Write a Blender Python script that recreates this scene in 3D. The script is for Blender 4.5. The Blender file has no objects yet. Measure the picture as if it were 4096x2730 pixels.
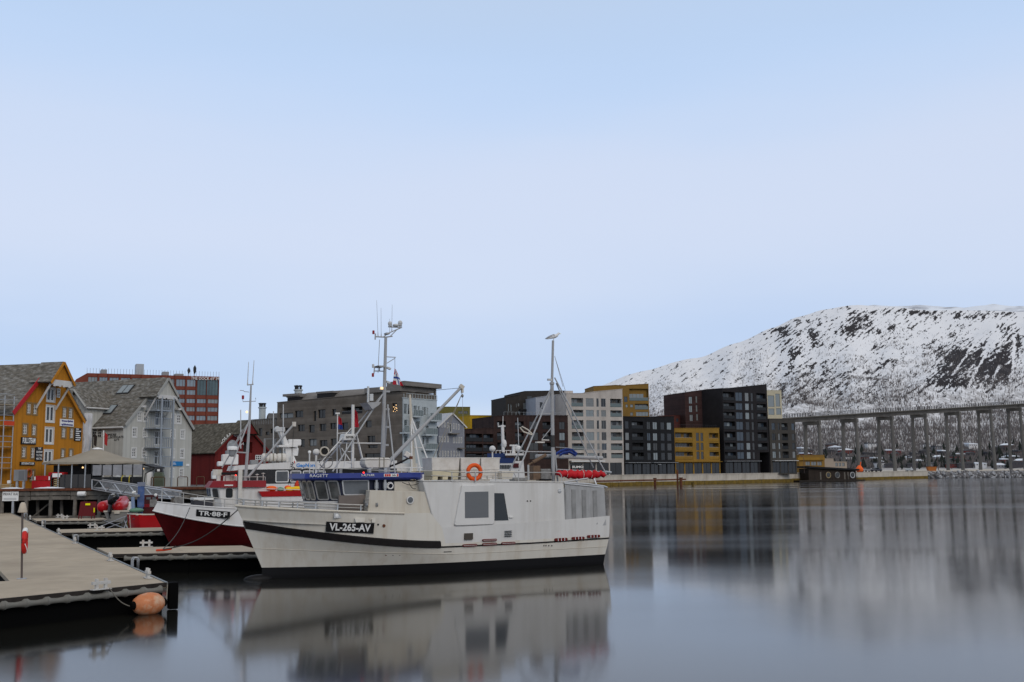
import bpy, bmesh, math, random
from mathutils import Vector, Matrix, noise
from mathutils.geometry import tessellate_polygon
R=math.radians
random.seed(7)
S=bpy.context.scene
COL=S.collection
# ------------------------------------------------------------------ camera
F=4300.; HOR=525.; ROLL=R(0.55); CZ=4.05          # focal length and horizon offset in pixels of a 4096 px wide frame
PITCH=math.atan(HOR/F)
cd=bpy.data.cameras.new('camera'); cam=bpy.data.objects.new('camera',cd); COL.objects.link(cam)
cd.sensor_width=36; cd.lens=36*F/4096; cd.clip_start=.5; cd.clip_end=30000
cam.matrix_world=Matrix.Translation((0,0,CZ))@Matrix.Rotation(R(90)+PITCH,4,'X')@Matrix.Rotation(-ROLL,4,'Z')
S.camera=cam
# ------------------------------------------------------------------ sky: thin high overcast over a clear northern sky
SUN_EL,SUN_AZ=R(30),R(150)        # soft sun behind the camera, a little to the right
W=bpy.data.worlds.new('World'); S.world=W; W.use_nodes=True
nt=W.node_tree; nt.nodes.clear()
def wn(t,**k):
    n=nt.nodes.new(t)
    for a,b in k.items(): setattr(n,a,b)
    return n
wl=nt.links.new
wo=wn('ShaderNodeOutputWorld'); bg=wn('ShaderNodeBackground'); wl(bg.outputs[0],wo.inputs[0])
sky=wn('ShaderNodeTexSky',sky_type='NISHITA',sun_disc=False,sun_elevation=SUN_EL,sun_rotation=SUN_AZ,altitude=0,air_density=1.,dust_density=.6,ozone_density=1.4)
tc=wn('ShaderNodeTexCoord'); sep=wn('ShaderNodeSeparateXYZ'); wl(tc.outputs['Generated'],sep.inputs[0])
mp=wn('ShaderNodeMapping'); mp.inputs['Scale'].default_value=(1.3,1.3,7.5); mp.inputs['Rotation'].default_value=(0,R(-7),0); wl(tc.outputs['Generated'],mp.inputs[0])
nz=wn('ShaderNodeTexNoise'); nz.inputs['Scale'].default_value=1.15; nz.inputs['Detail'].default_value=4; nz.inputs['Roughness'].default_value=.42; wl(mp.outputs[0],nz.inputs['Vector'])
jit=wn('ShaderNodeMath',operation='MULTIPLY_ADD'); wl(nz.outputs[0],jit.inputs[0]); jit.inputs[1].default_value=.16; jit.inputs[2].default_value=-.08
el=wn('ShaderNodeMath',operation='ADD'); wl(sep.outputs[2],el.inputs[0]); wl(jit.outputs[0],el.inputs[1])
rp=wn('ShaderNodeValToRGB'); wl(el.outputs[0],rp.inputs[0])
rp.color_ramp.interpolation='B_SPLINE'
CLOUD=[(0.0,(.80,.85,.93)),(.035,(.74,.81,.93)),(.078,(.54,.675,.915)),(.115,(.49,.635,.905)),(.17,(.64,.74,.935)),(.24,(.705,.775,.945)),(.31,(.63,.75,.965)),(.40,(.51,.695,.985)),(.58,(.59,.64,.73)),(1.,(.74,.72,.69))]
while len(rp.color_ramp.elements)<len(CLOUD): rp.color_ramp.elements.new(.5)
for e,(p,c) in zip(rp.color_ramp.elements,CLOUD): e.position=p; e.color=(*c,1)
sk=wn('ShaderNodeMixRGB',blend_type='MULTIPLY'); sk.inputs[0].default_value=1; wl(sky.outputs[0],sk.inputs[1]); sk.inputs[2].default_value=(.10,.10,.10,1)
mx=wn('ShaderNodeMixRGB'); mx.inputs[0].default_value=.9; wl(sk.outputs[0],mx.inputs[1]); wl(rp.outputs[0],mx.inputs[2])
wl(mx.outputs[0],bg.inputs[0]); bg.inputs[1].default_value=1.0
sl=bpy.data.lights.new('sun','SUN'); sl.energy=.95; sl.angle=R(30); sl.color=(1,.88,.74)
so=bpy.data.objects.new('sun',sl); COL.objects.link(so)
so.rotation_euler=Vector((math.sin(SUN_AZ)*math.cos(SUN_EL),math.cos(SUN_AZ)*math.cos(SUN_EL),math.sin(SUN_EL))).to_track_quat('Z','Y').to_euler()
vs=S.view_settings; vs.view_transform='Standard'; vs.look='None'; vs.exposure=0; vs.gamma=1; vs.use_curve_mapping=False
# ------------------------------------------------------------------ measuring: a point of a known plane seen at a pixel of the 4096 px frame
def ray(px,py):
    x=px-2048.; y=1365.-py
    c,s=math.cos(ROLL),math.sin(ROLL)
    x,y=x*c+y*s,-x*s+y*c
    cp,sp=math.cos(PITCH),math.sin(PITCH)
    return (x/F, cp-y/F*sp, sp+y/F*cp)
def atz(p,z=0.):
    d=ray(*p); t=(z-CZ)/d[2]; return Vector((d[0]*t,d[1]*t,z))
def atY(p,Y):
    d=ray(*p); t=Y/d[1]; return Vector((d[0]*t,Y,CZ+d[2]*t))
def mk(x0,y0,k): return lambda x,y:(x0+x*k,y0+y*k)
c1=mk(0,1400,.38278);c2=mk(280,1420,.34444);c3=mk(740,1420,.38259);c4=mk(0,1860,.30607);c5=mk(0,2100,.40174);c6=mk(560,1780,.28067)
d1=mk(900,1760,.36988);d2=mk(1600,1760,.37399);d3=mk(1080,1500,.31883);d4=mk(1400,1180,.24233);d5=mk(1780,1500,.31887);d6=mk(2440,1500,.34849);d7=mk(3100,1160,.53577);d8=mk(2080,1320,.36997)
class Fr:
    """upright frame: origin on the ground, x along the front, y away from the camera, z up"""
    def __init__(s,o,th):
        s.o=o; s.th=th; s.c=math.cos(th); s.s=math.sin(th)
    def lz(s,p,y=0.):
        d=ray(*p); ox,oy=s.o[0]-s.s*y,s.o[1]+s.c*y; n=(-s.s,s.c)
        t=(ox*n[0]+oy*n[1])/(d[0]*n[0]+d[1]*n[1])
        return ((d[0]*t-s.o[0])*s.c+(d[1]*t-s.o[1])*s.s, CZ+d[2]*t)
    def world(s,x,y,z): return Vector((s.o[0]+s.c*x-s.s*y, s.o[1]+s.s*x+s.c*y, z))
    def local(s,w): 
        a,b=w[0]-s.o[0],w[1]-s.o[1]; return Vector((a*s.c+b*s.s,-a*s.s+b*s.c,w[2]))
def Fr2(pL,YL,pR,YR):
    a=atY((pL,1890),YL); b=atY((pR,1890),YR)
    return Fr((a.x,a.y),math.atan2(b.y-a.y,b.x-a.x))
# ------------------------------------------------------------------ materials
MATS={}
def M(name,col,rough=.6,metal=0.,var=.0,vscale=1.,bump=0.,bscale=20.,stretch=(1,1,1),stain=None,stain_scale=.5,stain_amt=.5,spec=.5,emit=None,boards=None,boardcol=.8,coat=0,clear=None,stainstretch=None):
    if name in MATS: return MATS[name]
    m=bpy.data.materials.new(name); m.use_nodes=True; MATS[name]=m
    t=m.node_tree; b=t.nodes['Principled BSDF']; L=t.links.new
    b.inputs['Base Color'].default_value=(*col,1); b.inputs['Roughness'].default_value=rough; b.inputs['Metallic'].default_value=metal
    b.inputs['Specular IOR Level'].default_value=spec*(.35 if rough>=.3 and metal<.3 else 1)
    if coat: b.inputs['Coat Weight'].default_value=coat; b.inputs['Coat Roughness'].default_value=.08
    if clear is not None:
        b.inputs['Transmission Weight'].default_value=clear; b.inputs['IOR'].default_value=1.05
    if emit: b.inputs['Emission Color'].default_value=(*emit[0],1); b.inputs['Emission Strength'].default_value=emit[1]
    if not(var or bump or stain or boards): return m
    tc=t.nodes.new('ShaderNodeTexCoord'); oi=t.nodes.new('ShaderNodeObjectInfo')
    mp=t.nodes.new('ShaderNodeMapping'); L(tc.outputs['Object'],mp.inputs[0]); mp.inputs['Scale'].default_value=stretch
    cur=None
    src=b.inputs['Base Color']
    rgb=t.nodes.new('ShaderNodeRGB'); rgb.outputs[0].default_value=(*col,1); cur=rgb.outputs[0]
    def noise_(scale,det=4,vec=None,rgh=.6):
        n=t.nodes.new('ShaderNodeTexNoise'); n.inputs['Scale'].default_value=scale; n.inputs['Detail'].default_value=det; n.inputs['Roughness'].default_value=rgh
        L(vec or mp.outputs[0],n.inputs['Vector']); return n.outputs[0]
    if var:
        n=noise_(vscale); r=t.nodes.new('ShaderNodeMapRange'); L(n,r.inputs[0]); r.inputs[1].default_value=.3; r.inputs[2].default_value=.7; r.inputs[3].default_value=1-var; r.inputs[4].default_value=1+var
        mm=t.nodes.new('ShaderNodeVectorMath'); mm.operation='SCALE'; L(cur,mm.inputs[0]); L(r.outputs[0],mm.inputs['Scale']); cur=mm.outputs[0]
    if stain:
        v=None
        if stainstretch:
            mp2=t.nodes.new('ShaderNodeMapping'); L(tc.outputs['Object'],mp2.inputs[0]); mp2.inputs['Scale'].default_value=stainstretch; v=mp2.outputs[0]
        n=noise_(stain_scale,5,v,.65); r=t.nodes.new('ShaderNodeMapRange'); L(n,r.inputs[0]); r.inputs[1].default_value=.48; r.inputs[2].default_value=.72; r.inputs[4].default_value=stain_amt
        mm=t.nodes.new('ShaderNodeMixRGB'); L(r.outputs[0],mm.inputs[0]); L(cur,mm.inputs[1]); mm.inputs[2].default_value=(*stain,1); cur=mm.outputs[0]
    hgt=None
    if boards:
        ax,w=boards
        sp=t.nodes.new('ShaderNodeSeparateXYZ'); L(tc.outputs['Object'],sp.inputs[0])
        a=sp.outputs['xyz'.index(ax)] if ax in 'xyz' else None
        if ax=='h':   # along the horizontal, whichever way the wall runs
            ad=t.nodes.new('ShaderNodeMath'); ad.operation='ADD'; L(sp.outputs[0],ad.inputs[0]); L(sp.outputs[1],ad.inputs[1]); a=ad.outputs[0]
        dv=t.nodes.new('ShaderNodeMath'); dv.operation='DIVIDE'; L(a,dv.inputs[0]); dv.inputs[1].default_value=w
        fr=t.nodes.new('ShaderNodeMath'); fr.operation='FRACT'; L(dv.outputs[0],fr.inputs[0])
        fl=t.nodes.new('ShaderNodeMath'); fl.operation='FLOOR'; L(dv.outputs[0],fl.inputs[0])
        wn_=t.nodes.new('ShaderNodeTexWhiteNoise'); wn_.noise_dimensions='1D'; L(fl.outputs[0],wn_.inputs['W'])
        r=t.nodes.new('ShaderNodeMapRange'); L(wn_.outputs[0],r.inputs[0]); r.inputs[3].default_value=boardcol; r.inputs[4].default_value=2-boardcol
        mm=t.nodes.new('ShaderNodeVectorMath'); mm.operation='SCALE'; L(cur,mm.inputs[0]); L(r.outputs[0],mm.inputs['Scale']); cur=mm.outputs[0]
        g=t.nodes.new('ShaderNodeMapRange'); L(fr.outputs[0],g.inputs[0]); g.inputs[1].default_value=0; g.inputs[2].default_value=.22; g.clamp=True
        hgt=g.outputs[0]
    L(cur,src)
    if bump or boards:
        bp=t.nodes.new('ShaderNodeBump'); bp.inputs['Strength'].default_value=max(bump,.5 if boards else 0); bp.inputs['Distance'].default_value=.02
        if hgt is not None: L(hgt,bp.inputs['Height'])
        else: L(noise_(bscale,3),bp.inputs['Height'])
        L(bp.outputs[0],b.inputs['Normal'])
    return m
# ------------------------------------------------------------------ mesh building
class MB:
    def __init__(s): s.v=[]; s.f=[]
    def add(s,vs,fs):
        k=len(s.v); s.v+= [tuple(v) for v in vs]; s.f+=[tuple(i+k for i in f) for f in fs]; return s
    def box(s,x0,x1,y0,y1,z0,z1):
        return s.add([(x,y,z) for z in (z0,z1) for x,y in ((x0,y0),(x1,y0),(x1,y1),(x0,y1))],[(3,2,1,0),(4,5,6,7),(0,1,5,4),(1,2,6,5),(2,3,7,6),(3,0,4,7)])
    def hexa(s,b,t):   # bottom 4 points, top 4 points, counter-clockwise from above
        return s.add(list(b)+list(t),[(3,2,1,0),(4,5,6,7),(0,1,5,4),(1,2,6,5),(2,3,7,6),(3,0,4,7)])
    def cbox(s,c,dx,dy,dz,rz=0,rx=0,ry=0):
        m=Matrix.Translation(c)@Matrix.Rotation(rz,4,'Z')@Matrix.Rotation(ry,4,'Y')@Matrix.Rotation(rx,4,'X')
        k=len(s.v); s.box(-dx/2,dx/2,-dy/2,dy/2,-dz/2,dz/2)
        for i in range(k,len(s.v)): s.v[i]=tuple(m@Vector(s.v[i]))
        return s
    def prism(s,poly,y0,y1):      # poly in (x,z), swept along y
        n=len(poly); a=sum(poly[i][0]*poly[(i+1)%n][1]-poly[(i+1)%n][0]*poly[i][1] for i in range(n))
        if a<0: poly=poly[::-1]
        vs=[(x,y0,z) for x,z in poly]+[(x,y1,z) for x,z in poly]
        tris=tessellate_polygon([[Vector((x,z,0)) for x,z in poly]])
        fs=[]
        for t in tris:
            p=[poly[i] for i in t]; ar=(p[1][0]-p[0][0])*(p[2][1]-p[0][1])-(p[2][0]-p[0][0])*(p[1][1]-p[0][1])
            t=tuple(t) if ar>0 else tuple(t)[::-1]
            fs.append(t); fs.append(tuple(i+n for i in t[::-1]))
        fs+=[((i+1)%n,i,i+n,(i+1)%n+n) for i in range(n)]
        return s.add(vs,fs)
    def prismz(s,poly,z0,z1):     # poly in (x,y), swept along z
        n=len(poly); a=sum(poly[i][0]*poly[(i+1)%n][1]-poly[(i+1)%n][0]*poly[i][1] for i in range(n))
        if a<0: poly=poly[::-1]
        vs=[(x,y,z0) for x,y in poly]+[(x,y,z1) for x,y in poly]
        tris=tessellate_polygon([[Vector((x,y,0)) for x,y in poly]]); fs=[]
        for t in tris:
            p=[poly[i] for i in t]; ar=(p[1][0]-p[0][0])*(p[2][1]-p[0][1])-(p[2][0]-p[0][0])*(p[1][1]-p[0][1])
            t=tuple(t) if ar>0 else tuple(t)[::-1]
            fs.append(t[::-1]); fs.append(tuple(i+n for i in t))
        fs+=[(i,(i+1)%n,(i+1)%n+n,i+n) for i in range(n)]
        return s.add(vs,fs)
    def tube(s,pts,r,seg=6,closed=False,r2=None):
        pts=[Vector(p) for p in pts]; n=len(pts); k=len(s.v); up=Vector((0,0,1))
        rr=[r]*n if r2 is None else [r+(r2-r)*i/(n-1) for i in range(n)]
        if isinstance(r,(list,tuple)): rr=list(r)
        for i,p in enumerate(pts):
            if closed: d=pts[(i+1)%n]-pts[i-1]
            else: d=pts[min(i+1,n-1)]-pts[max(i-1,0)]
            d=d.normalized() if d.length>1e-9 else Vector((0,0,1))
            a=d.cross(up)
            if a.length<.05: a=d.cross(Vector((0,1,0)))
            a.normalize(); b=a.cross(d)
            for j in range(seg):
                t=2*math.pi*j/seg; s.v.append(tuple(p+(a*math.cos(t)+b*math.sin(t))*rr[i]))
        m=n if closed else n-1
        for i in range(m):
            for j in range(seg):
                q=(i+1)%n
                s.f.append((k+i*seg+j,k+i*seg+(j+1)%seg,k+q*seg+(j+1)%seg,k+q*seg+j))
        if not closed:
            s.f.append(tuple(k+j for j in range(seg))[::-1]); s.f.append(tuple(k+(n-1)*seg+j for j in range(seg)))
        return s
    def lathe(s,prof,c=(0,0,0),seg=12,axis='z'):    # prof [(r,h)]
        k=len(s.v); n=len(prof)
        for r,h in prof:
            for j in range(seg):
                t=2*math.pi*j/seg; a,b=r*math.cos(t),r*math.sin(t)
                p=(a,b,h) if axis=='z' else ((h,a,b) if axis=='x' else (b,h,a))
                s.v.append((p[0]+c[0],p[1]+c[1],p[2]+c[2]))
        for i in range(n-1):
            for j in range(seg): s.f.append((k+i*seg+j,k+i*seg+(j+1)%seg,k+(i+1)*seg+(j+1)%seg,k+(i+1)*seg+j))
        s.f.append(tuple(k+j for j in range(seg))[::-1]); s.f.append(tuple(k+(n-1)*seg+j for j in range(seg)))
        return s
    def ball(s,c,r,seg=12,rings=7,sc=(1,1,1)):
        k=len(s.v)
        for i in range(rings+1):
            a=math.pi*i/rings
            for j in range(seg):
                t=2*math.pi*j/seg; rr=max(math.sin(a),.001)
                s.v.append((c[0]+r*sc[0]*rr*math.cos(t),c[1]+r*sc[1]*rr*math.sin(t),c[2]-r*sc[2]*math.cos(a)))
        for i in range(rings):
            for j in range(seg): s.f.append((k+i*seg+j,k+i*seg+(j+1)%seg,k+(i+1)*seg+(j+1)%seg,k+(i+1)*seg+j))
        return s
    def torus(s,c,R_,r,seg=24,sub=8,axis='y'):
        pts=[]
        for j in range(seg):
            t=2*math.pi*j/seg; a,b=R_*math.cos(t),R_*math.sin(t)
            pts.append(Vector(c)+Vector((a,0,b) if axis=='y' else ((0,a,b) if axis=='x' else (a,b,0))))
        return s.tube(pts,r,sub,closed=True)
    def grid(s,rows,closed=False):
        k=len(s.v); m=len(rows[0])
        for r in rows: s.v+= [tuple(p) for p in r]
        for i in range(len(rows)-1):
            for j in range(m-1): s.f.append((k+i*m+j,k+i*m+j+1,k+(i+1)*m+j+1,k+(i+1)*m+j))
        return s
    def build(s,name,mat,parent=None,smooth=False,bevel=0,loc=None,rz=0,**props):
        me=bpy.data.meshes.new(name); me.from_pydata(s.v,[],s.f); me.update()
        o=bpy.data.objects.new(name,me); COL.objects.link(o)
        if mat: me.materials.append(MATS[mat] if isinstance(mat,str) else mat)
        if smooth:
            for p in me.polygons: p.use_smooth=True
            if smooth=='auto': me.set_sharp_from_angle(angle=R(35))
        if bevel:
            bm=o.modifiers.new('bevel','BEVEL'); bm.width=bevel; bm.segments=2; bm.limit_method='ANGLE'
        if parent: o.parent=parent
        if loc: o.location=loc
        if rz: o.rotation_euler=(0,0,rz)
        for a,b in props.items(): o[a]=b
        return o
def tag(o,label=None,cat=None,group=None,kind=None):
    if label: o['label']=label
    if cat: o['category']=cat
    if group: o['group']=group
    if kind: o['kind']=kind
    return o
def thing(name,label,cat,loc=(0,0,0),rz=0,group=None):
    o=bpy.data.objects.new(name,None); COL.objects.link(o); o.location=loc; o.rotation_euler=(0,0,rz); o.empty_display_size=.3
    return tag(o,label,cat,group)
def struct(name,mb,mat,**k): return tag(mb.build(name,mat,**k),kind='structure')
def dup(root,loc=None,rz=None,label=None):
    def cp(o,p):
        c=o.copy(); COL.objects.link(c); c.parent=p
        for ch in o.children: cp(ch,c)
        return c
    c=cp(root,None)
    if loc is not None: c.location=loc
    if rz is not None: c.rotation_euler=(0,0,rz)
    if label: c['label']=label
    return c
def text(s,size,mat,parent,loc,rot=(R(90),0,0),name='lettering',sx=1.,depth=.01,align='CENTER',shear=0,space=1.,bold=.0):
    cu=bpy.data.curves.new(name,'FONT'); cu.body=s; cu.size=size; cu.extrude=depth; cu.align_x=align; cu.align_y='CENTER'; cu.shear=shear; cu.space_character=space; cu.offset=bold; cu.resolution_u=3
    t=bpy.data.objects.new('t',cu); COL.objects.link(t)
    bpy.context.view_layer.update()
    me=bpy.data.meshes.new_from_object(t.evaluated_get(bpy.context.evaluated_depsgraph_get()))
    bpy.data.objects.remove(t)
    me.materials.clear(); me.materials.append(MATS[mat] if isinstance(mat,str) else mat)
    o=bpy.data.objects.new(name,me); COL.objects.link(o); o.parent=parent; o.location=loc; o.rotation_euler=rot; o.scale=(sx,1,1)
    return o
e1=mk(70,1660,.14033);e2=mk(180,1780,.19549);e3=mk(0,1900,.17850);e5=mk(360,1900,.22949);e6=mk(820,1680,.17857);e7=mk(1200,1700,.24231);e8=mk(1580,1540,.20408)
# ------------------------------------------------------------------ materials shared by the setting
M('concrete',(.46,.42,.36),.85,var=.12,vscale=.35,bump=.2,bscale=6,stain=(.26,.22,.17),stain_scale=.5,stain_amt=.6,stainstretch=(1,1,.25))
M('quay_algae',(.16,.105,.02),.8,var=.35,vscale=1.2,stain=(.05,.04,.02),stain_scale=.7,stain_amt=.8,stainstretch=(1,1,.3))
M('asphalt',(.11,.11,.115),.9,var=.2,vscale=.2)
M('wood_grey',(.155,.14,.12),.85,var=.3,vscale=1.5,stain=(.05,.045,.04),stain_scale=1,stain_amt=.7)
M('wood_dark',(.03,.025,.022),.85,var=.4,vscale=2)
M('rust',(.12,.045,.025),.85,var=.4,vscale=3)
M('bridge_conc',(.125,.12,.113),.85,var=.12,vscale=.15,stain=(.055,.052,.048),stain_scale=.25,stain_amt=.6,stainstretch=(1,1,.15))
M('bridge_rail',(.035,.035,.037),.7)
M('rock',(.13,.125,.125),.9,var=.5,vscale=.9,bump=.5,bscale=4,stain=(.55,.57,.6),stain_scale=.25,stain_amt=.9)
# water
def water_mat():
    m=bpy.data.materials.new('water'); m.use_nodes=True; t=m.node_tree; b=t.nodes['Principled BSDF']; L=t.links.new
    b.inputs['Base Color'].default_value=(.010,.010,.008,1); b.inputs['IOR'].default_value=1.36; b.inputs['Specular Tint'].default_value=(1,.94,.85,1)
    tc=t.nodes.new('ShaderNodeTexCoord')
    mp=t.nodes.new('ShaderNodeMapping'); mp.inputs['Scale'].default_value=(.006,.06,1); mp.inputs['Rotation'].default_value=(0,0,R(8)); L(tc.outputs['Object'],mp.inputs[0])
    n=t.nodes.new('ShaderNodeTexNoise'); n.inputs['Scale'].default_value=1.; n.inputs['Detail'].default_value=3; L(mp.outputs[0],n.inputs['Vector'])
    r=t.nodes.new('ShaderNodeMapRange'); L(n.outputs[0],r.inputs[0]); r.inputs[1].default_value=.42; r.inputs[2].default_value=.72; r.inputs[3].default_value=.07; r.inputs[4].default_value=.16
    L(r.outputs[0],b.inputs['Roughness'])
    n2=t.nodes.new('ShaderNodeTexNoise'); n2.inputs['Scale'].default_value=.35; n2.inputs['Detail'].default_value=2; L(tc.outputs['Object'],n2.inputs['Vector'])
    bp=t.nodes.new('ShaderNodeBump'); bp.inputs['Strength'].default_value=.05; bp.inputs['Distance'].default_value=.02; L(n2.outputs[0],bp.inputs['Height']); L(bp.outputs[0],b.inputs['Normal'])
    MATS['water']=m
water_mat()
mb=MB(); N=24
xs=[-9000+18000*i/N for i in range(N+1)]; ys=[-400+9400*(j/N)**2 for j in range(N+1)]
mb.grid([[(x,y,0) for x in xs] for y in ys]); struct('water',mb,'water')
# ------------------------------------------------------------------ harbour ground: left timber wharf side and right concrete quay side
QZ=2.95
QL=[atz((-260,2073),0),atz((1010,2060),0)]            # foot of the wharf piles
g=MB(); g.prismz([(-260,100.6),(-62,100.6),(-45,101.6),(-30,102.6),(-27.5,108),(-24,150),(-21,195),(-16,285),(0,320),(60,600),(-900,600),(-900,116)],-1,QZ-.15); struct('quay_ground',g,'asphalt')
# concrete quay wall on the right, in cast sections
QA=atz((1820,1958),0); QB=atz((3100,1930.5),0); QC=atz((3290,1924.5),0); QD=atz((3712,1915),0)
def quay_seg(P,Q,n,base):
    d=(Q-P); L_=d.length; th=math.atan2(d.y,d.x)
    for i in range(n):
        m=MB(); w=L_/n; m.box(.03,w-.03,0,1.2,-1,QZ-.12); o=m.build('quay_wall_section','concrete',base,loc=(0,0,0))
        o.location=Vector((i*w,0,0))
        m=MB(); m.box(.0,w,-.12,1.3,QZ-.12,QZ+.12); c=m.build('coping','concrete',base); c.location=(i*w,0,0)
        m=MB(); m.box(.02,w-.02,-.05,.1,-.6,.95+.15*random.random()); c=m.build('weed_band','quay_algae',base); c.location=(i*w,0,0)
qw=thing('quay_wall','pale concrete quay wall with ochre weed line below the apartment blocks','quay wall',QA,math.atan2((QB-QA).y,(QB-QA).x))
quay_seg(QA,QB,14,qw)
qw2=thing('quay_wall','concrete quay wall beyond the dark floating sauna, ending at the boulders','quay wall',QC,math.atan2((QD-QC).y,(QD-QC).x))
quay_seg(QC,QD,5,qw2)
qw3=thing('quay_wall','short return of the concrete quay wall behind the floating sauna','quay wall',QB,math.atan2((QC-QB).y,(QC-QB).x)); quay_seg(QB,QC,3,qw3)
g=MB(); g.prismz([(QA.x,QA.y+1.25),(QB.x+.5,QB.y+1.25),(QC.x,QC.y+1.25),(QD.x,QD.y+1.25),(QD.x+240,QD.y+160),(QD.x+300,QD.y+520),(QA.x+30,QD.y+520),(QA.x-6,QA.y+30)],-1,QZ); struct('quay_apron',g,'concrete')
# ------------------------------------------------------------------ mountain across the sound
RIDGE=[(-3000,1880),(800,1862),(1600,1800),(2000,1700),(2290,1592),(2400,1548),(2560,1492),(2800,1432),(2960,1378),(3100,1312),(3200,1270),(3300,1242),(3450,1222),(3600,1226),(3800,1236),(4100,1244),(4500,1262),(5200,1300),(6500,1420)]
def ridge_y(px):
    for (a,b),(c,d) in zip(RIDGE,RIDGE[1:]):
        if a<=px<=c:
            t=(px-a)/(c-a); t2=t*t*(3-2*t); return b+(d-b)*(.6*t+.4*t2)
    return RIDGE[-1][1]
R0,R1=1450.,2750.
def terr(az,r):
    px=2048+F*math.tan(az)
    H=(1889-(px-2048)*.0096-ridge_y(px))/F*R1*math.cos(az)+4
    t=(r-R0)/(R1-R0)
    if t<=0: b=.004*t
    elif t<1: b=.085*min(t/.18,1)+.915*max(0,(t-.10)/.9)**1.12 *(1-.10*math.sin(math.pi*t)); b=min(b,1)
    else: b=1-.10*(t-1)
    x,y=r*math.sin(az),r*math.cos(az)
    n=noise.fractal(Vector((x/420,y/420,3.1)),1.0,2.1,4)
    n2=noise.fractal(Vector((x/90,y/150,7.7)),1.0,2.1,4)
    gl=noise.noise(Vector((az*38,t*1.5,9)))    # gullies run down the slope
    k=max(0,min(1,t*3))*max(.0,min(1,(1.06-t)*4)) if t<1.05 else 0
    z=H*b+k*(26*n+7*n2+15*gl)*min(1,H/200)
    return x,y,max(z,1.2 if t>0.0 else 1.2+t*30)
BLOB=[(70,300,80,70,.50),(195,232,30,20,.3),(340,265,130,70,.26),(300,330,70,50,.25),(620,240,55,70,.5),(560,310,60,50,.42),(715,235,45,60,.45),(760,310,60,40,.36),(890,270,40,50,.4),(160,450,90,60,.32),(330,385,70,35,.3),(950,160,170,26,.42),(1150,165,120,22,.3),(1500,185,230,40,.3),(1750,170,120,20,.3),(1240,215,40,30,.3),(1400,285,70,40,.24),(1050,260,90,50,.2),
 (1430,480,120,80,.5),(1330,560,110,90,.42),(1250,680,90,60,.42),(1590,590,90,110,.55),(1730,560,80,130,.6),(1760,320,50,60,.42),(1200,440,60,40,.3),(1840,420,40,70,.4),(1420,690,90,60,.4),(880,540,90,40,.25),(760,430,40,30,.28),(720,620,70,40,.25),(460,660,160,90,.2),(170,640,200,120,.16),(1070,740,160,70,.2),(620,760,220,80,.16),(930,980,60,20,.3),(100,800,160,80,.2)]
GUL=[(1815,355,1780,660),(1490,430,1330,640),(1600,470,1490,640),(1690,560,1640,660),(1510,600,1440,750)]
def rockmask(x,y,z):
    px=2048+F*x/y; py=1889-(px-2048)*.0096-(z-CZ)/y*F
    u=(px-3100)/.53577; v=(py-1160)/.53577
    c,s_=.80,.60                                  # outcrops run down the fall line to the lower left
    a,b=(-u*c+v*s_),(u*s_+v*c)
    n=.62*noise.fractal(Vector((a/70,b/13,1.3)),.6,2.4,6)+.42*noise.fractal(Vector((a/22,b/7,5.3)),.5,2.1,3)
    d=-.40
    for (bx,by,rx,ry,st) in BLOB:
        q=((u-bx)/rx)**2+((v-by)/ry)**2
        if q<6: d+=st*1.22*math.exp(-q*.8)
    if 250<v<900: d+=.05*min(1,(v-250)/200)
    for (x0,y0,x1,y1) in GUL:
        if y0<v<y1:
            gx=x0+(x1-x0)*(v-y0)/(y1-y0)+6*noise.noise(Vector((v/30,x0,0)))
            d-=.8*math.exp(-((u-gx)/9)**2)
    return max(0.,min(1.,.5+(n+d)*1.75))
mtn=MB(); AZ0,AZ1=R(-7),R(32); na,nr=1250,330
rows=[]
for j in range(nr+1):
    r=R0-60+(R1+420-R0)*(j/nr)
    rows.append([terr(AZ0+(AZ1-AZ0)*(i/na)**.8,r) for i in range(na+1)])
mtn.grid(rows); mtn.f=[f[::-1] for f in mtn.f]
ROCK=[rockmask(*v) if v[0]>60 else 0. for v in mtn.v]
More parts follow.
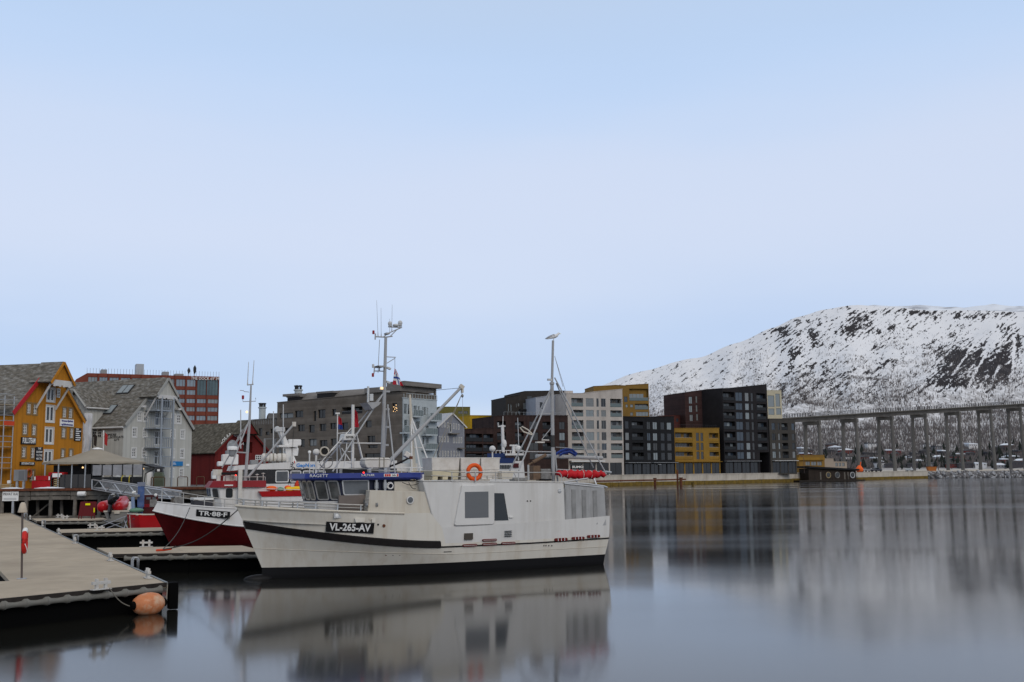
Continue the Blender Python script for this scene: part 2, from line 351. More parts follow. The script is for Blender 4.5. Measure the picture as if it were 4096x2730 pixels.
def mountain_mat():
    m=bpy.data.materials.new('mountain'); m.use_nodes=True; t=m.node_tree; b=t.nodes['Principled BSDF']; L=t.links.new
    b.inputs['Roughness'].default_value=.85; b.inputs['Specular IOR Level'].default_value=.1
    tc=t.nodes.new('ShaderNodeTexCoord'); geo=t.nodes.new('ShaderNodeNewGeometry')
    sp=t.nodes.new('ShaderNodeSeparateXYZ'); L(tc.outputs['Object'],sp.inputs[0])
    def ns(sc,det,st=(1,1,1),rg=.6,rot=0):
        mp=t.nodes.new('ShaderNodeMapping'); mp.inputs['Scale'].default_value=st; mp.inputs['Rotation'].default_value=rot if rot else (0,0,0); L(tc.outputs['Object'],mp.inputs[0])
        n=t.nodes.new('ShaderNodeTexNoise'); n.inputs['Scale'].default_value=sc; n.inputs['Detail'].default_value=det; n.inputs['Roughness'].default_value=rg; L(mp.outputs[0],n.inputs['Vector']); return n.outputs[0]
    def mr(x,a,b_,c=0,d=1):
        r=t.nodes.new('ShaderNodeMapRange'); L(x,r.inputs[0]); r.inputs[1].default_value=a; r.inputs[2].default_value=b_; r.inputs[3].default_value=c; r.inputs[4].default_value=d; return r.outputs[0]
    def mt(op,x,y):
        n=t.nodes.new('ShaderNodeMath'); n.operation=op; 
        for k,q in enumerate((x,y)):
            if isinstance(q,(int,float)): n.inputs[k].default_value=q
            else: L(q,n.inputs[k])
        n.use_clamp=False; return n.outputs[0]
    # bare rock where big patches meet fine ragged breaks
    big=ns(.0042,5,(1,.8,1.3),.62,(0,0,R(20))); fine=ns(.07,8,(1,.5,1.3),.8); mid=ns(.014,6,(1,.7,1.5),.7)
    at=t.nodes.new('ShaderNodeAttribute'); at.attribute_name='bare_rock'
    rk=mt('ADD',at.outputs['Fac'],mt('MULTIPLY',mt('SUBTRACT',fine,.5),1.35))
    rock=mr(rk,.42,.70)
    # scrub on the lower slopes, thinning upwards
    sc=ns(.11,6,(1,.35,.9),.8); alt=mr(sp.outputs[2],10,300,.20,-.14)
    scb=mr(mt('ADD',sc,mt('ADD',alt,mt('MULTIPLY',mid,.25))),.60,.80)
    mixc=t.nodes.new('ShaderNodeMixRGB'); mixc.inputs[1].default_value=(.74,.745,.76,1); mixc.inputs[2].default_value=(.22,.205,.20,1); L(mt('MULTIPLY',scb,.75),mixc.inputs[0])
    mix2=t.nodes.new('ShaderNodeMixRGB'); L(rock,mix2.inputs[0]); L(mixc.outputs[0],mix2.inputs[1]); mix2.inputs[2].default_value=(.033,.030,.032,1)
    L(mix2.outputs[0],b.inputs['Base Color'])
    MATS['mountain']=m
mountain_mat()
mo=struct('mountain',mtn,'mountain',smooth=True)
at=mo.data.attributes.new('bare_rock','FLOAT','POINT'); at.data.foreach_set('value',ROCK)
# far paler crest behind the ridge
g=MB(); rows=[]
for j in range(13):
    r=5200+j*220; rows.append([])
    for i in range(121):
        az=R(15)+R(20)*i/120; px=2048+F*math.tan(az)
        top=1212+max(0,(3560-px))*.16+max(0,px-3500)*.02
        H=(1889-(px-2048)*.0096-top)/F*5200*math.cos(az)*1.28
        z=H*(j/6 if j<=6 else 1-.05*(j-6))+22*noise.fractal(Vector((az*30,j*.4,2)),1,2,3)*min(1,j/4)
        rows[-1].append((r*math.sin(az),r*math.cos(az),z-20))
g.grid(rows); g.f=[f[::-1] for f in g.f]; struct('mountain',g,M('far_snow',(.74,.78,.84),.9,spec=.1,stain=(.1,.1,.12),stain_scale=.006,stain_amt=.8,stainstretch=(1,1,5)),smooth=True)
# birch scrub and conifers on the mountain: uncountable, one mesh of spiky bare crowns
random.seed(3); g=MB()
M('birch',(.15,.135,.13),.9); M('spruce',(.018,.022,.018),.9)
def spike(m,x,y,z,h,w,k=3):
    b=len(m.v); m.v.append((x,y,z+h)); a0=random.random()*6.28
    for j in range(k): m.v.append((x+w*math.cos(a0+j*2*math.pi/k),y+w*math.sin(a0+j*2*math.pi/k),z+h*.30))
    m.v.append((x,y,z-1))
    for j in range(k): m.f.append((b,b+1+j,b+1+(j+1)%k)); m.f.append((b+k+1,b+1+(j+1)%k,b+1+j))
cnt=0
while cnt<52000:
    az=random.uniform(R(2),R(28)); t=random.random()**1.5*.85+.03; r=R0+t*(R1-R0)
    dn=noise.noise(Vector((az*25,t*9,1)))+.5*noise.noise(Vector((az*80,t*30,4)))
    want=.5-.62*t+.6*dn
    if t<.2: want+=.7
    if t<.06: want-=.35
    if random.random()>want: continue
    x,y,z=terr(az,r); h=random.uniform(3.5,8)*(1-.4*t); spike(g,x,y,z,h,h*random.uniform(.06,.13)); cnt+=1
tag(g.build('birch_scrub','birch'),'bare grey birch scrub scattered over the snowy mountainside','scrub',kind='stuff')
g=MB()
for i in range(260):
    az=random.uniform(R(12),R(28)); t=random.uniform(.015,.13); x,y,z=terr(az,R0+t*(R1-R0)); h=random.uniform(7,14); spike(g,x,y,z,h,h*.22,5)
tag(g.build('spruce_wood','spruce'),'dark spruces among the far shore houses','trees',kind='stuff')
# houses of the far shore
for n_,c_ in (('hw_dark',(.06,.055,.06)),('hw_brown',(.10,.06,.05)),('hw_white',(.55,.55,.55)),('hw_red',(.16,.04,.035)),('hw_grey',(.2,.2,.21))): M(n_,c_,.8)
M('snow',(.76,.80,.85),.9,spec=.1); M('house_roof',(.07,.07,.075),.8); M('win_dark',(.03,.035,.045),.15)
def far_house(x,y,z,w,d,h,rz,wm,snowy,label,k):
    t=thing('house',label,'house',(x,y,z),rz,'houses on the far shore')
    m=MB(); m.box(-w/2,w/2,-d/2,d/2,-6,h); m.build('wall',wm,t)
    m=MB(); m.prism([(-w/2-.5,h-.2),(w/2+.5,h-.2),(w/2+.5,h+.1),(0.6,h+d*.26),(-.6,h+d*.26),(-w/2-.5,h+.1)] if k%2 else [(-w/2-.5,h),(w/2+.5,h),(w/2+.4,h+.5),(-w/2-.4,h+d*.2)],-d/2-.5,d/2+.5); m.build('roof','snow' if snowy else 'house_roof',t)
    q=max(2,int(w/3.5))
    for i in range(q):
        a=-w/2+w*(i+.5)/q; m=MB(); m.box(a-.7,a+.7,-d/2-.06,-d/2+.02,h-2.2,h-.9); m.build('window','win_dark',t)
random.seed(12)
PIER=[3247,3396,3538,3674,3808,3936,4055]
ORD=['first','second','third','fourth','fifth','sixth','last']
def lab(px,ri,c):
    n=sum(p<px for p in PIER); bay='left of the first bridge pier' if n==0 else ('beyond the last bridge pier' if n>=7 else 'right of the %s bridge pier'%ORD[n-1])
    return 'small %s far-shore house, %s, %s'%(c,['lowest row by the water','second row up','third row up','fourth row up','fifth row up','sixth row up','highest row'][ri],bay)
rowsH=[(1872,14),(1858,14),(1845,13),(1832,12),(1820,11),(1809,8),(1798,5)]
k=0; wmn=['hw_dark','hw_brown','hw_white','hw_red','hw_grey']; cw={'hw_dark':'dark grey','hw_brown':'brown','hw_white':'white','hw_red':'red','hw_grey':'pale grey'}
for ri,(yy,nn) in enumerate(rowsH):
    for i in range(nn):
        px=3170+ (1000/nn)*(i+random.uniform(.1,.9))
        if random.random()<.15: continue
        az=math.atan((px-2048)/F); best=None
        for q in range(60):
            r=R0+q*6; x,y,z=terr(az,r)
            yp=1889-(px-2048)*.0096-(z-CZ)/y*F
            if yp<=yy: break
        w=random.uniform(9,20); wm=random.choice(['hw_dark','hw_dark','hw_brown','hw_dark','hw_grey','hw_red','hw_white'])
        far_house(x,y,z,w,random.uniform(8,10),random.uniform(3.5,6),random.uniform(-.5,.5),wm,random.random()<.3,lab(px,ri,cw[wm]),k); k+=1
# ------------------------------------------------------------------ bridge
br=thing('bridge','long grey concrete bridge on tall twin-legged piers crossing the sound','bridge')
PX=[3247,3396,3538,3674,3808,3936,4055]; YY=[470,489,509,529,550,571,592]
PXe=[2960,3098]+PX+[4166,4270]; YYe=[430,450]+YY+[614,637]
def deck_y(px): return 1676+(px-3150)*(-.0613)        # centre of the deck girder in the frame
pts=[]
for px,Y in zip(PXe,YYe): pts.append(atY((px,deck_y(px)),Y))
dirs=[(pts[min(i+1,len(pts)-1)]-pts[max(i-1,0)]).normalized() for i in range(len(pts))]
nrm=[Vector((-d.y,d.x,0)).normalized() for d in dirs]
def sweep(prof):
    m=MB(); rows=[]
    for p,n in zip(pts,nrm): rows.append([p+n*a+Vector((0,0,b)) for a,b in prof+[prof[0]]])
    m.grid(rows); return m
sweep([(-4.6,.55),(4.6,.55),(4.6,.2),(2.6,-.1),(2.2,-1.7),(-2.2,-1.7),(-2.6,-.1),(-4.6,.2)]).build('deck','bridge_conc',br)
for sgn in (-1,1):
    m=MB()
    for i in range(len(pts)-1):
        for hh in (1.0,1.5,2.0): m.tube([pts[i]+nrm[i]*4.4*sgn+Vector((0,0,hh)),pts[i+1]+nrm[i+1]*4.4*sgn+Vector((0,0,hh))],.06,4)
        for q in range(14):
            t=q/14; p=pts[i].lerp(pts[i+1],t)+nrm[i].lerp(nrm[i+1],t)*4.4*sgn; m.box(p.x-.07,p.x+.07,p.y-.07,p.y+.07,p.z+.5,p.z+2.0)
    m.build('railing','bridge_rail',br)
for i in range(1,len(pts)):
    p,n=pts[i],nrm[i]; d=dirs[i]; gz=QZ-1
    pier=MB(); cap=p+Vector((0,0,-1.7))
    pier.cbox(cap+Vector((0,0,-.9)),1.6,8.4,1.6,rz=math.atan2(n.y,n.x)-R(90)); po=pier.build('pier_cap','bridge_conc',br)
    for sgn in (-1,1):
        m=MB(); tp=cap+n*3.3*sgn; bt=Vector((p.x,p.y,gz))+n*4.0*sgn
        m.tube([bt,tp],[.95,.78],8); m.build('pier_leg','bridge_conc',br)
# ------------------------------------------------------------------ building helpers
G=[M('glass_pale',(.20,.23,.24),.12),M('glass_dark',(.008,.009,.011),.12),M('glass_blue',(.035,.05,.07),.07),M('glass_curtain',(.16,.17,.17),.12),M('glass_dim',(.03,.03,.03),.1)]
M('glass_teal',(.03,.055,.06),.05)
M('rail_glass',(.10,.13,.13),.08); M('rail_glass_dark',(.016,.017,.018),.3)
M('frame_white',(.62,.62,.6),.5); M('frame_dark',(.03,.03,.032),.5); M('frame_grey',(.25,.26,.27),.5)
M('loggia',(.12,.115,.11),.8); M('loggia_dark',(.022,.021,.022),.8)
M('sign_black',(.012,.012,.014),.45); M('sign_white',(.74,.74,.72),.5); M('lamp_warm',(.9,.6,.3),.5,emit=((1,.62,.28),1.6)); M('lamp_red',(.6,.02,.02),.4,emit=((1,.03,.02),3.)); M('lamp_red_soft',(.6,.02,.02),.4,emit=((1,.06,.02),1.2))
def pz(fr,p,y=0.): return fr.lz(p,y)
def rc(fr,cf,x0,y0,x1,y1,y=0.):
    xm,ym=(x0+x1)/2,(y0+y1)/2
    return (fr.lz(cf(x0,ym),y)[0],fr.lz(cf(x1,ym),y)[0],fr.lz(cf(xm,y1),y)[1],fr.lz(cf(xm,y0),y)[1])
def meet(a,b,c,d):
    t=((c[0]-a[0])*(d[1]-c[1])-(c[1]-a[1])*(d[0]-c[0]))/((b[0]-a[0])*(d[1]-c[1])-(b[1]-a[1])*(d[0]-c[0])); return (a[0]+(b[0]-a[0])*t,a[1]+(b[1]-a[1])*t)
def bthing(name,label,cat,fr,group=None): return thing(name,label,cat,(fr.o[0],fr.o[1],0),fr.th,group)
def wallmesh(outline,holes,depth,rev=.14,y=0.):
    """front with real openings and reveals, closed behind"""
    n=len(outline); a=sum(outline[i][0]*outline[(i+1)%n][1]-outline[(i+1)%n][0]*outline[i][1] for i in range(n))
    if a<0: outline=outline[::-1]
    polys=[[Vector((x,z,0)) for x,z in outline]]
    def inside(x,z):
        c=False
        for i in range(n):
            (xa,za),(xb,zb)=outline[i],outline[i-1]
            if (za>z)!=(zb>z) and x<(xb-xa)*(z-za)/(zb-za)+xa: c=not c
        return c
    ok=[]
    for h in holes:
        if all(inside(x,z) for x in (h[0]-.05,h[1]+.05) for z in (h[2]-.02,h[3]+.05)) and not any(h[0]<k[1]+.03 and k[0]<h[1]+.03 and h[2]<k[3]+.03 and k[2]<h[3]+.03 for k in ok): ok.append(h)
    holes=ok
    for h in holes:
        x0,x1,z0,z1=h[:4]; polys.append([Vector((x0,z0,0)),Vector((x0,z1,0)),Vector((x1,z1,0)),Vector((x1,z0,0))])
    flat=[p for q in polys for p in q]
    m=MB(); m.v=[(p.x,y,p.y) for p in flat]
    for t in tessellate_polygon(polys):
        p=[flat[i] for i in t]; ar=(p[1].x-p[0].x)*(p[2].y-p[0].y)-(p[2].x-p[0].x)*(p[1].y-p[0].y)
        m.f.append(tuple(t) if ar>0 else tuple(t)[::-1])
    k=len(m.v); m.v+=[(x,y+depth,z) for x,z in outline]
    m.f+=[((i+1)%n,i,k+i,k+(i+1)%n) for i in range(n)]
    for t in tessellate_polygon([polys[0]]):
        p=[flat[i] for i in t]; ar=(p[1].x-p[0].x)*(p[2].y-p[0].y)-(p[2].x-p[0].x)*(p[1].y-p[0].y)
        m.f.append(tuple(i+k for i in (t if ar<0 else tuple(t)[::-1])))
    b=n
    for h in holes:
        r=h[4] if len(h)>4 and isinstance(h[4],(int,float)) else rev
        k=len(m.v); m.v+=[(v[0],v[1]+r,v[2]) for v in m.v[b:b+4]]
        m.f+=[(b+j,b+(j+1)%4,k+(j+1)%4,k+j) for j in range(4)]
        b+=4
    return m
def window(par,x0,x1,z0,z1,y=0.,rev=.14,fw=.07,vm=0,hm=0,fm='frame_dark',gm=None,trim=None,sill=False,pane_y=None):
    """frame with mullions set in the opening, its panes behind"""
    m=MB(); ya,yb=y+rev-.07,y+rev
    m.box(x0,x0+fw,ya,yb,z0,z1); m.box(x1-fw,x1,ya,yb,z0,z1); m.box(x0+fw,x1-fw,ya,yb,z0,z0+fw); m.box(x0+fw,x1-fw,ya,yb,z1-fw,z1)
    for i in range(vm):
        c=x0+(x1-x0)*(i+1)/(vm+1); m.box(c-fw*.45,c+fw*.45,ya,yb,z0+fw,z1-fw)
    for i in range(hm):
        c=z0+(z1-z0)*(i+1)/(hm+1); m.box(x0+fw,x1-fw,ya+.012,yb,c-fw*.4,c+fw*.4)
    if trim:
        t=trim; m.box(x0-t,x0,y-.035,y+.02,z0-t,z1+t); m.box(x1,x1+t,y-.035,y+.02,z0-t,z1+t); m.box(x0,x1,y-.035,y+.02,z1,z1+t); m.box(x0,x1,y-.05,y+.02,z0-t,z0)
    w=m.build('window',fm,par)
    m=MB(); m.box(x0+.01,x1-.01,yb-.02,yb+.05,z0+.01,z1-.01); m.build('pane',gm or random.choice(G),w)
    return w
def loggia(par,x0,x1,z0,z1,y=0.,dep=1.3,rm='rail_glass',lm='loggia',fm='frame_grey',railh=1.05,gm=None,toprail='frame_grey'):
    m=MB(); yb=y+dep
    m.box(x0,x1,yb-.03,yb+.1,z0,z1)
    b=m.build('balcony',lm,par)
    q=max(2,int((x1-x0)/1.1)); w=(x1-x0-.3)/q
    for i in range(q):
        a=x0+.15+i*w
        if random.random()<.78:
            m=MB(); m.box(a+.05,a+w-.05,yb-.08,yb-.02,z0+.15,min(z1-.25,z0+2.25)); m.build('pane',gm or random.choice(G),b)
    m=MB(); m.box(x0+.03,x1-.03,y+.05,y+.08,z0+.08,z0+railh-.04); m.build('balustrade',rm,b)
    m=MB(); m.box(x0+.0,x1-.0,y+.03,y+.10,z0+railh-.04,z0+railh+.01); m.build('handrail',toprail,b)
    return b
def rows_z(fr,cf,refx,rows): return [(fr.lz(cf(refx,b))[1],fr.lz(cf(refx,a))[1]) for a,b in rows]
def cols_x(fr,cf,refy,cols): return [(fr.lz(cf(a,refy))[0],fr.lz(cf(b,refy))[0]) for a,b in cols]
def block(name,label,fr,top,depth,wm,cells,rev=.14,base=None,roofm=None,cap=None,cat='building',group=None,yo=0.):
    """flat-roofed block: top = roofline in local (x,z) from left to right; cells = openings (x0,x1,z0,z1,kind,opts)"""
    t=bthing(name,label,cat,fr,group); base=QZ-.4 if base is None else base
    out=[(top[0][0],base)]+[(top[-1][0],base)]+top[::-1]
    holes=[]
    for c in cells:
        r=rev
        if c[4]=='l': r=c[5].get('dep',1.3)
        if c[4]=='d': r=c[5].get('dep',2.)
        holes.append((c[0],c[1],c[2],c[3],r))
    wallmesh(out,holes,depth,rev).build('wall',wm,t)
    for c in cells:
        o=dict(c[5]) if len(c)>5 else {}
        if c[4]=='w': window(t,*c[:4],rev=rev,**o)
        elif c[4]=='l': loggia(t,*c[:4],**o)
        elif c[4]=='d':
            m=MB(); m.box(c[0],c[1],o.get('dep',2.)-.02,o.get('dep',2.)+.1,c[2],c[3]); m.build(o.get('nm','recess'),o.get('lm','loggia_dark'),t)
    m=MB()
    for (xa,za),(xb,zb) in zip(top,top[1:]):
        if abs(xb-xa)<.05: continue
        m.hexa([(xa-.06,-.1,za+.003),(xb+.06,-.1,zb+.003),(xb+.06,depth+.1,zb+.003),(xa-.06,depth+.1,za+.003)],[(xa-.06,-.1,za+.16),(xb+.06,-.1,zb+.16),(xb+.06,depth+.1,zb+.16),(xa-.06,depth+.1,za+.16)])
    m.build('roof',roofm or wm,t)
    return t
def topl(fr,cf,pts): return [fr.lz(cf(*p)) for p in pts]
def grid_cells(fr,cf,rows,cols,refx,refy,kinds,opts,drift=0):
    Z=rows_z(fr,cf,refx,rows); X=cols_x(fr,cf,refy,cols); out=[]
    for (z0,z1) in Z:
        for (x0,x1),k,o in zip(X,kinds,opts):
            if k: out.append((x0,x1,z0,z1,k,o))
    return out
def shopfront(t,fr,x0,x1,z0,z1,n,fm='frame_dark',dep=.5):
    w=(x1-x0)/n
    for i in range(n):
        window(t,x0+i*w+.05,x0+(i+1)*w-.05,z0,z1,rev=.14,fw=.08,vm=1,fm=fm,gm=random.choice(['glass_dark','glass_dark','glass_dim']))
# ------------------------------------------------------------------ the apartment blocks on the right quay
M('wall_white',(.44,.40,.36),.8,var=.12,vscale=.3,stain=(.22,.2,.18),stain_scale=.3,stain_amt=.5,stainstretch=(1,1,.2))
M('wall_charcoal',(.011,.011,.012),.75,var=.25,vscale=.5)
M('wall_ochre',(.25,.14,.02),.7,var=.12,vscale=.4,stain=(.15,.09,.02),stain_scale=.3,stain_amt=.5,stainstretch=(1,1,.2))
M('wall_ochre_dim',(.20,.115,.025),.7,var=.12,vscale=.4)
M('wall_redbrown',(.040,.020,.019),.75,var=.2,vscale=.5,boards=('z',.3))
M('wall_black',(.017,.015,.016),.75,var=.25,vscale=.4)
M('wall_darkgrey',(.055,.050,.044),.8,var=.15,vscale=.5)
M('wall_cream',(.45,.41,.30),.8,var=.1)
M('wall_brown',(.034,.019,.016),.75,var=.3,vscale=.6,boards=('h',.6),boardcol=.8)
M('wall_blacktop',(.030,.026,.023),.75,var=.2)
M('wall_bluegrey',(.30,.32,.36),.7,var=.08)
M('wall_olive',(.13,.12,.035),.7,var=.1); M('wall_yellow',(.45,.27,.01),.7,var=.1); M('wall_maroon',(.075,.022,.018),.75,var=.2)
random.seed(21)
D1=dict(fm='frame_dark')
# white grid block
fr=Fr2(2264.7,300,2494,307)
RW=[(292,398),(440,522),(570,678),(718,822),(860,945),(982,1050)]
cols=[(1590,1738),(1772,1870),(1905,1934),(1963,2022),(2078,2222)]
cells=grid_cells(fr,d5,RW,cols,1660,655,['l','w','w','w','l'],[dict(),dict(vm=1,hm=1,fm='frame_grey'),dict(fm='frame_grey'),dict(vm=1,fm='frame_grey'),dict()])
x=cols_x(fr,d5,1180,[(1545,2250)])[0]; zt=fr.lz(d5(1700,1105))[1]
W_=block('apartment_block','pale concrete apartment block with a grid of glazed loggias behind the red-covered boom',fr,topl(fr,d5,[(1520,238),(1720,236),(1880,215),(2224,183)]),16,'wall_white',cells+[(x[0]+.6+i*(x[1]-x[0]-1)/4,x[0]+.2+(i+1)*(x[1]-x[0]-1)/4,QZ,zt,'w',dict(vm=1,fw=.1,gm='glass_dark')) for i in range(4)])
m=MB(); m.box(x[0]+.3,x[0]+10.8,-1.6,-.02,zt+.25,zt+.6); m.build('awning','frame_white',W_)
m=MB(); q=rc(fr,d5,1600,1135,1730,1180,-.3); m.box(q[0],q[1],-.3,-.2,q[2],q[3]); sb=m.build('sign_board','sign_black',W_)
text('SUMO',(q[3]-q[2])*.85,'sign_white',sb,((q[0]+q[1])/2,-.31,(q[2]+q[3])/2),sx=1.5,bold=.04)
for a,b in ((1520,1545),(1558,1575)):
    q=rc(fr,d5,a,203,b,240,6); m=MB(); m.tube([((q[0]+q[1])/2,6,q[2]-1),((q[0]+q[1])/2,6,q[3])],.9,10); m.build('vent_stack','wall_white',W_)
# light blue-grey penthouse box, black block behind, brown block in front
fr=Fr2(2143,305,2275,308)
Z=rc(fr,d5,1190,345,1225,430); Z2=rc(fr,d5,1410,312,1450,415)
block('penthouse','pale blue-grey penthouse box beside the white grid block',fr,topl(fr,d5,[(1137,290),(1335,262),(1545,240)]),9,'wall_bluegrey',[(*Z,'w',{}),(*Z2,'w',dict(gm='glass_blue'))],base=12)
fr=Fr2(2024,312,2262,318)
cells=[(*rc(fr,d5,a,b,c,d),'w',dict(gm=g,**D1)) for a,b,c,d,g in [(790,365,803,460,'glass_pale'),(822,370,836,455,'glass_pale'),(890,360,903,412,'glass_curtain'),(912,355,935,397,'glass_curtain'),(980,352,1055,432,'glass_curtain'),(1105,352,1135,425,'glass_curtain'),(890,458,903,500,'glass_pale'),(915,455,938,490,'glass_pale'),(980,460,1090,512,'glass_curtain'),(1030,265,1095,315,'glass_dim')]]
B_=block('apartment_block','near-black stepped apartment block rising behind the brown block',fr,topl(fr,d5,[(765,285),(890,264),(934,262),(936,225),(1000,210),(1320,205),(1500,205)]),14,'wall_blacktop',cells,base=8)
m=MB(); q=rc(fr,d5,945,430,1140,452,-1); m.box(q[0],q[1],-1.2,-.02,q[2],q[3]); m.build('balcony','loggia_dark',B_)
fr=Fr2(1975,285,2272,295)
RW=[(585,680),(722,820),(850,945),(975,1060)]
cols=[(655,765),(880,990),(1060,1170),(1225,1330),(1435,1505)]
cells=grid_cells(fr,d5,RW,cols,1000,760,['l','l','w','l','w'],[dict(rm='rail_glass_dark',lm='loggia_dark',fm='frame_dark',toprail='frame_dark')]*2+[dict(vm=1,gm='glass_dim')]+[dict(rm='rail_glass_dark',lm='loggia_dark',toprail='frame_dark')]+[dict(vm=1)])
T_=block('apartment_block','tall brown-clad apartment block behind the blue and white ship',fr,topl(fr,d5,[(612,528),(760,515),(1540,515)]),14,'wall_brown',cells)
m=MB()
for i in range(16):
    a=fr.lz(d5(760+i*50,515)); m.box(a[0]-.03,a[0]+.03,1,1.06,a[1],a[1]+1.1)
a=fr.lz(d5(760,515)); b=fr.lz(d5(1510,515)); m.box(a[0],b[0],1,1.06,a[1]+1.08,a[1]+1.14); m.build('roof_railing','frame_grey',T_)
fr=Fr2(1855,275,1978,282)
RW=[(740,840),(868,965),(985,1060)]
cells=grid_cells(fr,d5,RW,[(262,470),(478,606)],430,800,['l','l'],[dict(rm='rail_glass_dark',lm='loggia_dark',toprail='frame_dark',gm='glass_blue')]*2)
block('apartment_block','low brown apartment block with long dark balconies left of the tall brown one',fr,topl(fr,d5,[(236,688),(612,672)]),12,'wall_brown',cells)
fr=Fr2(1880,330,1977,333)
cells=[(*rc(fr,d5,a,b,c,d),'w',dict(vm=1,gm='glass_curtain')) for a,b,c,d in [(345,552,455,625),(488,556,568,625)]]
block('apartment_block','bright yellow apartment block showing over the brown balconies',fr,topl(fr,d5,[(315,513),(615,515)]),12,'wall_yellow',cells,base=8)
fr=Fr2(1760,345,1882,348)
cells=[(*rc(fr,d5,a,b,c,d),'w',dict(vm=1,gm='glass_curtain')) for a,b,c,d in [(165,455,220,490),(235,455,285,490),(190,552,240,620),(248,552,290,620)]]
block('apartment_block','olive green apartment block behind the grey gabled warehouse',fr,topl(fr,d5,[(-70,405),(315,408)]),12,'wall_olive',cells,base=8)
# ochre tower behind the white block
fr=Fr2(2376,335,2601,338)
cells=[(*rc(fr,d6,222,160,440,300),'l',dict(dep=1.,lm='wall_ochre_dim',gm='glass_pale')),(*rc(fr,d6,160,250,200,312),'w',{}),(*rc(fr,d6,232,340,265,374),'w',dict(gm='glass_pale')),(*rc(fr,d6,285,333,440,400),'l',dict(dep=1.,lm='wall_ochre_dim',gm='glass_pale')),(*rc(fr,d6,178,340,205,375),'w',dict(gm='glass_pale')),(*rc(fr,d6,232,432,265,470),'w',{}),(*rc(fr,d6,298,425,440,475),'w',dict(vm=3,gm='glass_pale'))]
block('apartment_block','ochre apartment tower rising behind the white grid block',fr,topl(fr,d6,[(-187,135),(-20,128),(60,122),(185,128),(190,122),(442,107)]),12,'wall_ochre_dim',cells,base=8)
# charcoal block
fr=Fr2(2495,308,2701,322)
RW=[(540,625),(668,755),(783,868),(893,978)]
cols=[(178,222),(255,385),(428,468),(496,546),(585,632),(658,710)]
K=dict(rm='rail_glass_dark',lm='loggia_dark',toprail='frame_dark')
cells=grid_cells(fr,d6,RW,cols,450,760,['w','l','w','w','w','w'],[{},K,dict(vm=1),dict(vm=1),dict(gm='glass_dark'),{}])
x=cols_x(fr,d6,1060,[(170,745)])[0]; zt=fr.lz(d6(450,1022))[1]; sw=(x[1]-x[0])/6
C_=block('apartment_block','charcoal black apartment block between the white and the ochre block',fr,topl(fr,d6,[(158,482),(400,488),(733,482)]),14,'wall_charcoal',cells+[(x[0]+.3+i*sw,x[0]-.1+(i+1)*sw,QZ,zt,'w',dict(vm=1,fw=.08,gm='glass_dark')) for i in range(6)])
m=MB(); m.box(x[0],x[0]+sw*2.6,-1.5,-.02,zt+.25,zt+.4); m.box(x[0]+sw*3,x[1],-1.5,-.02,zt+.25,zt+.4); m.build('awning','frame_grey',C_)
q=rc(fr,d6,548,1022,585,1033,-.2); m=MB(); m.box(q[0],q[1],-.25,-.18,q[2],q[3]); m.build('shop_sign','sign_white',C_)
# maroon strip behind
fr=Fr2(2638,345,2748,348); block('apartment_block','low dark maroon block between the charcoal block and the tall black one',fr,topl(fr,d6,[(565,478),(872,466)]),10,'wall_maroon',[(*rc(fr,d6,760,500,785,540),'w',{})],base=8)
# ochre mid block
fr=Fr2(2697,326,2883,338)
RW=[(665,762),(780,868),(882,972)]
cols=[(748,950),(990,1026),(1042,1074),(1140,1250)]
K=dict(rm='wall_ochre',lm='wall_ochre_dim',toprail='wall_white',gm='glass_dim')
cells=grid_cells(fr,d6,RW,cols,1000,820,['l','w','w','l'],[K,dict(gm='glass_dim',fm='wall_ochre_dim'),dict(gm='glass_dim',fm='wall_ochre_dim'),K])
x=cols_x(fr,d6,1060,[(752,1262)])[0]; zt=fr.lz(d6(1000,1012))[1]; sw=(x[1]-x[0])/5
O_=block('apartment_block','low ochre yellow apartment block with three rows of balconies on the quay',fr,topl(fr,d6,[(738,617),(1252,615)]),14,'wall_ochre',cells+[(x[0]+.3+i*sw,x[0]-.2+(i+1)*sw,QZ,zt,'w',dict(vm=1,fw=.08,gm='glass_dark')) for i in range(5)])
m=MB(); zz=fr.lz(d6(1000,615))[1]; x0=fr.lz(d6(745,615))[0]; x1=fr.lz(d6(1245,615))[0]
for i in range(24): a=x0+(x1-x0)*i/23; m.box(a-.03,a+.03,.6,.66,zz,zz+1.1)
m.box(x0,x1,.6,.66,zz+1.08,zz+1.14); m.build('roof_railing','frame_dark',O_)
m=MB(); m.box(x[0],x[1],-1.2,-.02,zt+.3,zt+.45); m.build('awning','wall_ochre',O_)
# tall black block with red-brown left part
fr=Fr2(2739,344,2892,349)
cells=[(*rc(fr,d6,a,b,c,d),'w',dict(gm=g,vm=v,**D1)) for a,b,c,d,g,v in [(905,252,943,332,'glass_pale',1),(982,245,1003,322,'glass_curtain',0),(1092,230,1135,280,'glass_blue',0),(1146,225,1186,305,'glass_blue',0),(1230,200,1256,298,'glass_dim',0),(908,355,945,430,'glass_pale',1),(984,348,1006,425,'glass_curtain',0),(1098,335,1140,385,'glass_blue',0),(1150,330,1190,410,'glass_blue',0),(1236,322,1260,402,'glass_dim',0),(915,457,952,532,'glass_curtain',1),(990,450,1012,525,'glass_curtain',0),(1104,438,1144,488,'glass_blue',0),(1156,433,1195,515,'glass_curtain',0),(1240,425,1264,497,'glass_dim',0),(1115,563,1150,597,'glass_pale',0),(1160,560,1200,597,'glass_pale',0),(1247,530,1268,560,'glass_dim',0)]]
block('apartment_block','dark red-brown wing of the tall black block, with blue-lit windows',fr,topl(fr,d6,[(858,207),(1120,170),(1295,158)]),14,'wall_redbrown',cells)
fr=Fr2(2886,338,3078,350)
RW=[(202,300),(325,402),(430,508),(538,630),(655,758),(780,862),(886,966)]
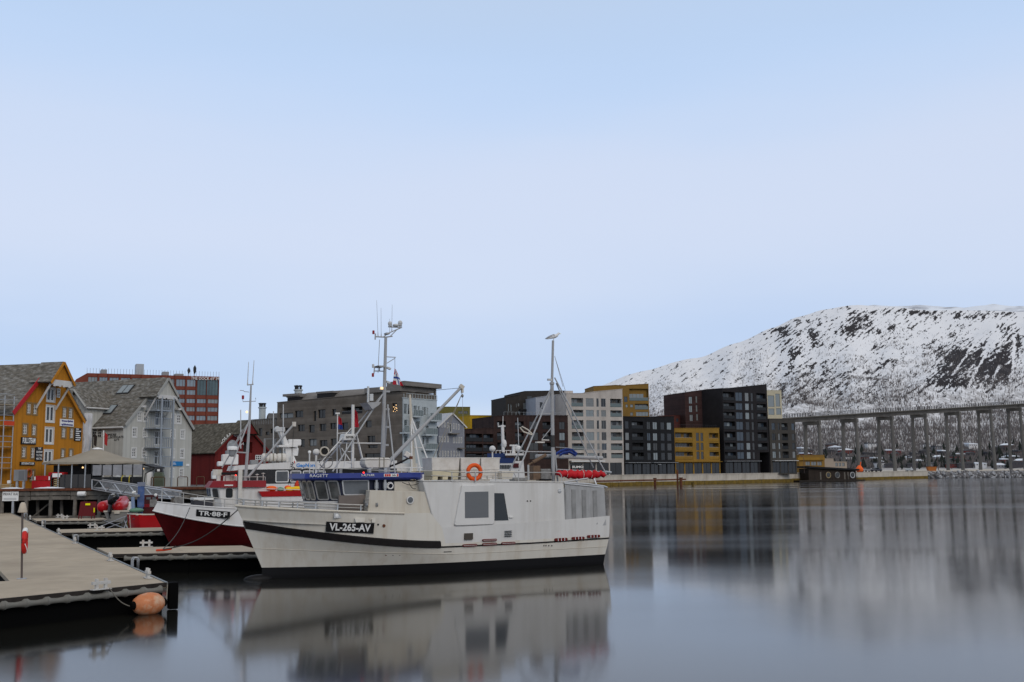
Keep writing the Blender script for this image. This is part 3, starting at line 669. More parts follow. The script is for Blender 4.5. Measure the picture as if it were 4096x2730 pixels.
cols=[(1308,1438),(1452,1530),(1560,1605),(1628,1655),(1692,1800)]
K=dict(rm='rail_glass_dark',lm='loggia_dark',toprail='frame_dark')
cells=grid_cells(fr,d6,RW,cols,1480,580,['l','w','w','w','l'],[K,dict(vm=1,gm='glass_blue'),{},dict(gm='glass_dim'),K])
cells=[c for c in cells if not(c[4]=='l' and c[0]>fr.lz(d6(1650,900))[0] and c[2]<fr.lz(d6(1750,900))[1])]
zt=fr.lz(d6(1480,1005))[1]; x=cols_x(fr,d6,1060,[(1325,1705)])[0]; sw=(x[1]-x[0])/4
cells+=[(x[0]+i*sw+.2,x[0]+(i+1)*sw-.2,QZ,zt,'w',dict(vm=1,fw=.08,gm='glass_dark')) for i in range(4)]
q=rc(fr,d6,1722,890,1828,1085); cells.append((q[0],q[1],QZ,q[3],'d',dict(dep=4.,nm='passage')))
K_=block('apartment_block','tallest black apartment block with sloping roof and a dark passage at its foot',fr,topl(fr,d6,[(1288,160),(1400,157),(1540,143),(1798,113)]),14,'wall_black',cells)
m=MB(); m.box(x[0]-.4,x[1]+.3,-1.2,-.02,zt+.3,zt+.45); m.build('awning','frame_grey',K_)
# dark grey end block, cream tower, kiosk
fr=Fr2(3077,350,3188,356)
RW=[(555,635),(675,752),(782,855),(880,957)]
cols=[(1862,1900),(1934,1954),(1975,2045),(2090,2124)]
cells=grid_cells(fr,d6,RW,cols,1990,750,['w','w','l','w'],[dict(vm=1),{},K,{}])
zt=fr.lz(d6(1990,1000))[1]; x=cols_x(fr,d6,1060,[(1865,2140)])[0]; sw=(x[1]-x[0])/3
cells+=[(x[0]+i*sw+.2,x[0]+(i+1)*sw-.2,QZ,zt,'w',dict(vm=1,fw=.08,gm='glass_dark')) for i in range(3)]
E_=block('apartment_block','dark grey-brown apartment block at the end of the row before the bridge',fr,topl(fr,d6,[(1825,508),(2122,508)]),14,'wall_darkgrey',cells)
m=MB(); m.box(x[0],x[1],-1.2,-.02,zt+.3,zt+.45); m.build('awning','frame_white',E_)
fr=Fr2(3070,400,3127,402)
cells=[(*rc(fr,d6,a,b,c,d),'w',dict(gm='glass_pale')) for a,b,c,d in [(1812,238,1885,368),(1900,218,1950,365),(1818,388,1886,460),(1908,384,1962,458)]]
block('apartment_block','cream apartment tower peeping out behind the tallest black block',fr,topl(fr,d6,[(1795,182),(1966,182)]),12,'wall_cream',cells,base=8)
fr=Fr2(3192,392,3298,398)
zt=fr.lz(d7(270,1272))[1]
cells=[(*rc(fr,d7,a,1283,c,1312),'w',dict(vm=1,gm='glass_curtain')) for a,c in ((228,262),(270,310),(316,350))]
kb=block('kiosk','small yellow waterfront kiosk with flat roof beside the dark grey block',fr,topl(fr,d7,[(178,1236),(368,1236)]),8,'wall_ochre_dim',cells,cat='kiosk')
m=MB(); q=rc(fr,d7,172,1252,372,1272,-.8); m.box(q[0],q[1],-.8,-.02,q[2],q[3]); m.build('canopy','wall_ochre',kb)
M('wall_pink',(.30,.25,.20),.8)
fr=Fr2(3296,402,3390,408)
cells=[(*rc(fr,d7,a,1292,c,1318),'w',dict(gm='glass_curtain')) for a,c in ((450,468),(475,493),(500,520))]
block('pavilion','pale beige flat pavilion right of the yellow kiosk',fr,topl(fr,d7,[(362,1262),(436,1262),(438,1284),(536,1286)]),7,'wall_pink',cells,cat='pavilion')
# ------------------------------------------------------------------ old wharf houses on the left
random.seed(5)
M('slate',(.115,.104,.086),.75,var=.5,vscale=2.6,stain=(.30,.295,.275),stain_scale=2.6,stain_amt=.85,bump=.4,bscale=5,stretch=(1,.7,1.6),stainstretch=(1,.55,1.5))
M('slate_moss',(.075,.066,.048),.8,var=.5,vscale=2.2,stain=(.17,.16,.14),stain_scale=2.2,stain_amt=.6,bump=.3,bscale=3)
M('yellow_boards',(.42,.168,.013),.75,boards=('h',.22),boardcol=.9,var=.1,vscale=.4)
M('grey_boards',(.44,.435,.395),.75,boards=('h',.22),boardcol=.92,var=.08,vscale=.4)
M('red_boards',(.125,.014,.012),.75,boards=('h',.24),boardcol=.85,var=.15,vscale=.4)
M('trim_white',(.55,.54,.52),.6,var=.1); M('trim_red',(.42,.02,.025),.6); M('trim_grey',(.33,.33,.31),.7); M('steel_grey',(.30,.33,.36),.45,metal=.3)
M('galv',(.36,.37,.38),.45,metal=.5,var=.15,vscale=3); M('alu',(.48,.48,.48),.4,metal=.6,var=.1,vscale=2)
def gable_roof(par,ap,le,re,y0,y1,th=.16,mat='slate',ov=.25,name='roof'):
    for (a,b) in ((le,ap),(ap,re)):
        dx,dz=b[0]-a[0],b[1]-a[1]; l=math.hypot(dx,dz); nx,nz=-dz/l,dx/l
        e=(-dx/l*ov,-dz/l*ov) if a is le else (0,0); f=(dx/l*ov,dz/l*ov) if b is re else (0,0)
        p=[(a[0]+e[0],a[1]+e[1]),(b[0]+f[0],b[1]+f[1])]
        m=MB(); m.prism([(p[0][0]+nx*.01,p[0][1]+nz*.01),(p[1][0]+nx*.01,p[1][1]+nz*.01),(p[1][0]+nx*th,p[1][1]+nz*th),(p[0][0]+nx*th,p[0][1]+nz*th)],y0,y1); m.build(name,mat,par)
def barge(par,a,b,y,w=.22,t=.06,mat='trim_white'):
    dx,dz=b[0]-a[0],b[1]-a[1]; l=math.hypot(dx,dz); nx,nz=-dz/l,dx/l
    if nz<0: nx,nz=-nx,-nz
    m=MB(); m.prism([(a[0]-nx*w*.5,a[1]-nz*w*.5),(b[0]-nx*w*.5,b[1]-nz*w*.5),(b[0]+nx*w*.7,b[1]+nz*w*.7),(a[0]+nx*w*.7,a[1]+nz*w*.7)],y-t,y); return m.build('bargeboard',mat,par)
OLD=dict(fw=.09,vm=1,hm=2,fm='frame_white',trim=.12,rev=.10)
def oldwins(par,fr,cf,L,**k):
    for q in L:
        o=dict(OLD); o.update(k); window(par,*rc(fr,cf,*q),gm=random.choice(['glass_dark','glass_dim','glass_curtain']),**o)
# --- yellow wharf house
fr=Fr2(50,101,328,111); YF=fr
t=bthing('wharf_house','mustard yellow wooden wharf house with hoist gable and black restaurant signs','house',fr)
xl=fr.lz(c1(132,900))[0]; xr=fr.lz(c1(862,900))[0]
sl=[fr.lz(c1(*q)) for q in ((140,670),(440,290),(700,425),(888,765))]; ap=meet(*sl)
le=(xl,meet(sl[0],sl[1],(xl,0),(xl,9))[1]); re=(xr,meet(sl[2],sl[3],(xr,0),(xr,9))[1])
small=[(283,563,322,665),(348,570,385,673),(655,608,692,706),(718,615,755,714),(240,780,283,882),(337,790,374,890),(646,818,684,914),(733,822,766,920),(230,1020,268,1120),(325,1027,362,1128),(640,1042,673,1120),(725,1045,757,1110),(315,1260,355,1365)]
tall=[(487,395,576,545),(478,580,570,758),(467,810,560,985),(458,1045,550,1185)]
holes=[rc(fr,c1,*q)+(.10,) for q in small+tall]
wallmesh([(xl,QZ-.5),(xr,QZ-.5),re,ap,le],holes,26,.1).build('wall','yellow_boards',t)
oldwins(t,fr,c1,small,fm='trim_white',trim=None)
for q in small:                                   # dull ochre casings round the small windows
    r=rc(fr,c1,*q); m=MB()
    for bx in ((r[0]-.14,r[0],r[2]-.14,r[3]+.14),(r[1],r[1]+.14,r[2]-.14,r[3]+.14),(r[0],r[1],r[3],r[3]+.16),(r[0],r[1],r[2]-.16,r[2])): m.box(bx[0],bx[1],-.04,.02,bx[2],bx[3])
    m.build('window_casing',M('casing_ochre',(.24,.15,.06),.8),t)
for q in tall: window(t,*rc(fr,c1,*q),rev=.1,fw=.2,vm=1,fm='frame_white',gm='glass_dark',trim=.05)
gable_roof(t,ap,le,re,-.25,26.2,mat='slate')
rb0,rb1=fr.lz(c1(140,668),-.3),fr.lz(c1(440,288),-.3); barge(t,rb0,rb1,-.28,.35,.07,'trim_red')
barge(t,fr.lz(c1(700,425),-.3),fr.lz(c1(888,765),-.3),-.28,.25,.07,'yellow_boards')
# hoist gable
hy=-1.7; A,Lh,Rh=fr.lz(c1(652,136),hy),fr.lz(c1(536,320),hy),fr.lz(c1(746,352),hy)
Rh=(2*A[0]-Lh[0],Lh[1])
m=MB(); m.prism([Lh,Rh,A],hy,.4); m.build('hoist_gable','yellow_boards',t)
gable_roof(t,A,Lh,Rh,hy-.2,.6,mat='slate',ov=.3)
barge(t,A,(Rh[0]+.25,Rh[1]-.3),hy-.2,.22,.06,'yellow_boards'); barge(t,(Lh[0]-.25,Lh[1]-.3),A,hy-.2,.22,.06,'yellow_boards')
m=MB(); n=11
for i in range(n):
    a=Lh[0]+(Rh[0]-Lh[0])*i/n; w=(Rh[0]-Lh[0])/n; m.box(a,a+w*.96,hy-.1,hy-.02,Lh[1]-.38-.16*abs(math.sin(i*1.9)),Lh[1]+.12)
m.build('valance','trim_white',t)
m=MB(); m.box(Lh[0],Rh[0],hy,0,Lh[1]-.12,Lh[1]-.02); m.build('soffit','wood_dark',t)
for sx,q in ((Lh[0]+.1,(Lh[0]-.1)),(Rh[0]-.1,Rh[0]+.1)):
    m=MB(); m.tube([(sx,hy+.1,Lh[1]-.3),(sx,-.05,Lh[1]-2.6)],.12,4); m.build('bracket','trim_white',t)
w=rc(fr,c1,590,405,622,500); window(t,w[0],w[1],w[2],w[3],y=-.12,rev=.1,fw=.08,vm=1,hm=2,fm='frame_white')
def signboard(par,fr,cf,q,lines,mat='sign_black',tm='sign_white',sz=.6,y=-.12,bold=.02,align='CENTER',sxx=1.,name='sign_board'):
    r=rc(fr,cf,*q,y); m=MB(); m.box(r[0],r[1],y,-.02 if y<0 else y+.08,r[2],r[3]); b=m.build(name,mat,par)
    n=len(lines); h=(r[3]-r[2])/n
    for i,l in enumerate(lines):
        if not l: continue
        if isinstance(l,float):
            m=MB(); zc=r[3]-h*(i+.5); x0=r[0]+.12*(r[1]-r[0]); m.box(x0,x0+(r[1]-r[0])*.82*l,y-.02,y,zc-h*.22,zc+h*.22); m.build('lettering',tm,b); continue
        o=text(l,h*sz*1.25,tm,b,((r[0]+r[1])/2,y-.012,r[3]-h*(i+.5)),bold=bold)
        wd=max(v.co.x for v in o.data.vertices)-min(v.co.x for v in o.data.vertices)
        o.scale=(min(2.2,.86*(r[1]-r[0])/wd*(1 if len(l)>4 or n==1 else .55)),1,1)
    return b
signboard(t,fr,e1,(118,645,535,845),['FULL STEAM'],sz=.85,bold=.012)
signboard(t,fr,e1,(1225,130,1605,330),['Troms\u00f8 Sj\u00f8farts','og Fiskerimuseum'],'sign_white',M('sign_blue_ink',(.10,.10,.24),.6),sz=.5)
signboard(t,fr,e1,(1638,380,1822,745),[.5,.95,.62,.75,.95,.85],sz=.4)
signboard(t,fr,e1,(518,920,720,1305),['THE','GATEWAY','TO THE','ARCTIC'],sz=.7,bold=.0)
signboard(t,fr,e1,(85,1345,498,1440),['RESTAURANT & BAR'],sz=.8,bold=.0)
# scaffold along the long left side
sc=thing('scaffold','steel scaffold tower with planks at the left corner of the yellow house','scaffold',fr.world(xl,0,0),fr.th)
for sy in (-.2,2.2,4.6,7.0):
    for sx in (-1.5,-.25):
        m=MB(); m.tube([(sx,sy,QZ-.2),(sx,sy,QZ+8.6)],.05,6); m.build('standard','galv',sc)
for k in range(4):
    z=QZ+1.9+k*1.95
    for j in range(3):
        m=MB(); m.box(-1.55+j*.45,-1.15+j*.45,-.3,7.1,z,z+.06); m.build('plank',M('plank',(.33,.28,.20),.8,var=.3,vscale=2),sc)
    for hz in (.5,1.):
        m=MB(); m.tube([(-1.5,-.3,z+hz),(-1.5,7.1,z+hz)],.035,5); m.tube([(-1.5,-.22,z+hz),(-.25,-.22,z+hz)],.035,5); m.build('guard_rail','galv',sc)
m=MB(); m.box(-1.56,-.2,-.3,-.25,QZ+5.85,QZ+6.25); m.build('toe_board',M('orange_red',(.55,.06,.02),.7),sc)
# plastic sheeting hung between the two houses
m=MB(); rows=[]
fs=Fr2(326,112,362,113.)
for j in range(9):
    z=QZ+2.2+j*.68; rows.append([])
    for i in range(9):
        a=fs.world(i*.13+.05*math.sin(j*2.1),.12*math.sin(i*1.7+j*.6)+.08*math.sin(j*1.3),z); rows[-1].append(a)
m.grid(rows); so_=m.build('tarpaulin',M('tarp_white',(.52,.52,.53),.5,var=.12,vscale=1.5),smooth=True); so_.modifiers.new('s','SOLIDIFY').thickness=.02
tag(so_,'white plastic sheeting hanging between the yellow and the grey house','tarpaulin')
# --- grey wharf house
fr=Fr2(492,118,768,128); GF=fr
t=bthing('wharf_house','pale grey wooden wharf house with stacked steel balconies up its gable','house',fr)
xl=fr.lz(c2(614,1000))[0]; xr=fr.lz(c2(1412,1000))[0]
sl=[fr.lz(c2(*q)) for q in ((615,822),(930,440),(1210,520),(1428,888))]; ap=meet(*sl)
le=(xl,sl[0][1]); re=(xr,meet(sl[2],sl[3],(xr,0),(xr,9))[1])
small=[(790,668,830,765),(858,675,903,772),(1180,694,1220,790),(1243,698,1285,795),(727,850,772,952),(850,860,892,955),(1172,872,1216,970),(1287,878,1328,973),(720,1088,764,1186),(840,1090,885,1190),(1168,1098,1210,1192),(1282,1100,1322,1196),(1162,1325,1200,1415),(1275,1325,1314,1418)]
doors=[(1050,490,1165,620),(985,668,1095,825),(980,888,1085,1050),(975,1112,1075,1275),(1030,1330,1070,1430)]
wallmesh([(xl,QZ-.5),(xr,QZ-.5),re,ap,le],[rc(fr,c2,*q)+(.10,) for q in small+doors],24,.1).build('wall','grey_boards',t)
oldwins(t,fr,c2,small)
for q in doors: window(t,*rc(fr,c2,*q),rev=.1,fw=.1,vm=1,fm='frame_white',gm=random.choice(['glass_dark','glass_blue']))
gable_roof(t,ap,le,re,-.3,24.2,mat='slate',ov=.35)
barge(t,le,ap,-.3,.26,.06,'trim_grey'); barge(t,ap,re,-.3,.26,.06,'trim_grey')
hy=-1.7; A,Lh,Rh=fr.lz(c2(1130,278),hy),fr.lz(c2(1002,470),hy),fr.lz(c2(1255,485),hy); Rh=(2*A[0]-Lh[0],Lh[1])
m=MB(); m.prism([Lh,Rh,A],hy,.4); m.build('hoist_gable','grey_boards',t)
gable_roof(t,A,Lh,Rh,hy-.2,.6,mat='slate',ov=.3); barge(t,Lh,A,hy-.2,.22,.06,'trim_grey'); barge(t,A,Rh,hy-.2,.22,.06,'trim_grey')
m=MB(); n=12
for i in range(n):
    a=Lh[0]+(Rh[0]-Lh[0])*i/n; w=(Rh[0]-Lh[0])/n; m.box(a,a+w*.96,hy-.1,hy-.02,Lh[1]-.22-.14*abs(math.sin(i*1.9)),Lh[1]+.1)
m.build('valance','trim_white',t)
for sx in (Lh[0]+.1,Rh[0]-.1):
    m=MB(); m.tube([(sx,hy+.1,Lh[1]-.2),(sx,-.05,Lh[1]-2.4)],.11,4); m.build('bracket','trim_white',t)
# stacked balconies with one steel post each side
by=-1.7; x0=fr.lz(c2(1000,800),by)[0]; x1=fr.lz(c2(1200,800),by)[0]
for i,yy in enumerate((642,848,1072,1292)):
    z=fr.lz(c2(1080,yy),by)[1]
    m=MB(); m.box(x0,x1,by,-.02,z-.12,z); b=m.build('balcony','steel_grey',t)
    m=MB()
    for k in range(9): a=x0+(x1-x0)*k/8; m.box(a-.02,a+.02,by+.01,by+.05,z,z+1.05)
    for k in range(1,6): yk=by*k/6; m.box(x0,x0+.04,yk-.02,yk+.02,z,z+1.05); m.box(x1-.04,x1,yk-.02,yk+.02,z,z+1.05)
    m.box(x0,x1,by,by+.06,z+1.05,z+1.11); m.box(x0,x0+.06,by+.06,0,z+1.05,z+1.11); m.box(x1-.06,x1,by+.06,0,z+1.05,z+1.11); m.build('railing','steel_grey',b)
pxm=x0+(x1-x0)*.28
for xx in (pxm,x1-.1):
    m=MB(); m.tube([(xx,by-.04,QZ-.2),(xx,by-.04,Lh[1]-.1)],.11,8); m.build('balcony_post','steel_grey',t)
signboard(t,fr,c2,(1170,1238,1312,1290),['',.3,.38,''],M('sign_blue',(.015,.17,.42),.5),sz=.5)
m=MB(); q=rc(fr,c2,1345,1268,1380,1292); m.box(q[0],q[1],-.08,-.01,q[2],q[3]); m.build('notice','sign_white',t)
for (xx,yy) in ((850,600),(1258,632)):
    q=fr.lz(c2(xx,yy),-.4); m=MB(); m.cbox((q[0],-.4,q[1]),.5,.5,.22); m.tube([(q[0],-.4,q[1]),(q[0],0,q[1]+.1)],.05,5); m.build('floodlight','trim_white',t)
# long side: eaves gutter, windows, lettering, skylights, cross gable
sd=Fr((fr.world(xl,0,0).x,fr.world(xl,0,0).y),fr.th-R(90))     # local x from back to front along the long side
def sidept(cf,x,y):   # point on long side: distance back and height
    d=ray(*cf(x,y)); n=(math.cos(fr.th),math.sin(fr.th)); o=fr.world(xl,0,0); tt=(o.x*n[0]+o.y*n[1])/(d[0]*n[0]+d[1]*n[1])
    p=fr.local(Vector((d[0]*tt,d[1]*tt,CZ+d[2]*tt))); return p.y,p.z
m=MB(); m.tube([(xl-.35,-.3,le[1]-.2),(xl-.35,24,le[1]-.2)],.11,6); m.build('gutter','trim_white',t)
for q in ((275,860,312,955),(330,862,370,955)):
    a=sidept(c2,q[0],(q[1]+q[3])/2); b=sidept(c2,q[2],(q[1]+q[3])/2); zt=sidept(c2,q[0],q[1])[1]; zb=sidept(c2,q[0],q[3])[1]
    m=MB(); f=xl-.04
    m.box(f,xl-.004,b[0],a[0],zb,zt); w=m.build('window','frame_white',t)
    for i in range(2):
        for j in range(3):
            m=MB(); ya=b[0]+(a[0]-b[0])*(i+.12)/2; yb=b[0]+(a[0]-b[0])*(i+.88)/2; m.box(f-.02,f,ya,yb,zb+(zt-zb)*(j+.1)/3,zb+(zt-zb)*(j+.9)/3); m.build('pane','glass_dark',w)
for s_,xx,yy in (('S\u00d8NDRE',475,930),('TOLLBODGATE',505,958),('N\u00b07',545,990)):
    p=sidept(c2,xx,yy); text(s_,.34,'sign_black',t,(xl-.03,p[0],p[1]),rot=(R(90),0,R(-90)),sx=1.25)
def roofpt(cf,x,y):   # on the left roof slope
    a=Vector((le[0],0,le[1])); u=Vector((ap[0]-le[0],0,ap[1]-le[1])).normalized(); n=Vector((-u.z,0,u.x))
    d=ray(*cf(x,y)); O=fr.local(Vector((0,0,CZ))); dl=fr.local(Vector((d[0]+fr.o[0],d[1]+fr.o[1],d[2]))); tt=(a-O).dot(n)/dl.dot(n); return O+dl*tt
for q in ((600,392,705,445),(395,628,510,680)):
    p=roofpt(c2,(q[0]+q[2])/2,(q[1]+q[3])/2); sl_=math.atan2(ap[1]-le[1],ap[0]-le[0])
    m=MB(); m.cbox((p.x-.12,p.y,p.z+.14),1.5,1.9,.12,ry=-sl_); w=m.build('skylight','frame_dark',t)
    for k in (-.45,.45): m=MB(); m.cbox((p.x-.16,p.y+k,p.z+.19),1.3,.75,.08,ry=-sl_); m.build('pane','glass_pale',w)
# cross gable on the long side, facing left
def crossg(m,x0,x1,y0,y1,zb,zt,za):
    ym=(y0+y1)/2; m.add([(x0,y0,zb),(x0,y1,zb),(x0,y1,zt),(x0,ym,za),(x0,y0,zt),(x1,y0,zb),(x1,y1,zb),(x1,y1,zt),(x1,ym,za),(x1,y0,zt)],[(0,1,2,3,4),(9,8,7,6,5),(1,0,5,6),(0,4,9,5),(4,3,8,9),(3,2,7,8),(2,1,6,7)]); return m
XP=xl-1.2
def planept(cf,x,y):
    d=ray(*cf(x,y)); n=(math.cos(fr.th),math.sin(fr.th)); o=fr.world(XP,0,0); tt=(o.x*n[0]+o.y*n[1])/(d[0]*n[0]+d[1]*n[1])
    p=fr.local(Vector((d[0]*tt,d[1]*tt,CZ+d[2]*tt))); return p.y,p.z
ya,za=planept(c2,78,415); yr,zr=planept(c2,212,600); zbm=planept(c2,215,835)[1]
y0,y1=yr+.25,2*ya-yr-.25; zt=zr+.15; XE=ap[0]-.3
m=MB(); crossg(m,XP,XE,y0,y1,zbm-3,zt,za-.12); m.build('cross_gable','grey_boards',t)
for e in (yr-.05,2*ya-yr+.05):
    m=MB(); A_,B_=(ya,za),(e,zr-.12); lo=[(XP-.4,B_[0],B_[1]),(XE,B_[0],B_[1]),(XE,A_[0],A_[1]),(XP-.4,A_[0],A_[1])]; hi=[(x,y,z+.2) for x,y,z in lo]
    if e>ya: lo=lo[::-1]; hi=hi[::-1]
    m.hexa(lo,hi); m.build('cross_gable_roof','slate',t)
    m=MB(); m.tube([(XP-.42,A_[0],A_[1]+.05),(XP-.42,B_[0],B_[1]+.05)],.13,4); m.build('bargeboard','trim_grey',t)
m=MB(); m.tube([(XP-.4,yr-.12,zr-.15),(le[0]+(zr-le[1])*(ap[0]-le[0])/(ap[1]-le[1]),yr-.12,zr-.15)],.1,6); m.build('gutter','trim_white',t)
# --- red warehouse with the arched lettering
fr=Fr2(858,142,1078,150)
t=bthing('warehouse','dark red wooden warehouse with mossy slate roof and white arched lettering','warehouse',fr)
xl=fr.lz(c3(315,1100))[0]; xr=fr.lz(c3(872,1100))[0]; zt=(fr.lz(c3(315,1030))[1]+fr.lz(c3(860,1010))[1])/2; ap=((xl+xr)/2,fr.lz(c3(620,715))[1])
q1=rc(fr,e6,860,500,1060,740)
wallmesh([(xl,QZ-.5),(xr,QZ-.5),(xr,zt),ap,(xl,zt)],[q1+(.6,)],30,.1).build('wall','red_boards',t)
m=MB(); m.box(q1[0],q1[1],.55,.7,q1[2],q1[3]); m.build('loading_door','wood_dark',t)
gable_roof(t,ap,(xl,zt),(xr,zt),-.3,30,mat='slate_moss',ov=.4); barge(t,(xl-.3,zt-.25),ap,-.3,.2,.05,'red_boards'); barge(t,ap,(xr+.3,zt-.25),-.3,.2,.05,'red_boards')
hy=-1.5; A=fr.lz(e6(985,20),hy); w_=1.55; Lh=(A[0]-w_,A[1]-1.75); Rh=(A[0]+w_,A[1]-1.75)
m=MB(); m.prism([Lh,Rh,A],hy,.4); m.build('hoist_gable','red_boards',t); gable_roof(t,A,Lh,Rh,hy-.2,.6,mat='slate_moss',ov=.25)
cx,cz=fr.lz(e6(610,610)); rad=1.75
for i,ch in enumerate('POLARMUSEET'):
    a=R(165-i*15); text(ch,.62,'sign_white',t,(cx+rad*math.cos(a),-.05,cz+rad*.95*math.sin(a)),rot=(R(90),-(a-R(90)),0),bold=.01)
m=MB(); m.lathe([(.05,-.06),(.95,-.06),(.95,-.02),(.05,-.02)],(cx,0,cz),16,'y'); m.build('emblem',M('emblem',(.35,.37,.38),.6,var=.4,vscale=3),t)
q=rc(fr,e6,1125,790,1260,900); window(t,q[0],q[1],q[2],q[3],y=-.06,rev=.08,fw=.1,vm=2,hm=1,fm='frame_white')
# --- red-clad hotel in the distance
M('hotel_red',(.17,.045,.028),.7,var=.15,vscale=.3); M('hotel_fin',(.12,.03,.02),.7); M('hotel_glass',(.20,.25,.29),.12,var=.2,vscale=.15)
fr=Fr2(349,395,878,415)
t=bthing('hotel','rust red hotel block with rows of glazing and white roof lettering','hotel',fr)
Z=rows_z(fr,c2,1290,[(283,368),(405,465),(507,560),(603,658),(703,762)])
ct=fr.lz(c2(1735,262)); c0=fr.lz(c2(200,205)); ztop=(ct[1]+c0[1])/2
XC=[(205,322),(335,438),(453,572),(583,703),(715,827),(840,945),(955,1060),(1070,1150),(1152,1220),(1230,1345),(1356,1468),(1476,1592),(1602,1722)]
X=cols_x(fr,c2,400,XC); holes=[]; big=rc(fr,c2,1482,290,1735,472)
for r_,(z0,z1) in enumerate(Z):
    for i,(x0,x1) in enumerate(X):
        if r_<2 and i>=11: continue
        if r_>=1 and i<7: continue
        holes.append((x0,x1,z0,z1))
x0=c0[0]; x1=ct[0]; xs_=fr.lz(c2(70,290))[0]
wallmesh([(xs_,5),(x1,5),(x1,ztop),(x0,ztop),(xs_,fr.lz(c2(72,285))[1])],[h+(.3,) for h in holes]+[(X[11][0],x1-.4,big[2],big[3],.3)],30,.3).build('wall','hotel_red',t)
for i,h in enumerate(holes):
    window(t,*h,rev=.3,fw=.12,vm=2,fm='hotel_fin',gm='hotel_glass' if i%4 else 'glass_pale')
window(t,X[11][0],x1-.4,big[2],big[3],rev=.3,fw=.14,vm=6,fm='frame_dark',gm=M('hotel_bar',(.07,.11,.12),.1,var=.4,vscale=.2))
for x in [a[0]-.55 for a in X[1:]]+[x1-.2]:
    m=MB(); m.box(x-.14,x+.14,-.25,-.01,6,ztop-.05); m.build('fin','hotel_fin',t)
tt=rc(fr,c2,1405,258,1730,297,-.4); o=text('THE DOCK 69\u00b039',(tt[3]-tt[2])*1.25,'sign_white',t,((tt[0]+tt[1])/2,-.45,(tt[2]+tt[3])/2),bold=.0,depth=.08)
wd=max(v.co.x for v in o.data.vertices)-min(v.co.x for v in o.data.vertices); o.scale=((tt[1]-tt[0])/wd,1,1)
def rooft(nm,q,dep,mat,y=4):
    r=rc(fr,c2,*q,y); m=MB(); m.box(r[0],r[1],y,y+dep,ztop-.3,r[3]); return m.build(nm,mat,t)
rooft('lift_tower',(768,106,858,225),5,'steel_grey'); rooft('plant_room',(362,170,430,208),6,'frame_grey'); rooft('plant_room',(1080,196,1150,236),5,'frame_grey'); rooft('plant_room',(1222,220,1320,244),5,'frame_grey')
m=MB()
for i in range(46): a=x0+(x1-x0)*i/45; m.box(a-.05,a+.05,1,1.1,ztop,ztop+2.0)
m.build('roof_railing','frame_grey',t)
for q in ((1372,148,1388,240),(1440,122,1458,242)):
    r=rc(fr,c2,*q,3); m=MB(); xm=(r[0]+r[1])/2; m.lathe([(.08,ztop),(.1,ztop+1),(.55,ztop+2.),(.6,r[3]-1),(.1,r[3])],(xm,3,0),8); m.build('folded_parasol','frame_dark',t)
# --- timber-clad apartment house and its wing
M('larch',(.14,.12,.10),.85,boards=('z',.35),boardcol=.86,var=.25,vscale=.35,stain=(.085,.066,.05),stain_scale=.15,stain_amt=.6); M('larch_roof',(.19,.175,.16),.8,boards=('z',.3),boardcol=.9,var=.15,vscale=.3)
M('bay_white',(.40,.44,.45),.6,var=.08)
fr=Fr2(1110,226,1612,206); BF=fr
WL=[(120,480,290,545),(310,450,415,535),(545,455,580,580),(600,435,695,545),(775,430,830,515),(1530,355,1595,465),(345,625,435,710),(485,630,560,725),(620,615,705,705),(750,605,835,680),(1195,575,1275,660),(190,668,235,708),(375,810,435,905),(485,805,585,895),(620,820,720,900),(1220,765,1320,850),(1225,880,1350,920),(1185,985,1390,1050),(60,660,110,735),(180,810,240,880),(760,800,840,890),(900,780,970,870),(900,600,980,690)]
cells=[]
for q in WL: cells.append((*rc(fr,d3,*q),'w',dict(fw=.1,vm=1 if q[2]-q[0]>80 else 0,gm=random.choice(['glass_dark','glass_dark','glass_dim','glass_dark','glass_curtain']))))
q=rc(fr,d3,900,402,1160,490); cells.append((*q,'l',dict(dep=1.6,lm='loggia_dark',rm='rail_glass_dark',gm='glass_dark',railh=.6)))
tp=[fr.lz(d3(92,352)),fr.lz(d3(1200,272)),fr.lz(d3(1215,238)),fr.lz(d3(1664,225))]
z_=max(p[1] for p in tp)
t=block('apartment_house','weathered grey timber-clad apartment house with scattered dark windows','' if 0 else fr,[(tp[0][0],tp[0][1]),(tp[1][0],(tp[0][1]+tp[1][1])/2+.4),(tp[2][0],tp[2][1]),(tp[3][0],tp[3][1])],9.8,'larch',cells,rev=.35,cat='building')
# penthouse with rounded roof and roof slabs
pz0=tp[0][1]-.4
def pent(q,prof,nm,mat,y0,y1):
    m=MB(); m.prism(prof,y0,y1); return m.build(nm,mat,t)
xa=fr.lz(d3(222,300),2)[0]; xb=fr.lz(d3(1205,200),2)[0]; zp=fr.lz(d3(400,235),2)[1]
m=MB(); n=10; rows=[]
for i in range(n+1):
    a=R(90)*i/n; rows.append([(x,1.5+3.5*(1-math.sin(a)) if 0 else 1.2+4.2*(1-math.cos(a)),pz0+(zp+.4-pz0)*math.sin(a)) for x in (fr.lz(d3(378,260),2)[0],xb)])
rows.append([(r[0],9.6,rows[-1][0][2]) for r in rows[-1]])
m.grid(rows); po=m.build('curved_penthouse','larch_roof',t); po.modifiers.new('s','SOLIDIFY').thickness=.25
m=MB(); m.box(xa,xb-.2,4,9.5,pz0,zp-.1); m.build('penthouse_wall','larch',t)
m=MB(); m.box(fr.lz(d3(185,262),1)[0],fr.lz(d3(385,262),1)[0],.4,9.4,fr.lz(d3(280,270),1)[1],fr.lz(d3(280,240),1)[1]); m.build('roof_slab','larch_roof',t)
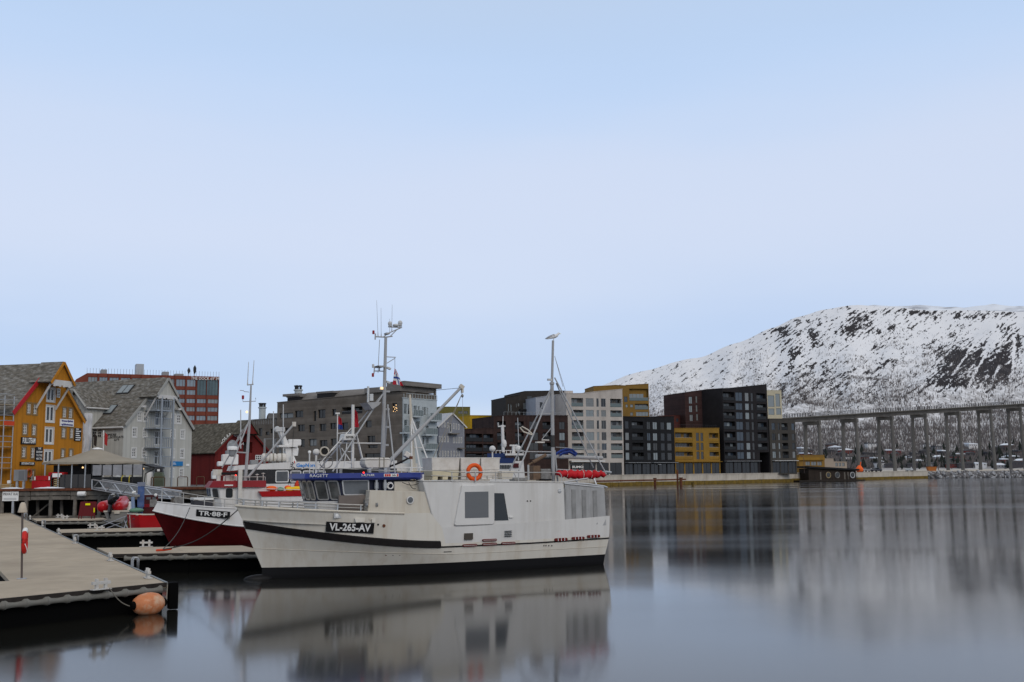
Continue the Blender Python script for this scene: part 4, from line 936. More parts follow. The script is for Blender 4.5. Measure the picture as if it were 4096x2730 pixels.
for q in ((222,282,378,345),(595,232,785,308)):
    r=rc(fr,d3,*q,1.); m=MB(); m.box(r[0],r[1],.9,3.9,r[2],r[3]); m.build('recess_shade_box','loggia_dark',t)  # solid dark box, its colour stands in for a shaded recess
    m=MB(); m.box(r[0]-.2,r[1]+.2,.8,4,r[3],r[3]+.4); m.build('recess_roof','larch_roof',t)
r=rc(fr,d3,1205,168,1420,240,1.5); m=MB(); m.box(r[0],r[1],1.5,9,r[2]-.5,r[3]); m.build('penthouse_wall','loggia_dark',t)  # dark colour stands in for the shade of the recess under the slab
r=rc(fr,d3,1200,138,2078,190,.0); sl0=fr.lz(d3(1205,160),0); sl1=fr.lz(d3(1480,150),0)
m=MB(); m.box(sl0[0],tp[3][0]-.2,-.5,9.6,sl1[1]-1.0,sl1[1]); m.build('roof_slab','larch_roof',t)
for q in ((800,285,1105,335),(375,335,545,372)):
    r=rc(fr,d3,*q,.5); m=MB(); m.box(r[0],r[1],.3,.36,r[3]-.06,r[3])
    for k in range(14): a=r[0]+(r[1]-r[0])*k/13; m.box(a-.03,a+.03,.3,.36,r[2],r[3])
    m.build('roof_railing','frame_grey',t)
def chimney(cf,q,y):
    r=rc(fr,cf,*q,y); xm=(r[0]+r[1])/2; w=(r[1]-r[0])/2
    m=MB(); m.lathe([(w,r[2]-2),(w,r[3]-1.1),(w*1.25,r[3]-1.05),(w*1.25,r[3]-.8),(w*.9,r[3]-.75)],(xm,y,0),12); c=m.build('chimney','bay_white',t)
    for k in range(5):
        a=k*2*math.pi/5; m=MB(); m.lathe([(.18,r[3]-.8),(.18,r[3]-.2),(.32,r[3]-.15),(.32,r[3]+.1)],(xm+w*.75*math.cos(a),y+w*.75*math.sin(a),0),6); m.build('chimney_pot','frame_dark',c)
chimney(d3,(322,140,388,235),6)
q=fr.lz(d3(1578,422),-.1)
for k in range(14):
    a=k*2.4; rr=.28*math.sqrt(k); m=MB(); m.ball((q[0]+rr*math.cos(a),.2,q[1]+rr*math.sin(a)),.09,6,4); m.build('star_light','lamp_warm',t)
# white glazed end of the timber house
o=fr.world(tp[3][0]+4.05,0,0); o=fr.world(tp[3][0]+.2,-.02,0); e=fr.world(tp[3][0]+.2,10.1,0); fe=Fr((o.x,o.y),math.atan2(e.y-o.y,e.x-o.x))
Lx=10.1
tp2=[fe.lz(e8(148,270)),fe.lz(e8(748,385))]; zt=0
cells=[]
zt=fe.lz(e8(148,262))[1]
for q in [(170,375,240,575),(255,385,340,585),(365,410,430,605),(450,425,485,600),(535,440,560,600),(568,440,612,600),(625,450,645,605),(180,685,250,910),(268,690,300,890),(400,715,490,880),(180,990,250,1150),(600,800,665,955),(600,1030,665,1250),(540,1030,580,1170)]:
    cells.append((*rc(fe,e8,*q),'w',dict(fw=.09,fm='bay_white',gm=random.choice(['glass_dark','glass_teal','glass_pale','glass_curtain']))))
tw=block('glazed_wing','white glazed balcony end of the timber apartment house','' if 0 else fe,[(0.0,zt),(Lx,zt)],.18,'bay_white',cells,rev=.2,cat='building')
for q in [(360,500,550,640),(185,805,340,960),(600,855,830,1000),(600,1155,830,1290),(690,560,910,720)]:
    r=rc(fe,e8,*q,-1.2); m=MB(); m.box(r[0],r[1],-1.3,-.02,r[2],r[2]+.28); b=m.build('balcony','bay_white',tw)
    m=MB(); m.box(r[0]+.03,r[1]-.03,-1.27,-1.22,r[2]+.3,r[3]); m.build('balustrade','rail_glass',b)
    m=MB()
    for k in range(7): a=r[0]+(r[1]-r[0])*k/6; m.box(a-.03,a+.03,-1.32,-1.28,r[2]+.28,r[3]+.02)
    m.box(r[0],r[1],-1.33,-1.27,r[3],r[3]+.06); m.build('handrail','bay_white',b)
m=MB(); m.box(.1,Lx,-.1,-.04,zt+.95,zt+1.02)
for k in range(13): a=.1+(Lx-.15)*k/12; m.box(a-.04,a+.04,-.1,-.04,zt,zt+1.)
m.build('roof_railing','bay_white',tw)
m=MB(); m.box(.6,Lx*.9,1.5,3.9,zt,zt+2.4); m.build('penthouse_glazing','glass_dark',tw)
m=MB(); m.box(-.3,Lx+.8,-.6,4.,zt+2.4,zt+3.3); m.build('roof_slab','larch_roof',tw)
m=MB(); m.box(Lx-.3,Lx+.1,.2,.6,zt,zt+2.4); m.build('roof_post','larch_roof',tw)
# lower wing to the left
fr2=Fr2(1008,232,1114,227)
cells=[(*rc(fr2,c3,*q),'w',dict(fw=.1,gm='glass_dark')) for q in [(768,768,808,852),(840,803,882,840),(892,772,920,820)]]
fw_=fr2
wing=block('apartment_house','lower timber-clad wing with roof terrace behind the red warehouse',fr2,[fr2.lz(c3(690,690)),fr2.lz(c3(968,665))],18,'larch',cells,rev=.3)
t_,fr=t,fr2; t=wing
chimney(c3,(785,510,832,665),4)
r=rc(fr2,c3,850,608,968,665,3); m=MB(); rows=[]
for i in range(9): a=math.pi*i/8; rows.append([(r[0]+(r[1]-r[0])*.25*(1-math.cos(a)),3,r[2]-.5+(r[3]-r[2]+.5)*math.sin(a)),(r[0]+(r[1]-r[0])*.25*(1-math.cos(a)),9,r[2]-.5+(r[3]-r[2]+.5)*math.sin(a))])
m.box(r[0]+.6,r[1],3,9,r[2]-1,r[3]-.1); m.grid(rows); m.build('curved_penthouse','larch_roof',t)
r=rc(fr2,c3,695,668,968,716,-.05); m=MB(); m.box(r[0],r[1],-.1,-.04,r[3]-.08,r[3])
for k in range(16): a=r[0]+(r[1]-r[0])*k/15; m.box(a-.03,a+.03,-.1,-.04,r[3]-1.2,r[3])
m.build('roof_railing','frame_grey',t)
# --- blue-grey gabled warehouse
fr=Fr2(1690,238,1858,245)
M('bluegrey_boards',(.205,.215,.245),.75,boards=('z',.25),boardcol=.95,var=.08)
t=bthing('warehouse','blue-grey gabled warehouse with narrow upright windows right of the balconies','warehouse',fr)
re=fr.lz(e8(1360,810)); ap=fr.lz(e8(1115,560)); xl=2*ap[0]-re[0]; zt=re[1]
wl_=[(915,735,935,830),(970,740,985,830),(1022,742,1042,845),(1075,765,1110,930),(1142,755,1158,865),(1190,765,1207,870),(1240,775,1256,875)]+[(a,1010,a+18,1120) for a in (865,918,972,1030)]+[(a,1030,a+18,1140) for a in (1145,1195,1245,1292)]+[(a,1300,a+18,1400) for a in (868,925,978,1032,1092,1148,1200,1250)]
wallmesh([(xl,QZ-.5),(re[0],QZ-.5),(re[0],zt),ap,(xl,zt)],[rc(fr,e8,*q)+(.12,) for q in wl_],20,.12).build('wall','bluegrey_boards',t)
for q in wl_: window(t,*rc(fr,e8,*q),rev=.12,fw=.07,fm='frame_white',gm='glass_dark',sill=True,trim=.06)
gable_roof(t,ap,(xl,zt),(re[0],zt),-.3,20,mat=M('roof_pale',(.42,.44,.47),.7,var=.1),ov=.5)
barge(t,ap,(re[0]+.5,zt-.4),-.3,.25,.06); barge(t,(xl-.5,zt-.4),ap,-.3,.25,.06)
for q in ((1065,950,1240,970),(1245,1235,1350,1258)):
    r=rc(fr,e8,*q,-.6); m=MB(); m.box(r[0],r[1],-1.2,-.02,r[2],r[3]); m.build('loading_ledge','wood_grey',t)
# ------------------------------------------------------------------ timber wharf on the left
random.seed(31)
WY=98.; WX0,WX1=-58.,-25.6
wf=thing('timber_wharf','old grey timber wharf on piles in front of the wooden houses','wharf')
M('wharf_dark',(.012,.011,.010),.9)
for i in range(40):
    a=WX0+(WX1-WX0)*i/40; m=MB(); m.box(a+.01,a+(WX1-WX0)/40-.01,WY-.15+.06*random.random(),WY+7+.15*(a+58),QZ-.12,QZ+.02*random.random()); m.build('deck_plank','wood_grey',wf)
m=MB(); m.box(WX0,WX1,WY-.3,WY-.16,QZ-.16,QZ+.06); m.build('kerb_beam','rust',wf)
for z0,z1,dy in ((QZ-.62,QZ-.2,0),(QZ-1.02,QZ-.66,.08)):
    for i in range(9):
        a=WX0+(WX1-WX0)*i/9; m=MB(); m.box(a+.03,a+(WX1-WX0)/9-.03,WY-.1+dy+.05*random.random(),WY+.15+dy,z0+.06*random.random(),z1); m.build('fascia_beam','wood_grey',wf)
for i in range(15):
    a=WX0+.8+i*2.2; m=MB(); m.tube([(a,WY+.1,-1),(a,WY+.1,QZ-.2)],[.2,.16],8); m.build('pile','wood_grey',wf)
    m=MB(); m.tube([(a+.5,WY+1.6,-1),(a+.3,WY+1.6,QZ-.2)],.15,7); m.build('pile','wood_grey',wf)
    if i%2==0: m=MB(); m.tube([(a,WY+1.2,.3),(a+2.2,WY+1.2,QZ-.8)],.07,5); m.build('brace','wood_grey',wf)
for i in range(8):
    a=WX0+(WX1-WX0)*i/8; m=MB(); m.box(a,a+(WX1-WX0)/8-.02,WY+.25,WY+.37,.35,.55); m.build('waling','wood_grey',wf)
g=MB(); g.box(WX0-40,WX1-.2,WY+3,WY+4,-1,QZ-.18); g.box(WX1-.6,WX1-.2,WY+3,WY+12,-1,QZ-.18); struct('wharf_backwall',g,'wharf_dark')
m=MB(); q=atY(e2(752,1005),WY-.4); m.lathe([(.18,-.36),(.22,-.33),(.22,.33),(.18,.36)],(q.x,q.y,q.z),12,'x'); tag(m.build('fender','sign_white'),'white cylinder fender hanging on the wharf front','fender')
# second wharf stretch behind the red and white boat
w2=thing('timber_wharf','low timber wharf behind the red and white fishing boat','wharf'); WY2=112.
xa=atY((760,1900),WY2).x; xb=atY((1120,1900),WY2).x
for i in range(14):
    a=WX1-3+(xb-WX1+3)*i/14; m=MB(); m.box(a,a+(xb-WX1+3)/14-.03,WY2,WY2+9,QZ-.3,QZ-.05+.02*random.random()); m.build('deck_plank','wood_grey',w2)
m=MB(); m.box(WX1-3,xb,WY2-.15,WY2-.02,QZ-.32,QZ); m.build('kerb_beam','rust',w2)
for z in (QZ-.9,QZ-1.4): m=MB(); m.box(WX1-3,xb,WY2,WY2+.2,z,z+.35); m.build('fascia_beam','wood_grey',w2)
for i in range(9): a=WX1-2.5+i*(xb-WX1+2)/8; m=MB(); m.tube([(a,WY2+.2,-1),(a,WY2+.2,QZ-.3)],.2,7); m.build('pile','wood_grey',w2)
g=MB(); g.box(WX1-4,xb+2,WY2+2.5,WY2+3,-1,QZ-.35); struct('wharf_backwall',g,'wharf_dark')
M('rail_brown',(.10,.055,.03),.6)
for i,(x0,x1) in enumerate(((1062,1100),(1105,1300),(1525,1700),(1855,1990))):
    a=atY(e5(x0,200),WY2+.4); b=atY(e5(x1,200),WY2+.4); zt=QZ+.95; m=MB(); m.tube([(a.x,a.y,QZ-.1),(a.x,a.y,zt-.1),(a.x+.1,a.y,zt),(b.x-.1,b.y,zt),(b.x,b.y,zt-.1),(b.x,b.y,QZ-.1)],.05,6)
    tag(m.build('wharf_barrier','rail_brown'),['narrow brown tube barrier left of the fuel pump','brown tube barrier around the green fuel pump','brown tube barrier under the blue sign','brown tube barrier before the red warehouse'][i],'barrier',group='tube barriers on the wharf')
fp=thing('fuel_pump','old green and white fuel pump at the foot of the balconies','fuel pump',atY(e5(1200,200),WY2+1.5).xy.to_3d()+Vector((0,0,QZ)))
m=MB(); m.prism([(-.55,0),(.55,0),(.5,1.1),(.38,1.45),(-.38,1.45),(-.5,1.1)],-.3,.3); m.build('body',M('pump_green',(.10,.12,.085),.6),fp,bevel=.04)
m=MB(); m.prism([(-.4,1.46),(.4,1.46),(.3,1.85),(-.3,1.85)],-.25,.25); m.build('head','frame_dark',fp); m=MB(); m.box(-.14,.14,-.28,-.26,1.55,1.78); m.build('dial','sign_white',fp)
m=MB(); m.box(-1.2,-.75,-.2,.2,0,1.5); m.build('hose_cabinet','sign_white',fp)
# wharf furniture
cb=thing('electric_cabinet','tall grey electric cabinet on two posts at the wharf edge','cabinet',atY(c4(245,300),WY+.5).xy.to_3d()+Vector((0,0,QZ)))
q=(c4(165,65),c4(310,210)); w=(q[1][0]-q[0][0])/F*WY; h=(q[1][1]-q[0][1])/F*WY
M('cab_grey',(.22,.225,.23),.6,var=.1)
m=MB(); m.box(-w/2,w/2,0,.5,.75,.75+h); m.build('case','cab_grey',cb); m=MB(); m.box(-.05,w/2-.06,-.03,0,.85,.65+h); m.build('door',M('cab_grey2',(.15,.155,.16),.6),cb)
for x in (-.25,.35): m=MB(); m.box(x-.09,x+.09,.1,.3,-.1,.75); m.build('post','galv',cb)
M('red_plastic',(.36,.010,.014),.45,var=.15); M('crate_tan',(.35,.27,.15),.8)
rt=thing('red_container','bright red lidded box container at the wharf edge before the yellow house','container',atY(e3(930,290),WY+1.2).xy.to_3d()+Vector((0,0,QZ)))
m=MB(); m.box(-1.1,.9,0,1.2,0,.95); m.build('body','red_plastic',rt,bevel=.05); rt.scale=(.85,.85,.8); m=MB(); m.prism([(-.9,.97),(.95,.97),(.85,1.5),(-.7,1.5)],-.05,1.2); m.build('lid','red_plastic',rt,bevel=.04)
for x in (-.72,.82): m=MB(); m.box(x-.06,x+.06,-.09,-.052,1.0,1.4); m.build('reflector','sign_white',rt)
r2=thing('red_container','red notice box with white panel standing on tan crates','container',atY(e3(1190,290),WY+1.3).xy.to_3d()+Vector((0,0,QZ)))
m=MB(); m.box(-.5,.95,0,.9,.98,1.5); m.build('body','red_plastic',r2,bevel=.04); m=MB(); m.box(-.1,.75,-.03,-.005,1.05,1.4); m.build('panel','sign_white',r2)
for i in range(2):
    cr=thing('crate',['tan slatted crate left under the red notice box','tan slatted crate right under the red notice box'][i],'crate',atY(e3(1115+i*105,290),WY+1.25).xy.to_3d()+Vector((0,0,QZ)),group='slatted crates on the wharf')
    for k in range(5): m=MB(); m.box(-.36,.36,0,.04,.05+k*.19,.12+k*.19); m.build('slat','crate_tan',cr)
    for k in range(4): m=MB(); m.box(-.36+k*.22,-.30+k*.22,.041,.08,0,.92); m.build('slat','crate_tan',cr)
lb=thing('life_ring','faded orange life ring on the yellow house wall','life ring',(0,0,0)); p=atY(c1(297,1290),YF.world(1.5,-.1,0).y)
m=MB(); m.torus((0,0,0),.36,.1,20,7,'y'); m.build('ring',M('ring_faded',(.42,.10,.04),.6),lb); lb.location=YF.world(*(YF.lz(c1(297,1290),-.15)[0],-.2,YF.lz(c1(297,1290),-.15)[1])); lb.rotation_euler=(0,0,YF.th)
pbx=thing('pallet','small wooden pallet with white bag at the left end of the wharf','pallet',atY(e3(110,290),WY+.8).xy.to_3d()+Vector((0,0,QZ)))
for k in range(3): m=MB(); m.box(-.6,.6,0,.5,.1+k*.14,.18+k*.14); m.build('board','crate_tan',pbx)
m=MB(); m.box(-.55,-.4,.05,.45,0,.1); m.box(.4,.55,.05,.45,0,.1); m.build('block','crate_tan',pbx); m=MB(); m.box(.1,.4,.1,.4,.5,.8); m.build('bag','sign_white',pbx,bevel=.06)
# snow patches on the wharf edge
for i,(x0,x1) in enumerate(((0,500),(740,1430))):
    a=atY(e3(x0,300),WY+.3); b=atY(e3(x1,300),WY+.3); m=MB(); n=14; rows=[]
    for k in range(n+1):
        t_=k/n; h=.05+.12*math.sin(math.pi*t_)*(.7+.3*random.random()); rows.append([(a.x+(b.x-a.x)*t_,a.y,QZ+.03),(a.x+(b.x-a.x)*t_,a.y+.25,QZ+.03+h),(a.x+(b.x-a.x)*t_,a.y+1.1,QZ+.03)])
    m.grid(rows); m.f=[f[::-1] for f in m.f]; tag(m.build('snow','snow',smooth=True),['thin strip of old snow by the grey cabinet','low heap of snow under the red container'][i],'snow')
# restaurant parasol and glazed terrace
PC=atY(e2(1040,900),103.5); PC.z=QZ
M('canvas',(.30,.265,.21),.85,var=.10,vscale=.5); M('terrace_dark',(.018,.016,.015),.5); M('clear_film',(.25,.25,.26),.25,var=.2,vscale=1)
pa=thing('parasol','huge beige canvas parasol sheltering the restaurant terrace','parasol',PC)
zr=atY(e2(1040,360),103.5).z; zt=atY(e2(1040,85),103.5).z; rl=PC.x-atY(e2(0,365),103.5).x; rr=atY(e2(2020,385),103.5).x-PC.x
m=MB(); n=16; top=[];mid=[];low=[];val=[]
for i in range(n):
    a=2*math.pi*(i+.5)/n; c,s_=math.cos(a),math.sin(a); rx=rr if c>0 else rl; k=1/max(.92,math.cos(math.pi/n))
    P=lambda f,z:(c*rx*f,s_*4.6*f,z-QZ)
    top.append(P(.045,zt)); mid.append(P(.5,zr+(zt-zr)*.42)); low.append(P(1.,zr)); val.append(P(1.,zr-.16-.05*(i%2)))
rows=[q+[q[0]] for q in (val,low,mid,top)]
m.grid(rows); cv=m.build('canopy','canvas',pa); cv.modifiers.new('s','SOLIDIFY').thickness=.03
m=MB(); m.lathe([(.5,zt-QZ-.05),(.45,zt-QZ+.05),(.1,zt-QZ+.14)],(0,0,0),14); m.build('cap','sign_white',pa)
m=MB(); m.tube([(0,0,-.1),(0,0,zt-QZ-.1)],.22,10); m.build('mast','wood_grey',pa)
for i in range(8):
    a=2*math.pi*i/8; m=MB(); m.tube([(0.1*math.cos(a),.1*math.sin(a),zr-QZ-1.6),(2.2*math.cos(a),2.0*math.sin(a),zr-QZ+.35)],.09,5); m.build('strut','wood_dark',pa)
te=thing('terrace_screen','dark glazed terrace screen under the beige parasol','screen',(PC.x,WY+1.3,QZ))
xL=atY(e2(0,600),WY+1.3).x-PC.x; xM=atY(e2(960,600),WY+1.3).x-PC.x; xR=atY(e2(2000,600),WY+1.3).x-PC.x; hz=(zr-QZ)*.93
for i in range(8):
    a=xL+(xM-xL)*i/7; m=MB(); m.box(a-.05,a+.05,-.05,.05,-.05,hz*(1 if i%2==0 else .58)); m.build('post','frame_dark' if i%2 else 'galv',te)
m=MB(); m.box(xL+1.4,xM,-.03,.0,.05,hz*.57); m.build('balustrade',M('smoked',(.022,.018,.016),.15),te)
m=MB(); m.box(xL,xM,1.8,1.9,0,hz*.96); m.build('back_panel','terrace_dark',te)
for i in range(6):
    a=xM+(xR-xM)*i/5; m=MB(); m.box(a-.04,a+.04,-.05,.05,-.05,hz*.98); m.build('post','frame_dark',te)
    if i<5:
        b=xM+(xR-xM)*(i+1)/5; m=MB(); m.box(a+.06,b-.06,-.02,.0,hz*.52,hz*.94); m.build('clear_panel','clear_film',te)
        m=MB(); m.box(a+.06,b-.06,-.02,.0,.05,hz*.45); m.build('lower_panel','rail_glass_dark',te)
m=MB(); q=atY(e2(790,465),WY+3); m.ball((q.x-PC.x,1.5,q.z-QZ),.09,8,5); m.build('lamp','lamp_warm',te)
m=MB(); q=atY(e2(2048,490),WY+3); m.ball((q.x-PC.x,1.2,q.z-QZ),.08,8,5); m.build('lamp','lamp_warm',te)
sh=thing('porch_roof','small dark sloping porch roof right of the parasol','roof',(0,0,0)); p0=atY(e2(2010,400),106); p1=atY(e2(2245,465),106)
m=MB(); m.hexa([(p0.x,106,p0.z-.1),(p1.x,106,p1.z-.1),(p1.x,109,p1.z-.1),(p0.x,109,p0.z-.1)],[(p0.x,106,p0.z+.05),(p1.x,106,p1.z+.05),(p1.x,109,p1.z+.05),(p0.x,109,p0.z+.05)]); m.build('slab','frame_dark',sh); m=MB(); m.tube([(p1.x,106,p1.z-.1),(p1.x-.9,106,p1.z-.6),(p1.x-1.0,106,QZ)],.05,6); m.build('downpipe','frame_dark',sh)
for i,(x,y) in enumerate(((860,150),(1100,150))): pass
# flagpoles by the grey house
for i,(x,yt,yb) in enumerate(((270,890,1090),(393,880,1110))):
    a=atY(c2(x,yb),112); b=atY(c2(x-3,yt),112); fp_=thing('flagpole',['thin dark flagpole before the grey house lettering','white flagpole with limp red flag left of the lettering'][i],'flagpole',(a.x,112,QZ))
    m=MB(); m.tube([(0,0,-.1),(b.x-a.x,0,b.z-QZ)],.06,6); m.build('pole','sign_white' if i else 'frame_dark',fp_)
    m=MB(); m.prism([(.05,b.z-QZ-.2),(.35,b.z-QZ-.5),(.3,b.z-QZ-1.6),(.05,b.z-QZ-1.4)],-.05,.05); m.build('flag',M('flag_red',(.38,.03,.03),.8) if i else 'wood_dark',fp_)
# aluminium gangway
gw=thing('gangway','aluminium truss gangway sloping from the wharf down to the pontoons','gangway')
G0t,G1t=atY(e5(35,85),97.5),atY(e5(1415,295),86); G0b,G1b=atY(e5(35,250),97.5),atY(e5(1290,322),86)
G1b=G1t+Vector((0,0,-.55)); 
for dy in (0,1.5):
    o_=Vector((.25*dy,dy,0)); m=MB(); m.tube([G0t+o_,G1t+o_],.06,6); m.build('handrail','alu',gw); 
    P=lambda t_:G0b.lerp(atY(e5(690,360),91.5),t_*2) if t_<.5 else atY(e5(690,360),91.5).lerp(G1b,t_*2-1)
    pts_=[P(i/10)+o_ for i in range(11)]; m=MB(); m.tube(pts_,.06,6); m.build('bottom_chord','alu',gw)
    for i in range(10):
        a,b=G0t.lerp(G1t,i/10)+o_,G0t.lerp(G1t,(i+1)/10)+o_; m=MB(); m.tube([a,pts_[i+1]] if i%2 else [pts_[i],b],.045,5); m.build('diagonal','alu',gw)
    m=MB(); m.tube([G0b+o_,G0t+o_],.06,6); m.build('end_post','alu',gw)
m=MB(); m.grid([[P(i/10)+Vector((0,0,.1)),P(i/10)+Vector((.37,1.5,.1))] for i in range(11)]); tr=m.build('tread','galv',gw); tr.modifiers.new('s','SOLIDIFY').thickness=.06
m=MB(); m.grid([[P(i/10)+Vector((.37,1.45,.1)),G0t.lerp(G1t,i/10)+Vector((.37,1.45,-.05))] for i in range(11)]); m.build('mesh_infill',M('mesh_infill',(.22,.22,.22),.6,var=.2,vscale=2),gw)
tk=thing('tank','white spherical tank behind the gangway','tank',atY(e5(435,110),101).xy.to_3d()+Vector((0,0,QZ))); zc=atY(e5(435,105),101).z-QZ
m=MB(); m.ball((0,0,zc),.62,14,9); m.build('sphere','sign_white',tk,smooth=True); m=MB(); m.tube([(0,0,0),(0,0,zc-.5)],.2,8); m.build('stand','sign_white',tk)
yl=thing('ladder','yellow hooped ladder on the wharf behind the gangway','ladder',atY(e5(610,200),99).xy.to_3d()); M('yellow_paint',(.42,.34,.05),.6)
for s_ in (-.35,.35): m=MB(); m.tube([(s_,0,0),(s_,0,QZ+.9),(s_*.9,.3,QZ+1.15),(s_*.9,.8,QZ+1.15),(s_*.9,.8,QZ)],.045,6); m.build('rail','yellow_paint',yl)
for k in range(8): m=MB(); m.tube([(-.35,0,.4+k*.32),(.35,0,.4+k*.32)],.03,5); m.build('rung','yellow_paint',yl)
# ------------------------------------------------------------------ floating docks
DZ=.8
M('deck_conc',(.40,.335,.25),.85,var=.13,vscale=1.4,bump=.25,bscale=60,stain=(.22,.18,.135),stain_scale=.35,stain_amt=.5)
M('fender_grey',(.155,.15,.132),.6,var=.15,vscale=3); M('pontoon_black',(.003,.003,.003),.8,spec=.1); M('edge_steel',(.16,.17,.17),.5,metal=.4); M('cleat_white',(.50,.49,.46),.45,var=.12,vscale=8,stain=(.3,.16,.08),stain_scale=6,stain_amt=.5)
wd=Vector((-.4725,.8813,0)); wn_=Vector((-.8813,-.4725,0))
RC=Vector((-10.6,33.45,DZ)); RF=Vector((-46.9,101.3,DZ))
def slab(par,name,poly,mat,z0=DZ-.14,z1=DZ):
    m=MB(); m.prismz([(p[0],p[1]) for p in poly],z0,z1); return m.build(name,mat,par)
wk=thing('floating_walkway','wide pale concrete floating walkway with cleats along its right edge','dock')
Lw=(RF-RC).length; st=RC; Wd=4.27; nS=7
NB=atz(c4(125,1518),DZ)
for i in range(nS):
    a=RC+wd*(Lw*i/nS+.03) if i else RC; b=RC+wd*(Lw*(i+1)/nS-.03)
    A0=a+wn_*Wd if i else NB+wd*.02; 
    slab(wk,'deck_section',[a,b,b+wn_*Wd,A0],'deck_conc')
    m=MB(); m.prismz([tuple((a-wn_*.03)[:2]),tuple((b-wn_*.03)[:2]),tuple((b+wn_*.05)[:2]),tuple((a+wn_*.05)[:2])],DZ-.13,DZ+.022); m.build('edge_rail','edge_steel',wk)
    slab(wk,'pontoon_float',[a+wn_*.15+wd*.3,b+wn_*.15-wd*.3,b+wn_*(Wd-.15)-wd*.3,A0-wn_*.15+wd*.3],'pontoon_black',-.4,DZ-.14)
NL=atz(c5(0,742),DZ); nd=(NL-RC).normalized(); NE=RC+nd*17
NF=atz(c4(0,1524),DZ); fdir=(NF-NB).normalized(); FE=NB+fdir*9
th_=thing('floating_walkway','near cross-piece of the walkway with tube fender and orange buoy','dock')
for i in range(3):
    a,b=RC+nd*(17*i/3+.02),RC+nd*(17*(i+1)/3); c_,d_=NB+fdir*(9*i/3+.02),NB+fdir*(9*(i+1)/3)
    slab(th_,'deck_section',[a,b,d_,c_],'deck_conc')
    on=Vector((nd.y,-nd.x,0)); on=on if on.dot(Vector((0,-1,0)))>0 else -on
    slab(th_,'pontoon_float',[a-on*.12+nd*.05,b-on*.12,d_+on*.2,c_+on*.2],'pontoon_black',-.4,DZ-.15)
    m=MB(); m.prismz([tuple((a+on*.02)[:2]),tuple((b+on*.02)[:2]),tuple((b-on*.06)[:2]),tuple((a-on*.06)[:2])],DZ-.12,DZ+.012); m.build('edge_rail','wood_dark',th_)
def tubefender(par,P,Q,pitch,r=.085,zc=DZ-.17,out=Vector((0,0,0))):
    d=(Q-P); n=max(1,int(d.length/pitch)); d=d.normalized()
    me=None
    for i in range(n):
        c=P+d*(i*pitch)+out; c=Vector((c.x,c.y,zc))
        if me is None:
            m=MB(); m.tube([(0,0,0),(pitch*.06,0,0),(pitch*.2,0,-.01),(pitch*.5,0,-.015),(pitch*.8,0,-.01),(pitch*.94,0,0),(pitch,0,0)],[r*1.25,r*1.25,r*.85,r*.74,r*.85,r*1.25,r*1.25],8); o=m.build('fender_tube','fender_grey',par,smooth=True); me=o.data
        else: o=bpy.data.objects.new('fender_tube',me); COL.objects.link(o); o.parent=par
        o.location=c; o.rotation_euler=(0,0,math.atan2(d.y,d.x))
tubefender(th_,RC+nd*.25,NE,.60,.10,out=on*.06)
# black corner post
m=MB(); cpz=RC+Vector((.02,-.02,0)); m.cbox((cpz.x+.16,cpz.y+.05,DZ-.38),.3,.28,.80,rz=math.atan2(wd.y,wd.x)); m.build('corner_fender','pontoon_black',wk,bevel=.03)
# finger pontoons
FING=[]
def finger(px0f,px0n,px1n,label):
    F0,N0=atz(px0f,DZ),atz(px0n,DZ); N1=atz(px1n,DZ); d=(N1-N0).normalized(); L_=(N1-N0).length; F1=F0+d*L_
    f=thing('finger_pontoon',label,'pontoon',group='finger pontoons')
    n=max(2,int(L_/5))
    for i in range(n):
        a,b=N0+d*(L_*i/n+.02),N0+d*(L_*(i+1)/n); c_,e=F0+d*(L_*i/n+.02),F0+d*(L_*(i+1)/n)
        slab(f,'deck_section',[a,b,e,c_],'deck_conc'); up=(F0-N0).normalized(); slab(f,'pontoon_float',[a+up*.2,b+up*.2,e-up*.2,c_-up*.2],'pontoon_black',-.4,DZ-.15)
        m=MB(); up2=Vector((-d.y,d.x,0)); m.prismz([tuple((a-up2*.03)[:2]),tuple((b-up2*.03)[:2]),tuple((b+up2*.05)[:2]),tuple((a+up2*.05)[:2])],DZ-.12,DZ+.012); m.build('edge_rail','wood_dark',f)
    tubefender(f,N0+d*.6,N1,.62,.10,out=-up2*.06); FING.append((F0,N0,d,L_)); return f
finger(c4(1262,1086),c4(1440,1172),(1075,2208),'nearest finger pontoon, running behind the white boat bow')
finger(c4(732,845),c4(806,892),(700,2124),'middle finger pontoon, ending at the red and white boat')
finger(c4(412,702),c4(482,738),(452,2083),'farthest finger pontoon, ending at the red inflatable boat')
